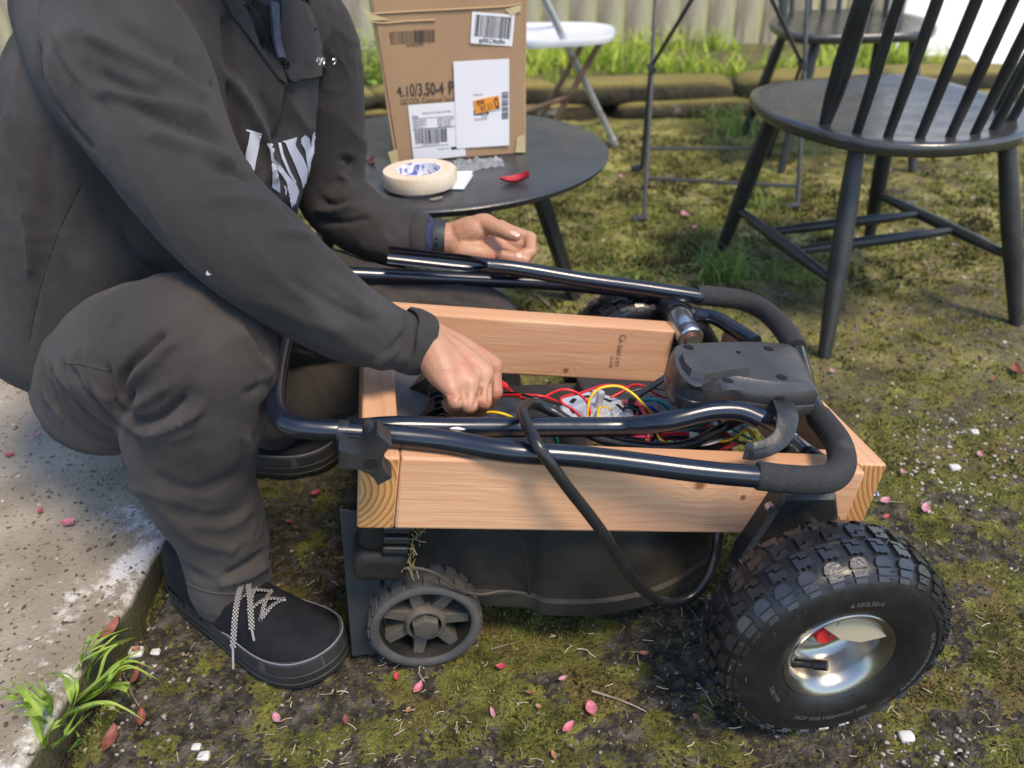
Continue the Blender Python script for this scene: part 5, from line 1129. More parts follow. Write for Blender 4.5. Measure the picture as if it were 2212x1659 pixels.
# hood lying bunched behind the neck
limb(q, [((-.44, .99, .735), .055), ((-.455, 1.12, .745), .060), ((-.40, 1.24, .73), .055)], 20)
ev, V_, E_ = remesh(q, .0045, 14)
V_ = wrinkle(ev, V_, .0035, 9, 3); V_ = ridges(ev, V_, .0055, 9, 4, (1, 1, .6)); V_ = ridges(ev, V_, .0025, 22, 11)
Z1 = lambda *pts: [(u*.3472, v*.3472) for u, v in pts]
st = [(Z1((520, 200), (800, 350), (1000, 450), (1200, 560), (1290, 640)), 16, .0075), (Z1((600, 560), (850, 620), (1100, 680), (1320, 750)), 15, .0075), (Z1((560, 430), (800, 540), (1050, 570)), 18, -.0075), (Z1((800, 650), (1100, 770), (1350, 850), (1430, 910)), 15, -.008), (Z1((900, 820), (1150, 900), (1400, 1000), (1480, 1040)), 18, .007), (Z1((1330, 1040), (1480, 1065), (1575, 1112)), 11, -.009), (Z1((1180, 320), (1250, 400), (1290, 560)), 11, .007), (Z1((1080, 330), (1190, 450), (1240, 560)), 11, -.007), (Z1((330, 170), (420, 380), (520, 520)), 9, .004), (Z1((700, 120), (900, 250), (1080, 380)), 16, -.006),
      (Z1((1410, 60), (1440, 500), (1480, 850), (1530, 1060)), 14, -.010), (Z1((1400, 420), (1560, 700), (1680, 950), (1700, 1150)), 13, .009), (Z1((1620, 560), (1700, 800), (1730, 1000)), 13, -.005), (Z1((1810, 520), (1780, 700), (1730, 900)), 9, -.007), (Z1((1750, 1250), (1850, 1350), (1900, 1390)), 9, -.006), (Z1((1700, 1280), (1500, 1240), (1300, 1240)), 16, .004), (Z1((1960, 1500), (1850, 1450), (1700, 1440)), 12, .0035),
      ([(540, -40), (570, 30), (592, 90), (606, 135)], 26, -.026),
      ([(20, 233), (45, 347), (64, 486), (70, 600)], 12, .007), ([(174, 397), (99, 570), (60, 744)], 5, -.003), ([(95, 300), (110, 450), (100, 560)], 20, -.005), ([(85, 95), (90, 170), (130, 240), (200, 320)], 6, -.004), ([(260, 500), (300, 560), (360, 600)], 12, -.004),
      ([(853, 628), (876, 668), (880, 727), (866, 778)], 7, -.006), ([(838, 763), (862, 742), (876, 715)], 8, -.006), ([(800, 790), (840, 770), (868, 745)], 8, .004), ([(700, 590), (760, 640), (830, 690)], 14, .003), ([(560, 640), (660, 690), (760, 720)], 20, .003), ([(620, 600), (720, 660), (800, 700)], 9, -.003),
      ([(735, 345), (760, 350), (745, 365)], 7, -.008), ([(728, 372), (750, 395), (740, 410)], 8, .007), ([(690, 430), (720, 440), (750, 425)], 8, -.008), ([(680, 455), (730, 455), (770, 440)], 8, .006), ([(690, 478), (750, 480), (800, 470)], 8, -.006)]
V_ = folds(ev, V_, st); V_ = relax(V_, E_, 2, .4)
hood = put(ev, V_, 'hoodie', hood_m)
# cuffs
cu = [PD(872, 733, .897), PD(887, 737, .902), PD(905, 741, .907), PD(917, 744, .911)]
def cuff(P_, r0, r1, name='cuff', m=hood_m, th_=.004):
    P_ = cat(P_, 3); k_ = len(P_); q = MB(); ax = P_[-1]-P_[0]; rr_ = np.linspace(r0, r1, k_)
    M_ = frame_at(P_[0], ax, (0, 0, 1)); ln = np.linalg.norm(ax); prf = [(r0, 0), (r0+th_*.7, .002), ((r0+r1)/2+th_, ln*.5), (r1+th_*.6, ln-.002), (r1, ln), (r1-.004, ln-.001), (r0-.006, .004)]
    q.lathe(prf, 40, lambda v: M_(v+np.c_[0*v[:, 0], 0*v[:, 0], .0015*np.sin(5*np.arctan2(v[:, 1], v[:, 0]))]), closed=True); return obj(name, q, m, pr, 60)
cuff(cu, .0345, .0335)
navy = mat('navy_rib', (.020, .020, .060), (.030, .030, .085), 160, .9, bump=.001, bscale=400)
cuff([PD(893, 513, 1.246), PD(908, 515, 1.245), PD(924, 516, 1.245)], .038, .0365); cuff([PD(922, 516, 1.246), PD(930, 517, 1.246), PD(937, 517, 1.246)], .0335, .031, 'inner_cuff', navy, .002)
# printed letters on the chest: shapes wrapped onto the cloth
from mathutils.bvhtree import BVHTree
hood.data.calc_loop_triangles(); bv = BVHTree.FromPolygons([tuple(v) for v in V_], [tuple(t.vertices) for t in hood.data.loop_triangles])
print_m = mat('pale_print', (.50, .52, .60), (.58, .60, .68), 30, .6)
def wrap(poly, conv, off=.0010):
    P_ = [Vector((*conv(p), 0)) for p in poly]; bm = bmesh.new(); vs = [bm.verts.new(p) for p in P_]
    try: f = bm.faces.new(vs)
    except ValueError: return None
    bmesh.ops.triangulate(bm, faces=bm.faces[:]); 
    for _ in range(7):
        es = [e for e in bm.edges if e.calc_length() > 5]
        if not es: break
        bmesh.ops.subdivide_edges(bm, edges=es, cuts=1); bmesh.ops.triangulate(bm, faces=bm.faces[:])
    bm.verts.index_update(); V2 = []; ok = True
    for v in bm.verts:
        d = Vector(ray(v.co.x, v.co.y)).normalized(); hit = bv.ray_cast(Vector(CAMO), d)
        if hit[0] is None: hit = (Vector(PD(v.co.x, v.co.y, 1.05)), -d, 0, 0)
        V2.append(np.array(hit[0])+np.array(hit[1])*off-np.array(d)*.0006)
    F2 = [tuple(x.index for x in f.verts) for f in bm.faces]; bm.free()
    A_ = np.array(V2); F2 = [f for f in F2 if max(np.linalg.norm(A_[f[i]]-A_[f[i-1]]) for i in range(3)) < .030]
    lab = list(range(len(A_)))                     # keep the largest connected piece
    def find(x):
        while lab[x] != x: lab[x] = lab[lab[x]]; x = lab[x]
        return x
    for f in F2:
        for i in (1, 2): lab[find(f[i])] = find(f[0])
    if not F2: return None
    rt_ = [find(f[0]) for f in F2]; big = max(set(rt_), key=rt_.count); F2 = [f for f, r_ in zip(F2, rt_) if r_ == big]
    used = sorted({i for f in F2 for i in f}); re_ = {v: i for i, v in enumerate(used)}
    return MB().add(A_[used], [tuple(re_[i] for i in f) for f in F2])
z1c = lambda p: (p[0]*.3472, p[1]*.3472)
GL = [[(1530, 803), (1632, 828), (1628, 838), (1603, 838), (1612, 900), (1590, 1000), (1582, 1060), (1588, 1132), (1560, 1112), (1540, 1040), (1528, 960), (1545, 880), (1553, 822), (1532, 815)],
      [(1663, 888), (1716, 895), (1718, 905), (1703, 912), (1702, 960), (1722, 1050), (1737, 1120), (1740, 1200), (1690, 1165), (1695, 1080), (1690, 1000), (1682, 930), (1664, 900)],
      [(1703, 985), (1722, 1002), (1782, 1082), (1842, 1150), (1857, 1190), (1838, 1260), (1812, 1292), (1818, 1200), (1778, 1130), (1732, 1062), (1704, 1022)],
      [(1728, 888), (1746, 886), (1762, 960), (1802, 1062), (1842, 1134), (1832, 1140), (1790, 1074), (1750, 982)],
      [(1755, 880), (1845, 852), (1843, 866), (1826, 872), (1837, 910), (1882, 982), (1912, 1052), (1902, 1150), (1886, 1192), (1870, 1122), (1830, 1022), (1790, 932), (1775, 890)],
      [(1870, 860), (1895, 838), (1922, 860), (1932, 930), (1936, 990), (1916, 1062), (1905, 1002), (1895, 932), (1870, 892)],
      [(1940, 835), (1963, 806), (1967, 832), (1953, 872), (1948, 1002), (1930, 1062), (1948, 1092), (1950, 1142), (1922, 1203), (1882, 1234), (1860, 1227), (1902, 1200), (1920, 1152), (1912, 1102), (1936, 1002), (1938, 902)],
      [(1760, 1150), (1772, 1158), (1782, 1180), (1778, 1210), (1770, 1212), (1774, 1182)]]
for g_ in GL:
    w_ = wrap(g_, z1c)
    if w_: obj('printed_letter', w_, print_m, hood, 180)
q = wrap([(446, 592), (449, 583), (453, 590), (459, 591), (451, 594)], lambda p: p)
if q: obj('lint', q, mat('white_lint', (.8, .8, .8), rough=.8), hood, 0)
def hseam(px, r_=.0010):
    P_ = []
    for u, v in cat(px, 6):
        hit = bv.ray_cast(Vector(CAMO), Vector(ray(u, v)).normalized())
        if hit[0] is not None: P_.append(np.array(hit[0])-np.array(hit[1])*.0002)
    if len(P_) > 2: obj('seam', MB().tube(P_, r_, 6), hood_m, hood)
hseam([(86, 0), (82, 60), (88, 120), (92, 168)]); hseam([(172, 400), (130, 490), (98, 580), (72, 680), (62, 735)])
# collar: two thick lapels standing open over the chest
def lapel(px, off, name, th_):
    g = wrap([tuple(c) for c in cat(np.array(px, float), 3, True)], lambda c: c, off)
    o = obj(name, g, hood_m, hood, 180); s_ = o.modifiers.new('thick', 'SOLIDIFY'); s_.thickness = th_; s_.offset = 1
    b_ = o.modifiers.new('soft', 'SUBSURF'); b_.levels = 1; b_.render_levels = 1; return o
lapel([(470, -30), (520, -30), (560, 30), (590, 100), (611, 160), (616, 178), (604, 176), (575, 140), (530, 75), (490, 20)], .004, 'collar_lapel', .012)
lapel([(606, -30), (650, -30), (690, 10), (704, 70), (706, 110), (698, 150), (680, 166), (640, 172), (622, 176), (612, 150), (606, 90)], .006, 'collar_lapel', .014)
nF = np.array([.45, -.85, .25]); nF /= np.linalg.norm(nF)
def on_hood(u, v, off):
    hit = bv.ray_cast(Vector(CAMO), Vector(ray(u, v)).normalized())
    return (np.array(hit[0])+np.array(hit[1])*off, np.array(hit[1])) if hit[0] is not None else (PY(u, v, 1.03), nF)
silver = mat('nickel_eyelet', (.70, .68, .62), rough=.25, metal=1)
for (u, v) in [(655, 131), (662, 130), (695, 114)]:
    p, nE = on_hood(u, v, .0215); obj('eyelet', MB().lathe([(.0028, 0), (.0052, 0), (.0048, .0016), (.0034, .0016)], 18, frame_at(p, nE), closed=True), silver, hood); obj('eyelet_hole', MB().lathe([(.0001, .0004), (.0030, .0004), (.003, 0)], 14, frame_at(p, nE)), deep, hood)
ins = cat([on_hood(590, 10, .004)[0], on_hood(597, 50, .004)[0], on_hood(602, 90, .004)[0], on_hood(606, 130, .003)[0]], 4); obj('undershirt', MB().tube(ins, .012, 10, ry=.006), mat('blue_rib_shirt', (.05, .055, .085), (.08, .085, .12), 200, .9, bump=.001, bscale=300), pr)

# ---------------- trousers
q = MB()
limb(q, [(222, 838, 1.13, .088), (238, 828, 1.06, .094), (285, 800, .975, .094), (345, 772, .89, .088), (415, 752, .845, .079), (438, 768, .842, .0775), (430, 850, .868, .0785), (414, 945, .905, .0750), (428, 1045, .945, .0650), (472, 1140, .988, .0575), (490, 1215, 1.02, .0540), (497, 1262, 1.043, .0530)], 36)
limb(q, [((-.56, 1.16, .28), .115), ((-.42, 1.17, .29), .100), (tuple(PD(850, 690, 1.27)), .082), (tuple(PD(985, 690, 1.268)), .068), (tuple(PD(1046, 700, 1.265)), .058)], 30)
limb(q, [(1046, 702, 1.267, .057), (930, 745, 1.28, .060), (800, 790, 1.295, .064), (690, 840, 1.305, .062), (610, 888, 1.31, .055), (590, 905, 1.315, .052)], 28)
rings = []
for z, s_, f_, c in [(.12, .07, .06, (-.53, 1.10)), (.145, .11, .09, (-.53, 1.10)), (.20, .135, .120, (-.535, 1.10)), (.29, .16, .140, (-.545, 1.085)), (.36, .16, .15, (-.545, 1.075))]:
    rings.append(np.array([*c, z])+np.outer(np.cos(th)*f_, Fv)+np.outer(np.sin(th)*s_, Sv))
q.loft(rings)
ev, V_, E_ = remesh(q, .0042, 14); V_ = wrinkle(ev, V_, .0030, 11, 8); V_ = ridges(ev, V_, .0060, 10, 14, (.7, .7, 1.2)); V_ = ridges(ev, V_, .0030, 24, 21)
Z6 = lambda *pts: [(u*.2728, 576+v*.2728) for u, v in pts]
st = [(Z6((1300, 520), (1130, 680), (1000, 820), (950, 950), (1000, 1130)), 8, -.010), (Z6((1400, 560), (1200, 760), (1090, 860), (1060, 960)), 12, .006), (Z6((1060, 940), (1030, 1040), (1000, 1160)), 7, -.008), (Z6((1480, 1020), (1300, 1190), (1120, 1250), (1000, 1190)), 15, -.014), (Z6((1600, 1110), (1380, 1240), (1150, 1300), (960, 1200)), 10, .010), (Z6((1350, 920), (1150, 1060), (1050, 1130)), 12, .007),
      (Z6((500, 750), (520, 950), (700, 1180), (940, 1340)), 6, -.006), (Z6((440, 800), (490, 1000), (600, 1230)), 6, .005), (Z6((400, 820), (450, 1050), (530, 1260)), 6, -.006), (Z6((590, 800), (690, 1000), (960, 1290)), 6, -.005), (Z6((850, 800), (890, 1050), (970, 1170)), 6, -.007), (Z6((700, 640), (730, 900), (850, 1080)), 7, .004), (Z6((620, 650), (600, 800), (700, 1000)), 5, .0035), (Z6((330, 750), (340, 950), (400, 1150)), 6, -.005),
      (Z6((1950, 450), (2060, 600), (2130, 720)), 6, -.007), (Z6((1900, 480), (2020, 680), (2110, 830)), 8, .006), (Z6((2120, 740), (2120, 830), (2070, 900)), 8, .006), (Z6((2070, 930), (2010, 980), (1940, 1010)), 8, -.006), (Z6((2090, 1100), (2080, 1250), (2040, 1380)), 7, -.007), (Z6((1940, 1300), (1970, 1480), (1990, 1640)), 8, .006), (Z6((1600, 1250), (1400, 1330), (1250, 1350)), 20, .004), (Z6((1100, 1350), (1150, 1480), (1160, 1600)), 5, -.002),
      ([(486, 1248), (530, 1222), (576, 1190)], 9, -.008), ([(470, 1262), (540, 1240), (588, 1212)], 8, .006), ([(372, 1190), (400, 1225), (440, 1250)], 10, -.006), ([(400, 1100), (470, 1130), (540, 1100)], 18, -.004), ([(340, 1080), (420, 1160), (520, 1190)], 14, .005), ([(560, 1090), (500, 1130), (420, 1130)], 14, .003), ([(320, 1020), (420, 1060), (540, 1010)], 16, -.003),
      ([(960, 640), (1010, 655), (1040, 660)], 8, -.004), ([(900, 650), (980, 660), (1060, 672)], 12, .004)]
V_ = folds(ev, V_, st); V_ = relax(V_, E_, 4, .4)
V_[:, 2] = np.maximum(V_[:, 2], .035)
trou = put(ev, V_, 'trousers', trou_m)
trou.data.calc_loop_triangles(); bv = BVHTree.FromPolygons([tuple(v) for v in V_], [tuple(t.vertices) for t in trou.data.loop_triangles])
def seam(px, r_=.0011):
    P_ = []
    for u, v in cat(px, 6):
        hit = bv.ray_cast(Vector(CAMO), Vector(ray(u, v)).normalized())
        if hit[0] is not None: P_.append(np.array(hit[0]))
    if len(P_) > 2: obj('seam', MB().tube(P_, r_, 6), trou_m, trou)
seam([(146, 783), (180, 787), (215, 796), (236, 800)]); seam([(392, 1252), (440, 1275), (500, 1282), (560, 1266)], .0014)

# ---------------- shoes
canvas = mat('black_canvas', (.0085, .009, .0115), (.015, .0155, .019), 30, .88, spec=.2, bump=.0006, bscale=700, c3=(.032, .032, .036), c3s=10, c3r=(.60, .85)); sole_m = mat('black_rubber_sole', (.015, .015, .0155), (.027, .026, .026), 20, .6, bump=.0004, bscale=300, c3=(.07, .067, .062), c3s=14, c3r=(.6, .8)); fox = mat('textured_toe_band', (.040, .038, .037), (.062, .058, .056), 500, .65, bump=.0012, bscale=900); pipe_m = mat('pale_piping', (.22, .23, .27), rough=.6)
def lace_mat():
    m = bpy.data.materials.new('dotted_lace'); m.use_nodes = True; N, L_ = nt(m); b = N['Principled BSDF']; b.inputs['Roughness'].default_value = .85
    at = N.new('ShaderNodeAttribute'); at.attribute_name = 'lace'; ck = N.new('ShaderNodeTexChecker'); ck.inputs['Scale'].default_value = 1; ck.inputs[1].default_value = (.010, .010, .012, 1); ck.inputs[2].default_value = (.30, .29, .28, 1)
    L_.new(at.outputs['Vector'], ck.inputs[0]); L_.new(ck.outputs[0], b.inputs['Base Color']); return m
lace_m = lace_mat()
LS = .300
_hw = cat(list(zip([0, .015, .05, .12, .25, .4, .55, .7, .82, .91, .965, .99, 1], [.004, .016, .026, .034, .0365, .0375, .043, .0500, .0510, .0440, .0300, .0165, .003])), 10)
def half_w(t): return np.interp(t, _hw[:, 0], _hw[:, 1])
def shoe_out(s_=1.0, grow=0.0, n=34):
    t = np.concatenate([np.linspace(0, .12, 8)[:-1], np.linspace(.12, .88, n-14)[:-1], 1-.12*np.linspace(1, 0, 18)**1.8]); w_ = half_w(t)
    bend = .010*np.sin(t*math.pi)*-1
    L1 = np.c_[(t-.34)*LS, bend+w_]; L2 = np.c_[(t-.34)*LS, bend-w_]; o_ = np.concatenate([L1, L2[::-1]]); c = o_.mean(0); d = o_-c; nrm = d/np.linalg.norm(d, axis=1)[:, None]
    return (o_*s_+nrm*grow)[::-1]
def ribbon(P_, width, nrm, name, parent, M_):
    P_ = cat(np.array(P_, float), 6); k_ = len(P_); T_ = np.gradient(P_, axis=0); T_ /= np.linalg.norm(T_, axis=1)[:, None]; V2 = []; at = []; s_ = np.concatenate([[0], np.cumsum(np.linalg.norm(np.diff(P_, axis=0), axis=1))])
    for i in range(k_):
        n_ = np.array(nrm[i*len(nrm)//k_]) if isinstance(nrm, list) else np.array(nrm); sd2 = np.cross(T_[i], n_); sd2 /= np.linalg.norm(sd2)+1e-9; n2 = np.cross(sd2, T_[i])
        for a, b in ((-1, 0), (-.5, 1), (.5, 1), (1, 0), (.5, -1), (-.5, -1)): V2.append(P_[i]+sd2*a*width*.40+n2*b*.0009); at.append((a*2.0+10.01, s_[i]/.0022+.01, 0.3))
    f = [(i*6+j, i*6+(j+1) % 6, (i+1)*6+(j+1) % 6, (i+1)*6+j) for i in range(k_-1) for j in range(6)]; f += [tuple(range(5, -1, -1)), tuple((k_-1)*6+j for j in range(6))]
    q = MB().add(M_(np.array(V2)), f); me = q.mesh(name, PRO); a_ = me.attributes.new('lace', 'FLOAT_VECTOR', 'POINT'); a_.data.foreach_set('vector', np.array(at, np.float32).ravel()); finish(me, lace_m, 40)
    o = bpy.data.objects.new(name, me); C.objects.link(o); o.parent = parent; return o
def shoe(heel, toe, z0, lift=0.0, full=True, label=None):
    d = np.array(toe)-np.array(heel); d = d/np.linalg.norm(d); o_ = np.array(heel)+d*.34*LS; pt = math.asin(lift)
    X_ = np.array([d[0]*math.cos(pt), d[1]*math.cos(pt), -math.sin(pt)]); Z_ = np.array([d[0]*math.sin(pt), d[1]*math.sin(pt), math.cos(pt)]); Y_ = np.cross(Z_, X_)
    org = np.array([o_[0], o_[1], z0+lift*.66*LS])
    M_ = lambda v: org+np.outer(v[:, 0], X_)+np.outer(v[:, 1], Y_)+np.outer(v[:, 2], Z_)
    # toe spring
    ts = lambda v: np.c_[v[:, 0], v[:, 1], v[:, 2]+.010*np.clip((v[:, 0]-.11)/.09, 0, 1)**2]
    MM = lambda v: M_(ts(v))
    q = MB(); prof = [(0, -.003), (.003, 0), (.010, .0012), (.0115, -.0012), (.013, .0006), (.0225, .0012), (.024, -.001), (.0255, .0002), (.030, .0)]
    q.loft([MM(np.c_[shoe_out(1, g), np.full(len(shoe_out()), z)]) for z, g in prof]); up_o = None
    nS = 34; rings = []
    tt = np.linspace(.004, .996, 40)
    hgt = lambda t: np.interp(t, [0, .02, .08, .2, .34, .45, .6, .75, .88, .95, .985, 1], [.070, .088, .100, .106, .108, .102, .083, .070, .063, .056, .046, .034])
    for t in tt:
        w_ = half_w(t)-.0015; h_ = hgt(t); a = np.linspace(0, math.pi, 15); x_ = (t-.34)*LS; by = -.010*math.sin(t*math.pi); ex_ = .62 if t > .5 else .55
        lean = .004*math.sin(t*math.pi)
        ar = np.c_[np.full(15, x_-.002*np.sin(a)*(t < .1)), by+np.sign(np.cos(a))*np.abs(np.cos(a))**ex_*max(w_, .003)*(1-.10*np.sin(a)), .026+(h_-.026)*np.sin(a)**.85]
        rings.append(ar)
    up_o = obj('shoe', MB().loft([MM(r_) for r_ in rings]), canvas, pr, 60)
    if label: up_o['label'] = label
    obj('sole', q, sole_m, up_o, 30)
    so_ = shoe_out(1, 0); half = so_[so_[:, 0] > .045]
    def band(z_a, z_b, g0, g1, xs_, m, nm):
        pts = shoe_out(1, 0); keep = pts[:, 0] > xs_; idx_ = np.where(keep)[0]
        o1 = shoe_out(1, g0)[idx_]; o2 = shoe_out(1, g1)[idx_]; od = np.argsort(np.arctan2(o1[:, 1], o1[:, 0]-xs_)); o1, o2 = o1[od], o2[od]; k_ = len(o1); zt = z_b-(z_b-z_a)*np.clip((xs_+.03-o1[:, 0])/.03, 0, 1)*.6
        A = np.c_[o1, np.full(k_, z_a)]; B_ = np.c_[o2, zt]; c3 = np.c_[o2*.97, zt]; qq = MB(); qq.add(MM(np.concatenate([A, B_, c3])), [(i, i+1, k_+i+1, k_+i) for i in range(k_-1)]+[(k_+i, k_+i+1, 2*k_+i+1, 2*k_+i) for i in range(k_-1)]); obj(nm, qq, m, up_o, 60)
        return MM(B_)
    line = band(.0265, .044, .0012, -.0020, .035, fox, 'toe_band'); obj('piping', MB().tube(cat(line, 2), .0008, 6), pipe_m, up_o, 60)
    hl = band(.0265, .040, .0014, -.0002, -.2, sole_m, 'foxing_band')
    if full:
        # tongue + eyestay + laces
        def top(t, y): return np.array([(t-.34)*LS, -.010*math.sin(t*math.pi)+y, .026+(hgt(t)-.026)*max(0, 1-(abs(y)/(half_w(t)+.001))**2.2)**.6+.002])
        ey = []
        for i, t in enumerate((.70, .635, .57, .505, .44)):
            for s_ in (-1, 1): ey.append(top(t, s_*(.019-.0008*i)))
            for s_ in (0, 1):
                p = ey[-2+s_]; obj('lace_eyelet', MB().lathe([(.0020, 0), (.0040, 0), (.0036, .0014), (.0024, .0014)], 14, frame_at(MM(p[None])[0], MM((p+[0, (-.4, .4)[s_], 1])[None])[0]-MM(p[None])[0]), closed=True), silver, up_o)
        for i in range(5):
            a, b = ey[2*i], ey[2*i+1]; m_ = (a+b)/2+[.0, 0, .006]
            if i < 4: b2, a2 = ey[2*i+3], ey[2*i+2]
            ribbon([a, m_, b] if i == 0 else [ey[2*i-2], (ey[2*i-2]+b)/2+[0, 0, .008], b], .0075, (0, 0, 1), 'lace', up_o, MM)
            if i: ribbon([ey[2*i-1], (ey[2*i-1]+a)/2+[0, 0, .0095], a], .0075, (0, 0, 1), 'lace', up_o, MM)
    return up_o, MM
ht, hh_ = PZ(740, 1462, 0), PZ(393, 1262, 0)
s1, SM = shoe(hh_[:2], ht[:2], .001, 0, True, 'near black canvas shoe with dotted laces hanging loose')
# hanging lace ends on the side facing the viewer
def px_path(pts, off=0): return [PD(u, v, dd) for u, v, dd in pts]
l1 = px_path([(522, 1262, .985), (514, 1290, .968), (508, 1330, .952), (505, 1370, .948), (503, 1400, .946)]); ribbon(l1, .0085, tuple(CAMO-l1[2]), 'lace_end', s1, lambda v: v); l1e = px_path([(503, 1400, .946), (504, 1445, .945)]); obj('aglet', MB().tube(l1e, .0014, 8), mat('clear_aglet', (.26, .25, .24), rough=.3), s1)
l2 = px_path([(536, 1262, .985), (540, 1295, .965), (542, 1330, .953), (544, 1360, .947)]); ribbon(l2, .0085, tuple(CAMO-l2[2]), 'lace_end', s1, lambda v: v); obj('aglet', MB().tube(px_path([(544, 1360, .947), (549, 1384, .944)]), .0014, 8), mat('clear_aglet2', (.26, .25, .24), rough=.3), s1)
fh, ft = np.array([-.590, 1.135]), np.array([-.298, 1.118])
s2, _ = shoe(fh, ft, .001, 0, True, 'far black canvas shoe half hidden behind the handle tube')

# ---------------- body: head, neck, trunk, arms and hands in one surface
skin = mat('skin', (.395, .205, .120), (.455, .245, .150), 22, .48, bump=.0006, bscale=260, sss=.12, c3=(.43, .185, .115), c3s=34, c3r=(.46, .68)); N_, L__ = nt(skin)
q = MB()
def chain(pts, n=12, sub=4):
    P_ = cat([[*p[0], p[1]] for p in pts], sub); q.tube(P_[:, :3], P_[:, 3], n); ball(q, P_[0, :3], P_[0, 3]*.99, 12); ball(q, P_[-1, :3], P_[-1, 3]*.99, 12)
D3 = lambda u, v, d: PD(u, v, d)
# right hand (near): fist reaching down into the deck
wr_ = D3(905, 738, .915); el = D3(560, 560, .83); shd = np.array([-.43, .96, .70])
chain([(shd, .05), (el, .040), (D3(760, 694, .875), .026), (D3(860, 732, .905), .024), (wr_, .0275)], 16)
kn_ = [(1064, 790, .932), (1044, 806, .905), (1014, 826, .884), (976, 842, .872)]
pip = [(1068, 846, .930), (1044, 866, .899), (1014, 875, .877), (984, 868, .867)]
dip = [(1050, 880, .955), (1028, 893, .925), (1000, 893, .902), (978, 884, .890)]
tipR = [(1020, 868, .965), (1000, 880, .945), (982, 880, .925), (965, 872, .910)]
rad = [.0098, .0102, .0096, .0086]
w0_ = D3(922, 733, .918)
for i in range(4):
    k3 = D3(*kn_[i]); base = lerp(w0_, D3(940, 765, .895), i/3)
    chain([(base, .0235), (lerp(base, k3, .5), .0200), (k3, rad[i]*1.25)], 14)
    chain([(k3, rad[i]*1.22), (lerp(k3, D3(*pip[i]), .5), rad[i]*1.0), (D3(*pip[i]), rad[i]*1.06)], 12)
    chain([(D3(*pip[i]), rad[i]*1.05), (D3(*dip[i]), rad[i]*.92)], 12); chain([(D3(*dip[i]), rad[i]*.92), (D3(*tipR[i]), rad[i]*.8)], 12)
for a, b in ((0, 1), (1, 2), (2, 3)):
    chain([(lerp(w0_, D3(*kn_[a]), .35), .020), (lerp(D3(*kn_[a]), D3(*kn_[b]), .5)*.93+w0_*.07, .0120)], 12)
chain([(D3(940, 770, .905), .022), (D3(965, 800, .905), .021), (D3(1000, 825, .915), .018)], 14)
chain([(D3(935, 750, .935), .018), (D3(990, 790, .955), .0135), (D3(1030, 835, .965), .0112), (D3(1035, 865, .955), .0092)], 12)   # thumb behind
# left hand (far): relaxed, palm towards the viewer, thumb on the outer side
fe = PD(765, 475, 1.26); wl = D3(958, 518, 1.246)
chain([((-.29, 1.24, .65), .045), ((-.272, 1.262, .58), .042), (PD(712, 400, 1.27), .036), (fe, .033), (D3(880, 514, 1.247), .028), (wl, .0265)], 16)
hb = D3(990, 520, 1.246)
mcp = [(1082, 492, 1.262), (1088, 516, 1.262), (1084, 540, 1.255), (1072, 560, 1.245)]
pp = [(1146, 514, 1.252), (1148, 540, 1.246), (1140, 566, 1.238), (1122, 580, 1.232)]
dd_ = [(1146, 545, 1.222), (1132, 561, 1.214), (1118, 578, 1.212), (1100, 586, 1.212)]
tl = [(1116, 553, 1.214), (1086, 552, 1.214), (1076, 572, 1.218), (1070, 582, 1.224)]
rl = [.0098, .0100, .0096, .0085]
chain([(wl, .0265), (D3(985, 518, 1.246), .0255)], 16)
for i in range(4):
    m3 = D3(*mcp[i]); base = lerp(D3(985, 506, 1.25), D3(985, 532, 1.245), i/3)
    chain([(base, .021), (lerp(base, m3, .5), .019), (m3, .0128)], 14)
    chain([(m3, .0120), (lerp(m3, D3(*pp[i]), .5), rl[i]*1.0), (D3(*pp[i]), rl[i]*1.03)], 12); chain([(D3(*pp[i]), rl[i]*1.03), (lerp(D3(*pp[i]), D3(*dd_[i]), .5), rl[i]*.95), (D3(*dd_[i]), rl[i]*.95)], 12); chain([(D3(*dd_[i]), rl[i]*.95), (D3(*tl[i]), rl[i]*.82)], 12)
chain([(D3(1000, 506, 1.240), .024), (D3(1030, 494, 1.232), .022), (D3(1048, 484, 1.226), .0165), (D3(1075, 494, 1.214), .0122), (D3(1100, 505, 1.206), .0108), (D3(1114, 510, 1.202), .0088)], 14)
chain([(D3(1000, 545, 1.236), .020), (D3(1035, 548, 1.236), .019), (D3(1060, 555, 1.240), .014)], 14)
# trunk, legs, neck, head (mostly inside the clothes)
neck = np.array([-.36, 1.065, .74]); hd = np.array([-.245, .985, .925])
chain([((-.58, 1.07, .26), .11), ((-.53, 1.075, .42), .11), ((-.46, 1.085, .58), .12), ((-.40, 1.085, .68), .09), (neck, .060), (lerp(neck, hd, .6), .056)], 18)
chain([(shd, .05), ((-.40, 1.08, .68), .07), ((-.29, 1.24, .65), .05)], 16)
chain([((-.60, .98, .27), .07), (PD(430, 765, .86), .045), (PD(425, 1000, .93), .045), (PD(485, 1250, 1.04), .032)], 14); chain([((-.56, 1.16, .28), .07), (PD(1030, 695, 1.27), .042), (PD(700, 840, 1.305), .04), (PD(592, 905, 1.315), .03)], 14)
hf = np.array([.70, -.50, -.52]); hf /= np.linalg.norm(hf); hu = np.array([.48, -.30, .82]); hu -= hf*(hu@hf); hu /= np.linalg.norm(hu); hs = np.cross(hu, hf)
HM = lambda v: hd+np.outer(v[:, 0], hf)+np.outer(v[:, 1], hs)+np.outer(v[:, 2], hu)
def ell(c, r, n=24):
    a = np.linspace(-math.pi/2, math.pi/2, 15); rings = []
    for t in a: b_ = np.arange(n)*2*math.pi/n; rings.append(HM(np.c_[c[0]+r[0]*math.cos(t)*np.cos(b_), c[1]+r[1]*math.cos(t)*np.sin(b_), c[2]+r[2]*math.sin(t)+0*b_]))
    q.loft(rings)
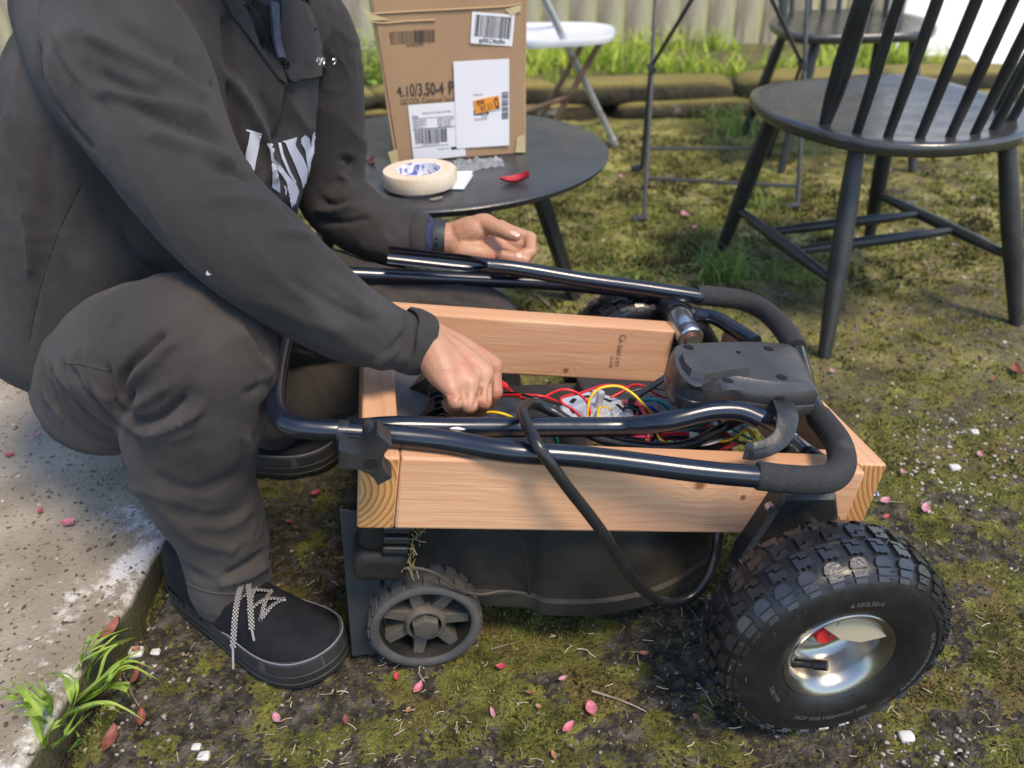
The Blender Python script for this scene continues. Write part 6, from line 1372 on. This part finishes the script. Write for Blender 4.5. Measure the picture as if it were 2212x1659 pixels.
ell((-.005, 0, .03), (.098, .076, .085)); ell((.030, 0, -.045), (.062, .058, .065)); ell((.058, 0, -.088), (.028, .026, .022)); ell((.088, 0, -.012), (.014, .010, .024)); ell((.099, 0, -.026), (.013, .0135, .010)); ell((.079, 0, -.056), (.014, .024, .006)); ell((.077, 0, -.066), (.013, .020, .006)); ell((.074, .030, .018), (.014, .024, .009)); ell((.074, -.030, .018), (.014, .024, .009))
for s_ in (-1, 1): ell((-.008, s_*.078, -.010), (.018, .008, .032)); ell((.048, s_*.036, -.030), (.026, .020, .022))
ev, V_, E_ = remesh(q, .0024, 8, .45)
kz = lambda *p: [(713.2+.1736*u, 740.6+.1736*v) for u, v in p]
st = [(kz((1700, 640), (1620, 720), (1600, 760)), 3.0, -.0025), (kz((1880, 560), (1830, 680), (1790, 800)), 3.0, -.003), (kz((2010, 480), (1990, 600), (1980, 780)), 3.0, -.003), (kz((2090, 300), (2060, 280), (2040, 320)), 7, .0012), (kz((1940, 400), (1970, 420)), 9, .0022), (kz((1760, 520), (1800, 540)), 9, .0020), (kz((1300, 330), (1600, 300), (1850, 330)), 9, .0008), (kz((1450, 640), (1500, 660), (1580, 650)), 5, -.002), (kz((1150, 330), (1140, 360), (1160, 400)), 4, -.001)]
V_ = folds(ev, V_, st); V_ = wrinkle(ev, V_, .0005, 60, 2)
body = put(ev, V_, 'body', skin)
nail = mat('finger_nail', (.60, .36, .29), rough=.3)
uvb, dpb = None, None
body.data.calc_loop_triangles(); bvb = BVHTree.FromPolygons([tuple(v) for v in V_], [tuple(t.vertices) for t in body.data.loop_triangles])
def nail_at(px):
    P_ = []
    for u, v in cat(px, 3, True):
        hit = bvb.ray_cast(Vector(CAMO), Vector(ray(u, v)).normalized())
        if hit[0] is None: return
        P_.append(np.array(hit[0])+np.array(hit[1])*.0007)
    P_ = np.array(P_); c_ = P_.mean(0); v_ = CAMO-c_; v_ /= np.linalg.norm(v_); obj('finger_nail', MB().loft([P_-v_*.0012, P_, c_+(P_-c_)*.5+v_*.0004]), nail, body, 60)
nail_at([(1103, 500), (1112, 501), (1121, 505), (1119, 510), (1109, 509), (1103, 505)]); nail_at([(1071, 547), (1079, 544), (1084, 549), (1083, 557), (1075, 558), (1070, 553)]); nail_at([(1115, 548), (1122, 546), (1127, 551), (1125, 557), (1118, 557)])
ol = wrap_src = None
# hair cap
q = MB(); q0 = q
def hell(c, r):
    a = np.linspace(-math.pi/2, math.pi/2, 13); rings = []
    for t in a: b_ = np.arange(24)*2*math.pi/24; rings.append(HM(np.c_[c[0]+r[0]*math.cos(t)*np.cos(b_), c[1]+r[1]*math.cos(t)*np.sin(b_), c[2]+r[2]*math.sin(t)+0*b_]))
    q.loft(rings)
hell((-.030, 0, .050), (.092, .084, .085)); hell((-.055, 0, .0), (.066, .078, .075)); hell((.03, 0, .095), (.055, .062, .03))
ev, V_, E_ = remesh(q, .005, 6); V_ = wrinkle(ev, V_, .005, 60, 5); put(ev, V_, 'hair', mat('black_hair', (.010, .008, .007), (.022, .018, .015), 200, .5, bump=.003, bscale=240, stretch=(1, 1, .2)))
for s_ in (-1, 1):
    e_ = HM(np.array([[.0715, s_*.030, .003]]))[0]; qe = MB(); ball(qe, e_, .0098); obj('eye', qe, mat('eye_white', (.7, .68, .66), rough=.2), pr, 180); qi = MB(); ball(qi, e_+hf*.0062-hu*.0015, .0048); obj('iris', qi, mat('brown_iris', (.03, .015, .008), rough=.15), pr, 180)
# wrist watch on the far wrist
W0, W1 = D3(938, 517, 1.246), D3(964, 518, 1.246); axw = W1-W0; lw2 = np.linalg.norm(axw); M_ = frame_at(W0, axw, (0, 0, 1))
strap_m = mat('dark_watch_strap', (.014, .020, .026), (.020, .027, .034), 40, .55)
wt = obj('watch_strap', MB().lathe([(.0288, .001), (.0312, 0), (.0320, lw2*.5), (.0308, lw2), (.0284, lw2-.001)], 40, M_, closed=True), strap_m, pr, 60)
bk_ = frame_at(W0+axw*.5-(CAMO-W0)/np.linalg.norm(CAMO-W0)*.030, -(CAMO-W0)); obj('watch_case', MB().box(-.018, .018, -.020, .020, -.004, .008, bk_), mat('watch_glass', (.01, .01, .012), rough=.1), wt, 40, bevel=.004)
for (u, v) in [(943, 516), (943, 526), (943, 535)]: 
    p = PD(u, v, 1.2145); obj('strap_hole', MB().lathe([(.0001, .0003), (.0018, .0003), (.0018, -.001)], 10, frame_at(p, CAMO-p)), deep, wt, 0)
# ================================================================ SMALL THINGS ON THE GROUND
def gz(p): return float(ground_h(np.array([p[0]]), np.array([p[1]]))[0])
def on_ground(u, v, z=0.004):
    p = PZ(u, v, 0)
    if p[0] < slab_edge_x(p[1])-.01 and p[1] < 1.46: q_ = PZ(u, v, .0325); return np.array([q_[0], q_[1], .0325])
    h = gz(p); q_ = PZ(u, v, h); q_[2] = gz(q_)+z; return q_
pet_m = [mat('petal_%d' % i, a, b, 120, .55) for i, (a, b) in enumerate([((.42, .10, .14), (.52, .19, .24)), ((.32, .035, .05), (.42, .07, .085)), ((.40, .16, .22), (.50, .26, .31)), ((.16, .045, .035), (.24, .08, .055)), ((.28, .13, .07), (.36, .18, .10))])]
G = 'fallen petals and leaves on the ground'
PET = [(150, 1133, .034, .024, 0, 'large pink petal lying on the concrete slab'), (88, 1106, .022, .010, 1, 'narrow red petal on the concrete slab above the large pink one'), (22, 985, .026, .013, 1, 'red petal at the left edge of the concrete slab'), (82, 942, .020, .012, 2, 'dull pink petal on the concrete slab below the thigh'),
       (683, 1073, .026, .014, 1, 'red petal on the moss between the far shoe and the rubber flap'), (627, 1135, .022, .008, 1, 'thin red petal on the moss beside the near trouser leg'), (1083, 1448, .020, .012, 1, 'red petal to the right of the small grey wheel'), (905, 1497, .024, .014, 0, 'bright pink petal just below the small grey wheel'), (858, 1471, .018, .010, 1, 'small red petal under the left side of the small wheel'),
       (1277, 1540, .028, .018, 0, 'upper of two bright pink petals in the bottom centre'), (1228, 1581, .026, .014, 0, 'lower of two bright pink petals in the bottom centre'), (1216, 1475, .018, .009, 2, 'pale pink petal above the bottom centre petals'), (600, 1561, .022, .012, 2, 'dull pink petal below the near shoe'), (1997, 1106, .034, .016, 2, 'mauve curled petal right of the timber frame corner'), (1910, 1091, .026, .018, 2, 'pale speckled petal next to the frame corner'), (1913, 1124, .020, .010, 1, 'small red petal just above the big tyre'),
       (2114, 989, .020, .012, 2, 'pale pink petal among the white pebbles at right'), (1948, 1027, .018, .010, 2, 'pale petal between the frame corner and the white pebbles'), (1797, 808, .020, .012, 2, 'pink petal by the foot of the near spindle chair'), (2192, 808, .050, .026, 3, 'dark red dry leaf at the right edge of the ground'), (2144, 826, .022, .012, 3, 'small dark leaf near the right edge'), (1480, 470, .060, .026, 2, 'pinkish dry leaf under the thin wire stand'), (1342, 386, .035, .020, 2, 'pink petal right of the round table'), (1500, 498, .026, .016, 2, 'pink petal near the feet of the wire stand'),
       (310, 1561, .036, .014, 3, 'brown red curled leaf in the bottom left corner'), (243, 1605, .050, .020, 3, 'maroon crumpled leaf at the bottom left'), (1128, 628, .060, .034, 3, 'dry brown leaf on the ground behind the far beam'), (298, 1412, .018, .012, 4, 'small tan leaf scrap between slab and shoe'), (1075, 330, .0, 0, 0, None), (1520, 1275, .030, .010, 1, 'dark red leaf scrap in the shade under the cable loop')]
rr = np.random.RandomState(21)
for i, (u, v, l_, w_, k_, lab) in enumerate(PET):
    if not lab: continue
    p = on_ground(u, v); thing('fallen_petal' if k_ < 3 else 'fallen_leaf', leaf_mb(p, rr.rand()*3.1-.6, l_*.66, w_*.74, .25+rr.rand()*.4, .001), pet_m[k_], lab, 'petal' if k_ < 3 else 'leaf', G, smooth=180)
for i in range(26):                                  # scraps that nothing tells apart
    u, v = rr.uniform(380, 2150), rr.uniform(1180, 1650); p = on_ground(u, v)
    if (760 < u < 1500 and v < 1420) or (1520 < u < 2060 and v < 1600) or (u < 770 and v < 1500): continue
    thing('leaf_scrap', leaf_mb(p, rr.rand()*6, .008+rr.rand()*.007, .004+rr.rand()*.003, .5, .001), pet_m[rr.randint(2, 5)], 'tiny dry leaf scrap lying in the moss', 'leaf scrap', 'tiny scraps scattered in the moss', smooth=180)
twig_m = mat('dry_twig', (.16, .12, .085), (.30, .25, .20), 60, .85, bump=.0006, bscale=300)
for pts, r_, lab in [([(1278, 1497), (1320, 1510), (1362, 1526), (1396, 1542)], .0016, 'long thin dry twig at the bottom centre'), ([(262, 1452), (276, 1475), (286, 1502), (302, 1530)], .0019, 'bent pale twig beside the green grass tuft'), ([(1160, 640), (1190, 668), (1215, 690), (1245, 718)], .0022, 'dark twig on the moss behind the far beam'), ([(1505, 1480), (1522, 1500), (1540, 1530)], .0014, 'thin dark twig left of the big tyre'), ([(905, 1458), (912, 1470), (918, 1478)], .0016, 'short pale twig at the foot of the small wheel'), ([(1890, 1086), (1925, 1088), (1952, 1090)], .0009, 'pale straw lying by the frame corner'), ([(1060, 1408), (1085, 1400), (1118, 1392)], .0010, 'straw in the shade right of the small wheel')]:
    P_ = [on_ground(u, v, .004) for u, v in pts]; P_ = cat(P_, 4); thing('twig', MB().tube(P_, np.linspace(r_, r_*.5, len(P_)), 6), twig_m, lab, 'twig', 'twigs on the ground')
# pale stones
white_st = mat('white_pebble', (.48, .46, .42), (.66, .64, .60), 60, .7)
for i, (u, v, s_, lab) in enumerate([(296, 1413, .013, 'white stone in the joint between slab and moss'), (337, 1411, .009, 'small white stone left of the near shoe'), (365, 1247, .006, 'tiny white stone under the heel of the near shoe'), (441, 1636, .010, 'white stone at the bottom left of the moss'), (425, 1615, .008, 'small white stone above the bottom left one'), (2062, 1012, .013, 'larger white stone in the pebbles at right'), (2105, 935, .011, 'pale stone at the top of the pebbles at right'), (1957, 1595, .012, 'white stone below the big tyre')]):
    p = on_ground(u, v, 0); s_ *= .66; vv, ff = rock(p+[0, 0, s_*.2], (s_, s_*.8, s_*.5), 300+i, 2); thing('white_stone', MB().add(vv, ff), white_st, lab, 'stone', 'pale stones on the ground', smooth=60)
# gravel: uncountable
bm = bmesh.new(); bmesh.ops.create_icosphere(bm, subdivisions=1, radius=1); iv = np.array([p.co for p in bm.verts]); if_ = [tuple(p.index for p in f.verts) for f in bm.faces]; bm.free()
q = MB(); cols = []
def peb(u0, u1, v0, v1, n, smin, smax, lo, hi):
    for i in range(n):
        u, v = rr.uniform(u0, u1), rr.uniform(v0, v1); p = PZ(u, v, 0)
        if p[0] < slab_edge_x(p[1])+.012 and p[1] < 1.46: continue
        p[2] = gz(p); s_ = rr.uniform(smin, smax); rot = rotm('Z', rr.rand()*6.28)
        vv = (iv*(1+.25*rr.randn(len(iv), 1)*.6)*np.array([s_, s_*rr.uniform(.6, .95), s_*.55])) @ rot.T+p+[0, 0, s_*.1]; q.add(vv, if_); cols.append(np.repeat((np.array(lo)+(np.array(hi)-np.array(lo))*rr.rand())[None], len(iv), 0))
peb(1930, 2212, 890, 1110, 170, .0014, .0046, (.14, .13, .11), (.50, .48, .44)); peb(1900, 2080, 1560, 1655, 40, .0014, .0036, (.15, .14, .12), (.48, .46, .43)); peb(150, 420, 1250, 1655, 90, .0016, .0042, (.12, .10, .08), (.38, .34, .29)); peb(400, 2212, 1150, 1655, 300, .0010, .0030, (.09, .075, .06), (.36, .33, .29)); peb(1100, 2212, 560, 1000, 300, .0018, .0045, (.14, .12, .09), (.50, .47, .42)); peb(750, 2212, 270, 560, 200, .003, .008, (.14, .12, .09), (.50, .47, .42))
me = q.mesh('gravel'); set_col(me, np.concatenate(cols)); finish(me, attr_mat('gravel_stone', rough=.8), 60); o = bpy.data.objects.new('gravel', me); C.objects.link(o); tag(o, 'small loose gravel scattered over the mossy ground', 'gravel', kind='stuff')
# fine litter: uncountable straw and crumbs
q = MB(); cols = []
for i in range(520):
    u, v = rr.uniform(380, 2212), rr.uniform(900, 1659); p = PZ(u, v, 0)
    if p[0] < slab_edge_x(p[1])+.012 and p[1] < 1.46: continue
    p[2] = gz(p)+.004; a = rr.rand()*6.28; l_ = rr.uniform(.004, .016); d = np.array([math.cos(a)*l_, math.sin(a)*l_, rr.randn()*.001]); m_ = p+d*.5+rr.randn(3)*.0012; n0 = q.n; q.tube([p, m_, p+d], .0005, 4); cols.append(np.repeat((np.array([.20, .15, .09])+np.array([.42, .38, .30])*rr.rand()**2)[None], q.n-n0, 0))
for i in range(240):
    u, v = rr.uniform(0, 370), rr.uniform(760, 1655); p = PZ(u, v, .0325)
    if p[0] > slab_edge_x(p[1])-.02: continue
    n0 = q.n; s_ = rr.uniform(.001, .0032); q.add((iv*np.array([s_*rr.uniform(.7, 2.2), s_, s_*.4])) @ rotm('Z', rr.rand()*6.28).T+p+[0, 0, .0005], if_); cols.append(np.repeat((np.array([.08, .05, .03])+rr.rand()**2*np.array([.5, .48, .42]))[None], q.n-n0, 0))
me = q.mesh('ground_litter'); set_col(me, np.concatenate(cols)); finish(me, attr_mat('litter_bits', rough=.85), 0); o = bpy.data.objects.new('ground_litter', me); C.objects.link(o); tag(o, 'fine straw crumbs and dirt specks on the ground and slab', 'litter', kind='stuff')

# ---- grass tuft growing from the joint beside the slab: every blade its own part
blade_m = mat('fresh_grass_blade', (.24, .38, .04), (.44, .56, .11), 40, .45)
N, L_ = nt(blade_m); tr = N.new('ShaderNodeBsdfTranslucent'); tr.inputs[0].default_value = (.32, .55, .06, 1); mxs = N.new('ShaderNodeMixShader'); mxs.inputs[0].default_value = .35; L_.new(N['Principled BSDF'].outputs[0], mxs.inputs[1]); L_.new(tr.outputs[0], mxs.inputs[2]); L_.new(mxs.outputs[0], N['Material Output'].inputs[0])
def z8(p): return p[0]*.3472, 1042.3+p[1]*.3472
def tuft(name, blades_, label, wd=.0045, hz=(0, .045, .07, .066, .045)):
    r0 = PZ(*z8(blades_[0][0]), 0); t_ = empty(name, (r0[0], r0[1], 0), label, 'grass', 'grass tufts')
    rj = np.random.RandomState(len(blades_)); more = []
    for b in blades_:
        more.append(b)
        for k_ in range(2): d_ = rj.randn(2)*26; more.append([(p[0]+rj.randn()*16+d_[0]*i/(len(b)-1)*1.6, p[1]+rj.randn()*12+d_[1]*i/(len(b)-1)*1.6) for i, p in enumerate(b)])
    for bi, b in enumerate(more):
        n_ = len(b); P_ = cat([PZ(*z8(p), hz[min(4, int(round(i*4/(n_-1))))]) for i, p in enumerate(b)], 5); k_ = len(P_); T_ = np.gradient(P_, axis=0); V2 = []
        for i in range(k_):
            t = i/(k_-1); w_ = wd*(1 if bi % 3 == 0 else .6)*(.55+.45*math.sin(math.pi*min(1, t*1.3)))*(1-t**3); s_ = np.cross(T_[i], [0, 0, 1.0]); s_ = s_/(np.linalg.norm(s_)+1e-9)
            V2 += [P_[i]-s_*w_, P_[i]+[0, 0, -.0012], P_[i]+s_*w_]
        obj('blade', MB().add(np.array(V2), [(3*i+j, 3*i+j+1, 3*i+j+4, 3*i+j+3) for i in range(k_-1) for j in (0, 1)]), blade_m, t_, 180)
tuft('grass_tuft', [[(500, 1260), (530, 1080), (640, 970), (815, 900)], [(505, 1240), (515, 1060), (560, 960), (640, 935)], [(440, 1400), (600, 1250), (740, 1120), (920, 1020)], [(450, 1360), (640, 1210), (800, 1110), (955, 1160)], [(560, 1290), (700, 1265), (780, 1290), (812, 1345)], [(350, 1480), (500, 1400), (680, 1370), (850, 1440)], [(520, 1250), (600, 1110), (720, 1010), (770, 1010)], [(470, 1380), (640, 1290), (700, 1200), (800, 1130)]], 'bright green grass tuft in the joint close to the near shoe heel', .0046)
tuft('grass_tuft', [[(260, 1610), (240, 1420), (150, 1310), (0, 1285)], [(340, 1520), (430, 1400), (445, 1270), (380, 1205), (280, 1210)], [(240, 1400), (150, 1345), (60, 1330), (-20, 1345)], [(230, 1420), (120, 1385), (20, 1450)], [(262, 1630), (190, 1420), (150, 1320), (60, 1230)], [(330, 1650), (400, 1560), (485, 1415)], [(290, 1500), (210, 1450), (140, 1430)], [(330, 1430), (290, 1350), (250, 1320), (300, 1300)], [(440, 1665), (490, 1605), (505, 1590)], [(280, 1640), (300, 1560), (370, 1480), (420, 1460)], [(320, 1450), (270, 1330), (150, 1230)]], 'bright green grass tuft at the bottom left corner by the slab', .0036, (.02, .060, .085, .075, .055))
dead_m = mat('dead_leaf', (.20, .055, .035), (.30, .12, .08), 40, .6)
for (u, v, a, l_, w_, lab) in [(241, 1372, 1.1, .050, .022, 'long red brown curled leaf in the joint beside the slab'), (216, 1450, .4, .030, .018, 'small red brown leaf behind the grass tuft in the joint'), (322, 1305, 1.0, .028, .016, 'purplish leaf in the joint near the heel'), (300, 1480, 1.5, .034, .012, 'orange brown narrow leaf beside the bent twig')]:
    p = on_ground(u, v, .010); thing('dead_leaf', leaf_mb(p, a, l_*.7, w_*.7, .8, .002), dead_m, lab, 'leaf', G, smooth=180)
# ---- grass growing behind the mower, by the chair and in cracks
def patch(cu, cv, n, spread, h, seed):
    r_ = np.random.RandomState(seed); c = PZ(cu, cv, 0); P_ = np.c_[c[0]+r_.randn(n)*spread[0], c[1]+r_.randn(n)*spread[1], np.zeros(n)]; t = r_.rand(n)[:, None]; cc = np.array([.13, .22, .05])*(1-t)+np.array([.34, .44, .12])*t
    return blades(P_, r_.uniform(h*.5, h*1.3, n), r_.uniform(.002, .0042, n), r_.uniform(.3, 1.3, n), cc, 3, seed)
V2, F2, C2 = patch(1555, 600, 120, (.030, .024), .10, 1); loc = PZ(1555, 600, 0); me = bpy.data.meshes.new('grass_tuft'); me.from_pydata((V2-loc).tolist(), [], F2); set_col(me, C2); finish(me, grass_m, 0); o = bpy.data.objects.new('grass_tuft', me); C.objects.link(o); o.location = loc; tag(o, 'green grass tuft at the left front leg of the near chair', 'grass', 'grass tufts')
VV, FF, CC3, k_ = [], [], [], 0
for a in [(1340, 605, 130, (.10, .03), .035, 2), (1690, 600, 110, (.08, .03), .045, 3), (1640, 450, 60, (.04, .08), .07, 4), (1560, 270, 120, (.06, .16), .12, 5), (1110, 590, 40, (.03, .03), .04, 6), (1260, 300, 60, (.08, .05), .06, 7)]:
    V2, F2, C2 = patch(*a); VV.append(V2); FF += [tuple(i+k_ for i in f) for f in F2]; CC3.append(C2); k_ += len(V2)
stuff_obj('ground_grass', np.concatenate(VV), FF, np.concatenate(CC3), grass_m, 'thin green grass growing from cracks in the mossy ground', 'grass')
# ---- leafy plants at the back left
lf_m = attr_mat('plant_leaf', rough=.5, translucent=.3)
def plant(cx, cy, n, rad, h, lab, seed, c0, c1):
    r_ = np.random.RandomState(seed); V2 = []; F2 = []; C2 = []; k_ = 0
    pe = empty('garden_plant', (cx, cy, .08), lab, 'plant', 'plants in the bed')
    for i in range(n):
        d = r_.randn(3); d /= np.linalg.norm(d); d[2] = abs(d[2]); p = np.array([cx, cy, .08])+d*np.array([rad, rad, h])*r_.rand()**.5; l_ = r_.uniform(.03, .06); a = r_.rand()*6.28; f = np.array([math.cos(a), math.sin(a), r_.uniform(-.3, .5)]); s_ = np.cross(f, [0, 0, 1]); s_ /= np.linalg.norm(s_)
        V2 += [p, p+f*l_*.5+s_*l_*.3, p+f*l_, p+f*l_*.5-s_*l_*.3]; F2.append((k_, k_+1, k_+2, k_+3)); C2 += [np.array(c0)+(np.array(c1)-np.array(c0))*r_.rand()]*4; k_ += 4
    me = bpy.data.meshes.new('foliage'); me.from_pydata((np.array(V2)-np.array(pe.location)).tolist(), [], F2); set_col(me, np.array(C2)); finish(me, lf_m, 0); o = bpy.data.objects.new('foliage', me); C.objects.link(o); o.parent = pe
    for i in range(5):
        a = r_.rand()*6.28; obj('stem', MB().tube([(cx, cy, .06), (cx+math.cos(a)*rad*.4, cy+math.sin(a)*rad*.4, .08+h*.7)], [.006, .003], 6), twig_m, pe)
plant(-.62, 3.72, 420, .20, .30, 'leafy green plant in the bed left of the cardboard box', 1, (.10, .20, .03), (.36, .50, .12)); plant(-1.9, 3.75, 300, .3, .4, 'leafy green plant in the bed behind the crouching person', 2, (.10, .18, .03), (.32, .44, .10)); plant(-.30, 3.95, 200, .14, .2, 'lower leafy plant in the bed hidden behind the cardboard box', 3, (.12, .22, .04), (.40, .52, .14))
p = PZ(772, 252, 0); thing('orange_leaf', leaf_mb(p+[0, 0, .01], .2, .20, .13, .35, .0), mat('orange_leaf_m', (.62, .20, .04), (.70, .30, .10), 30, .5), 'big orange leaf on the ground behind the round table', 'leaf', smooth=180)
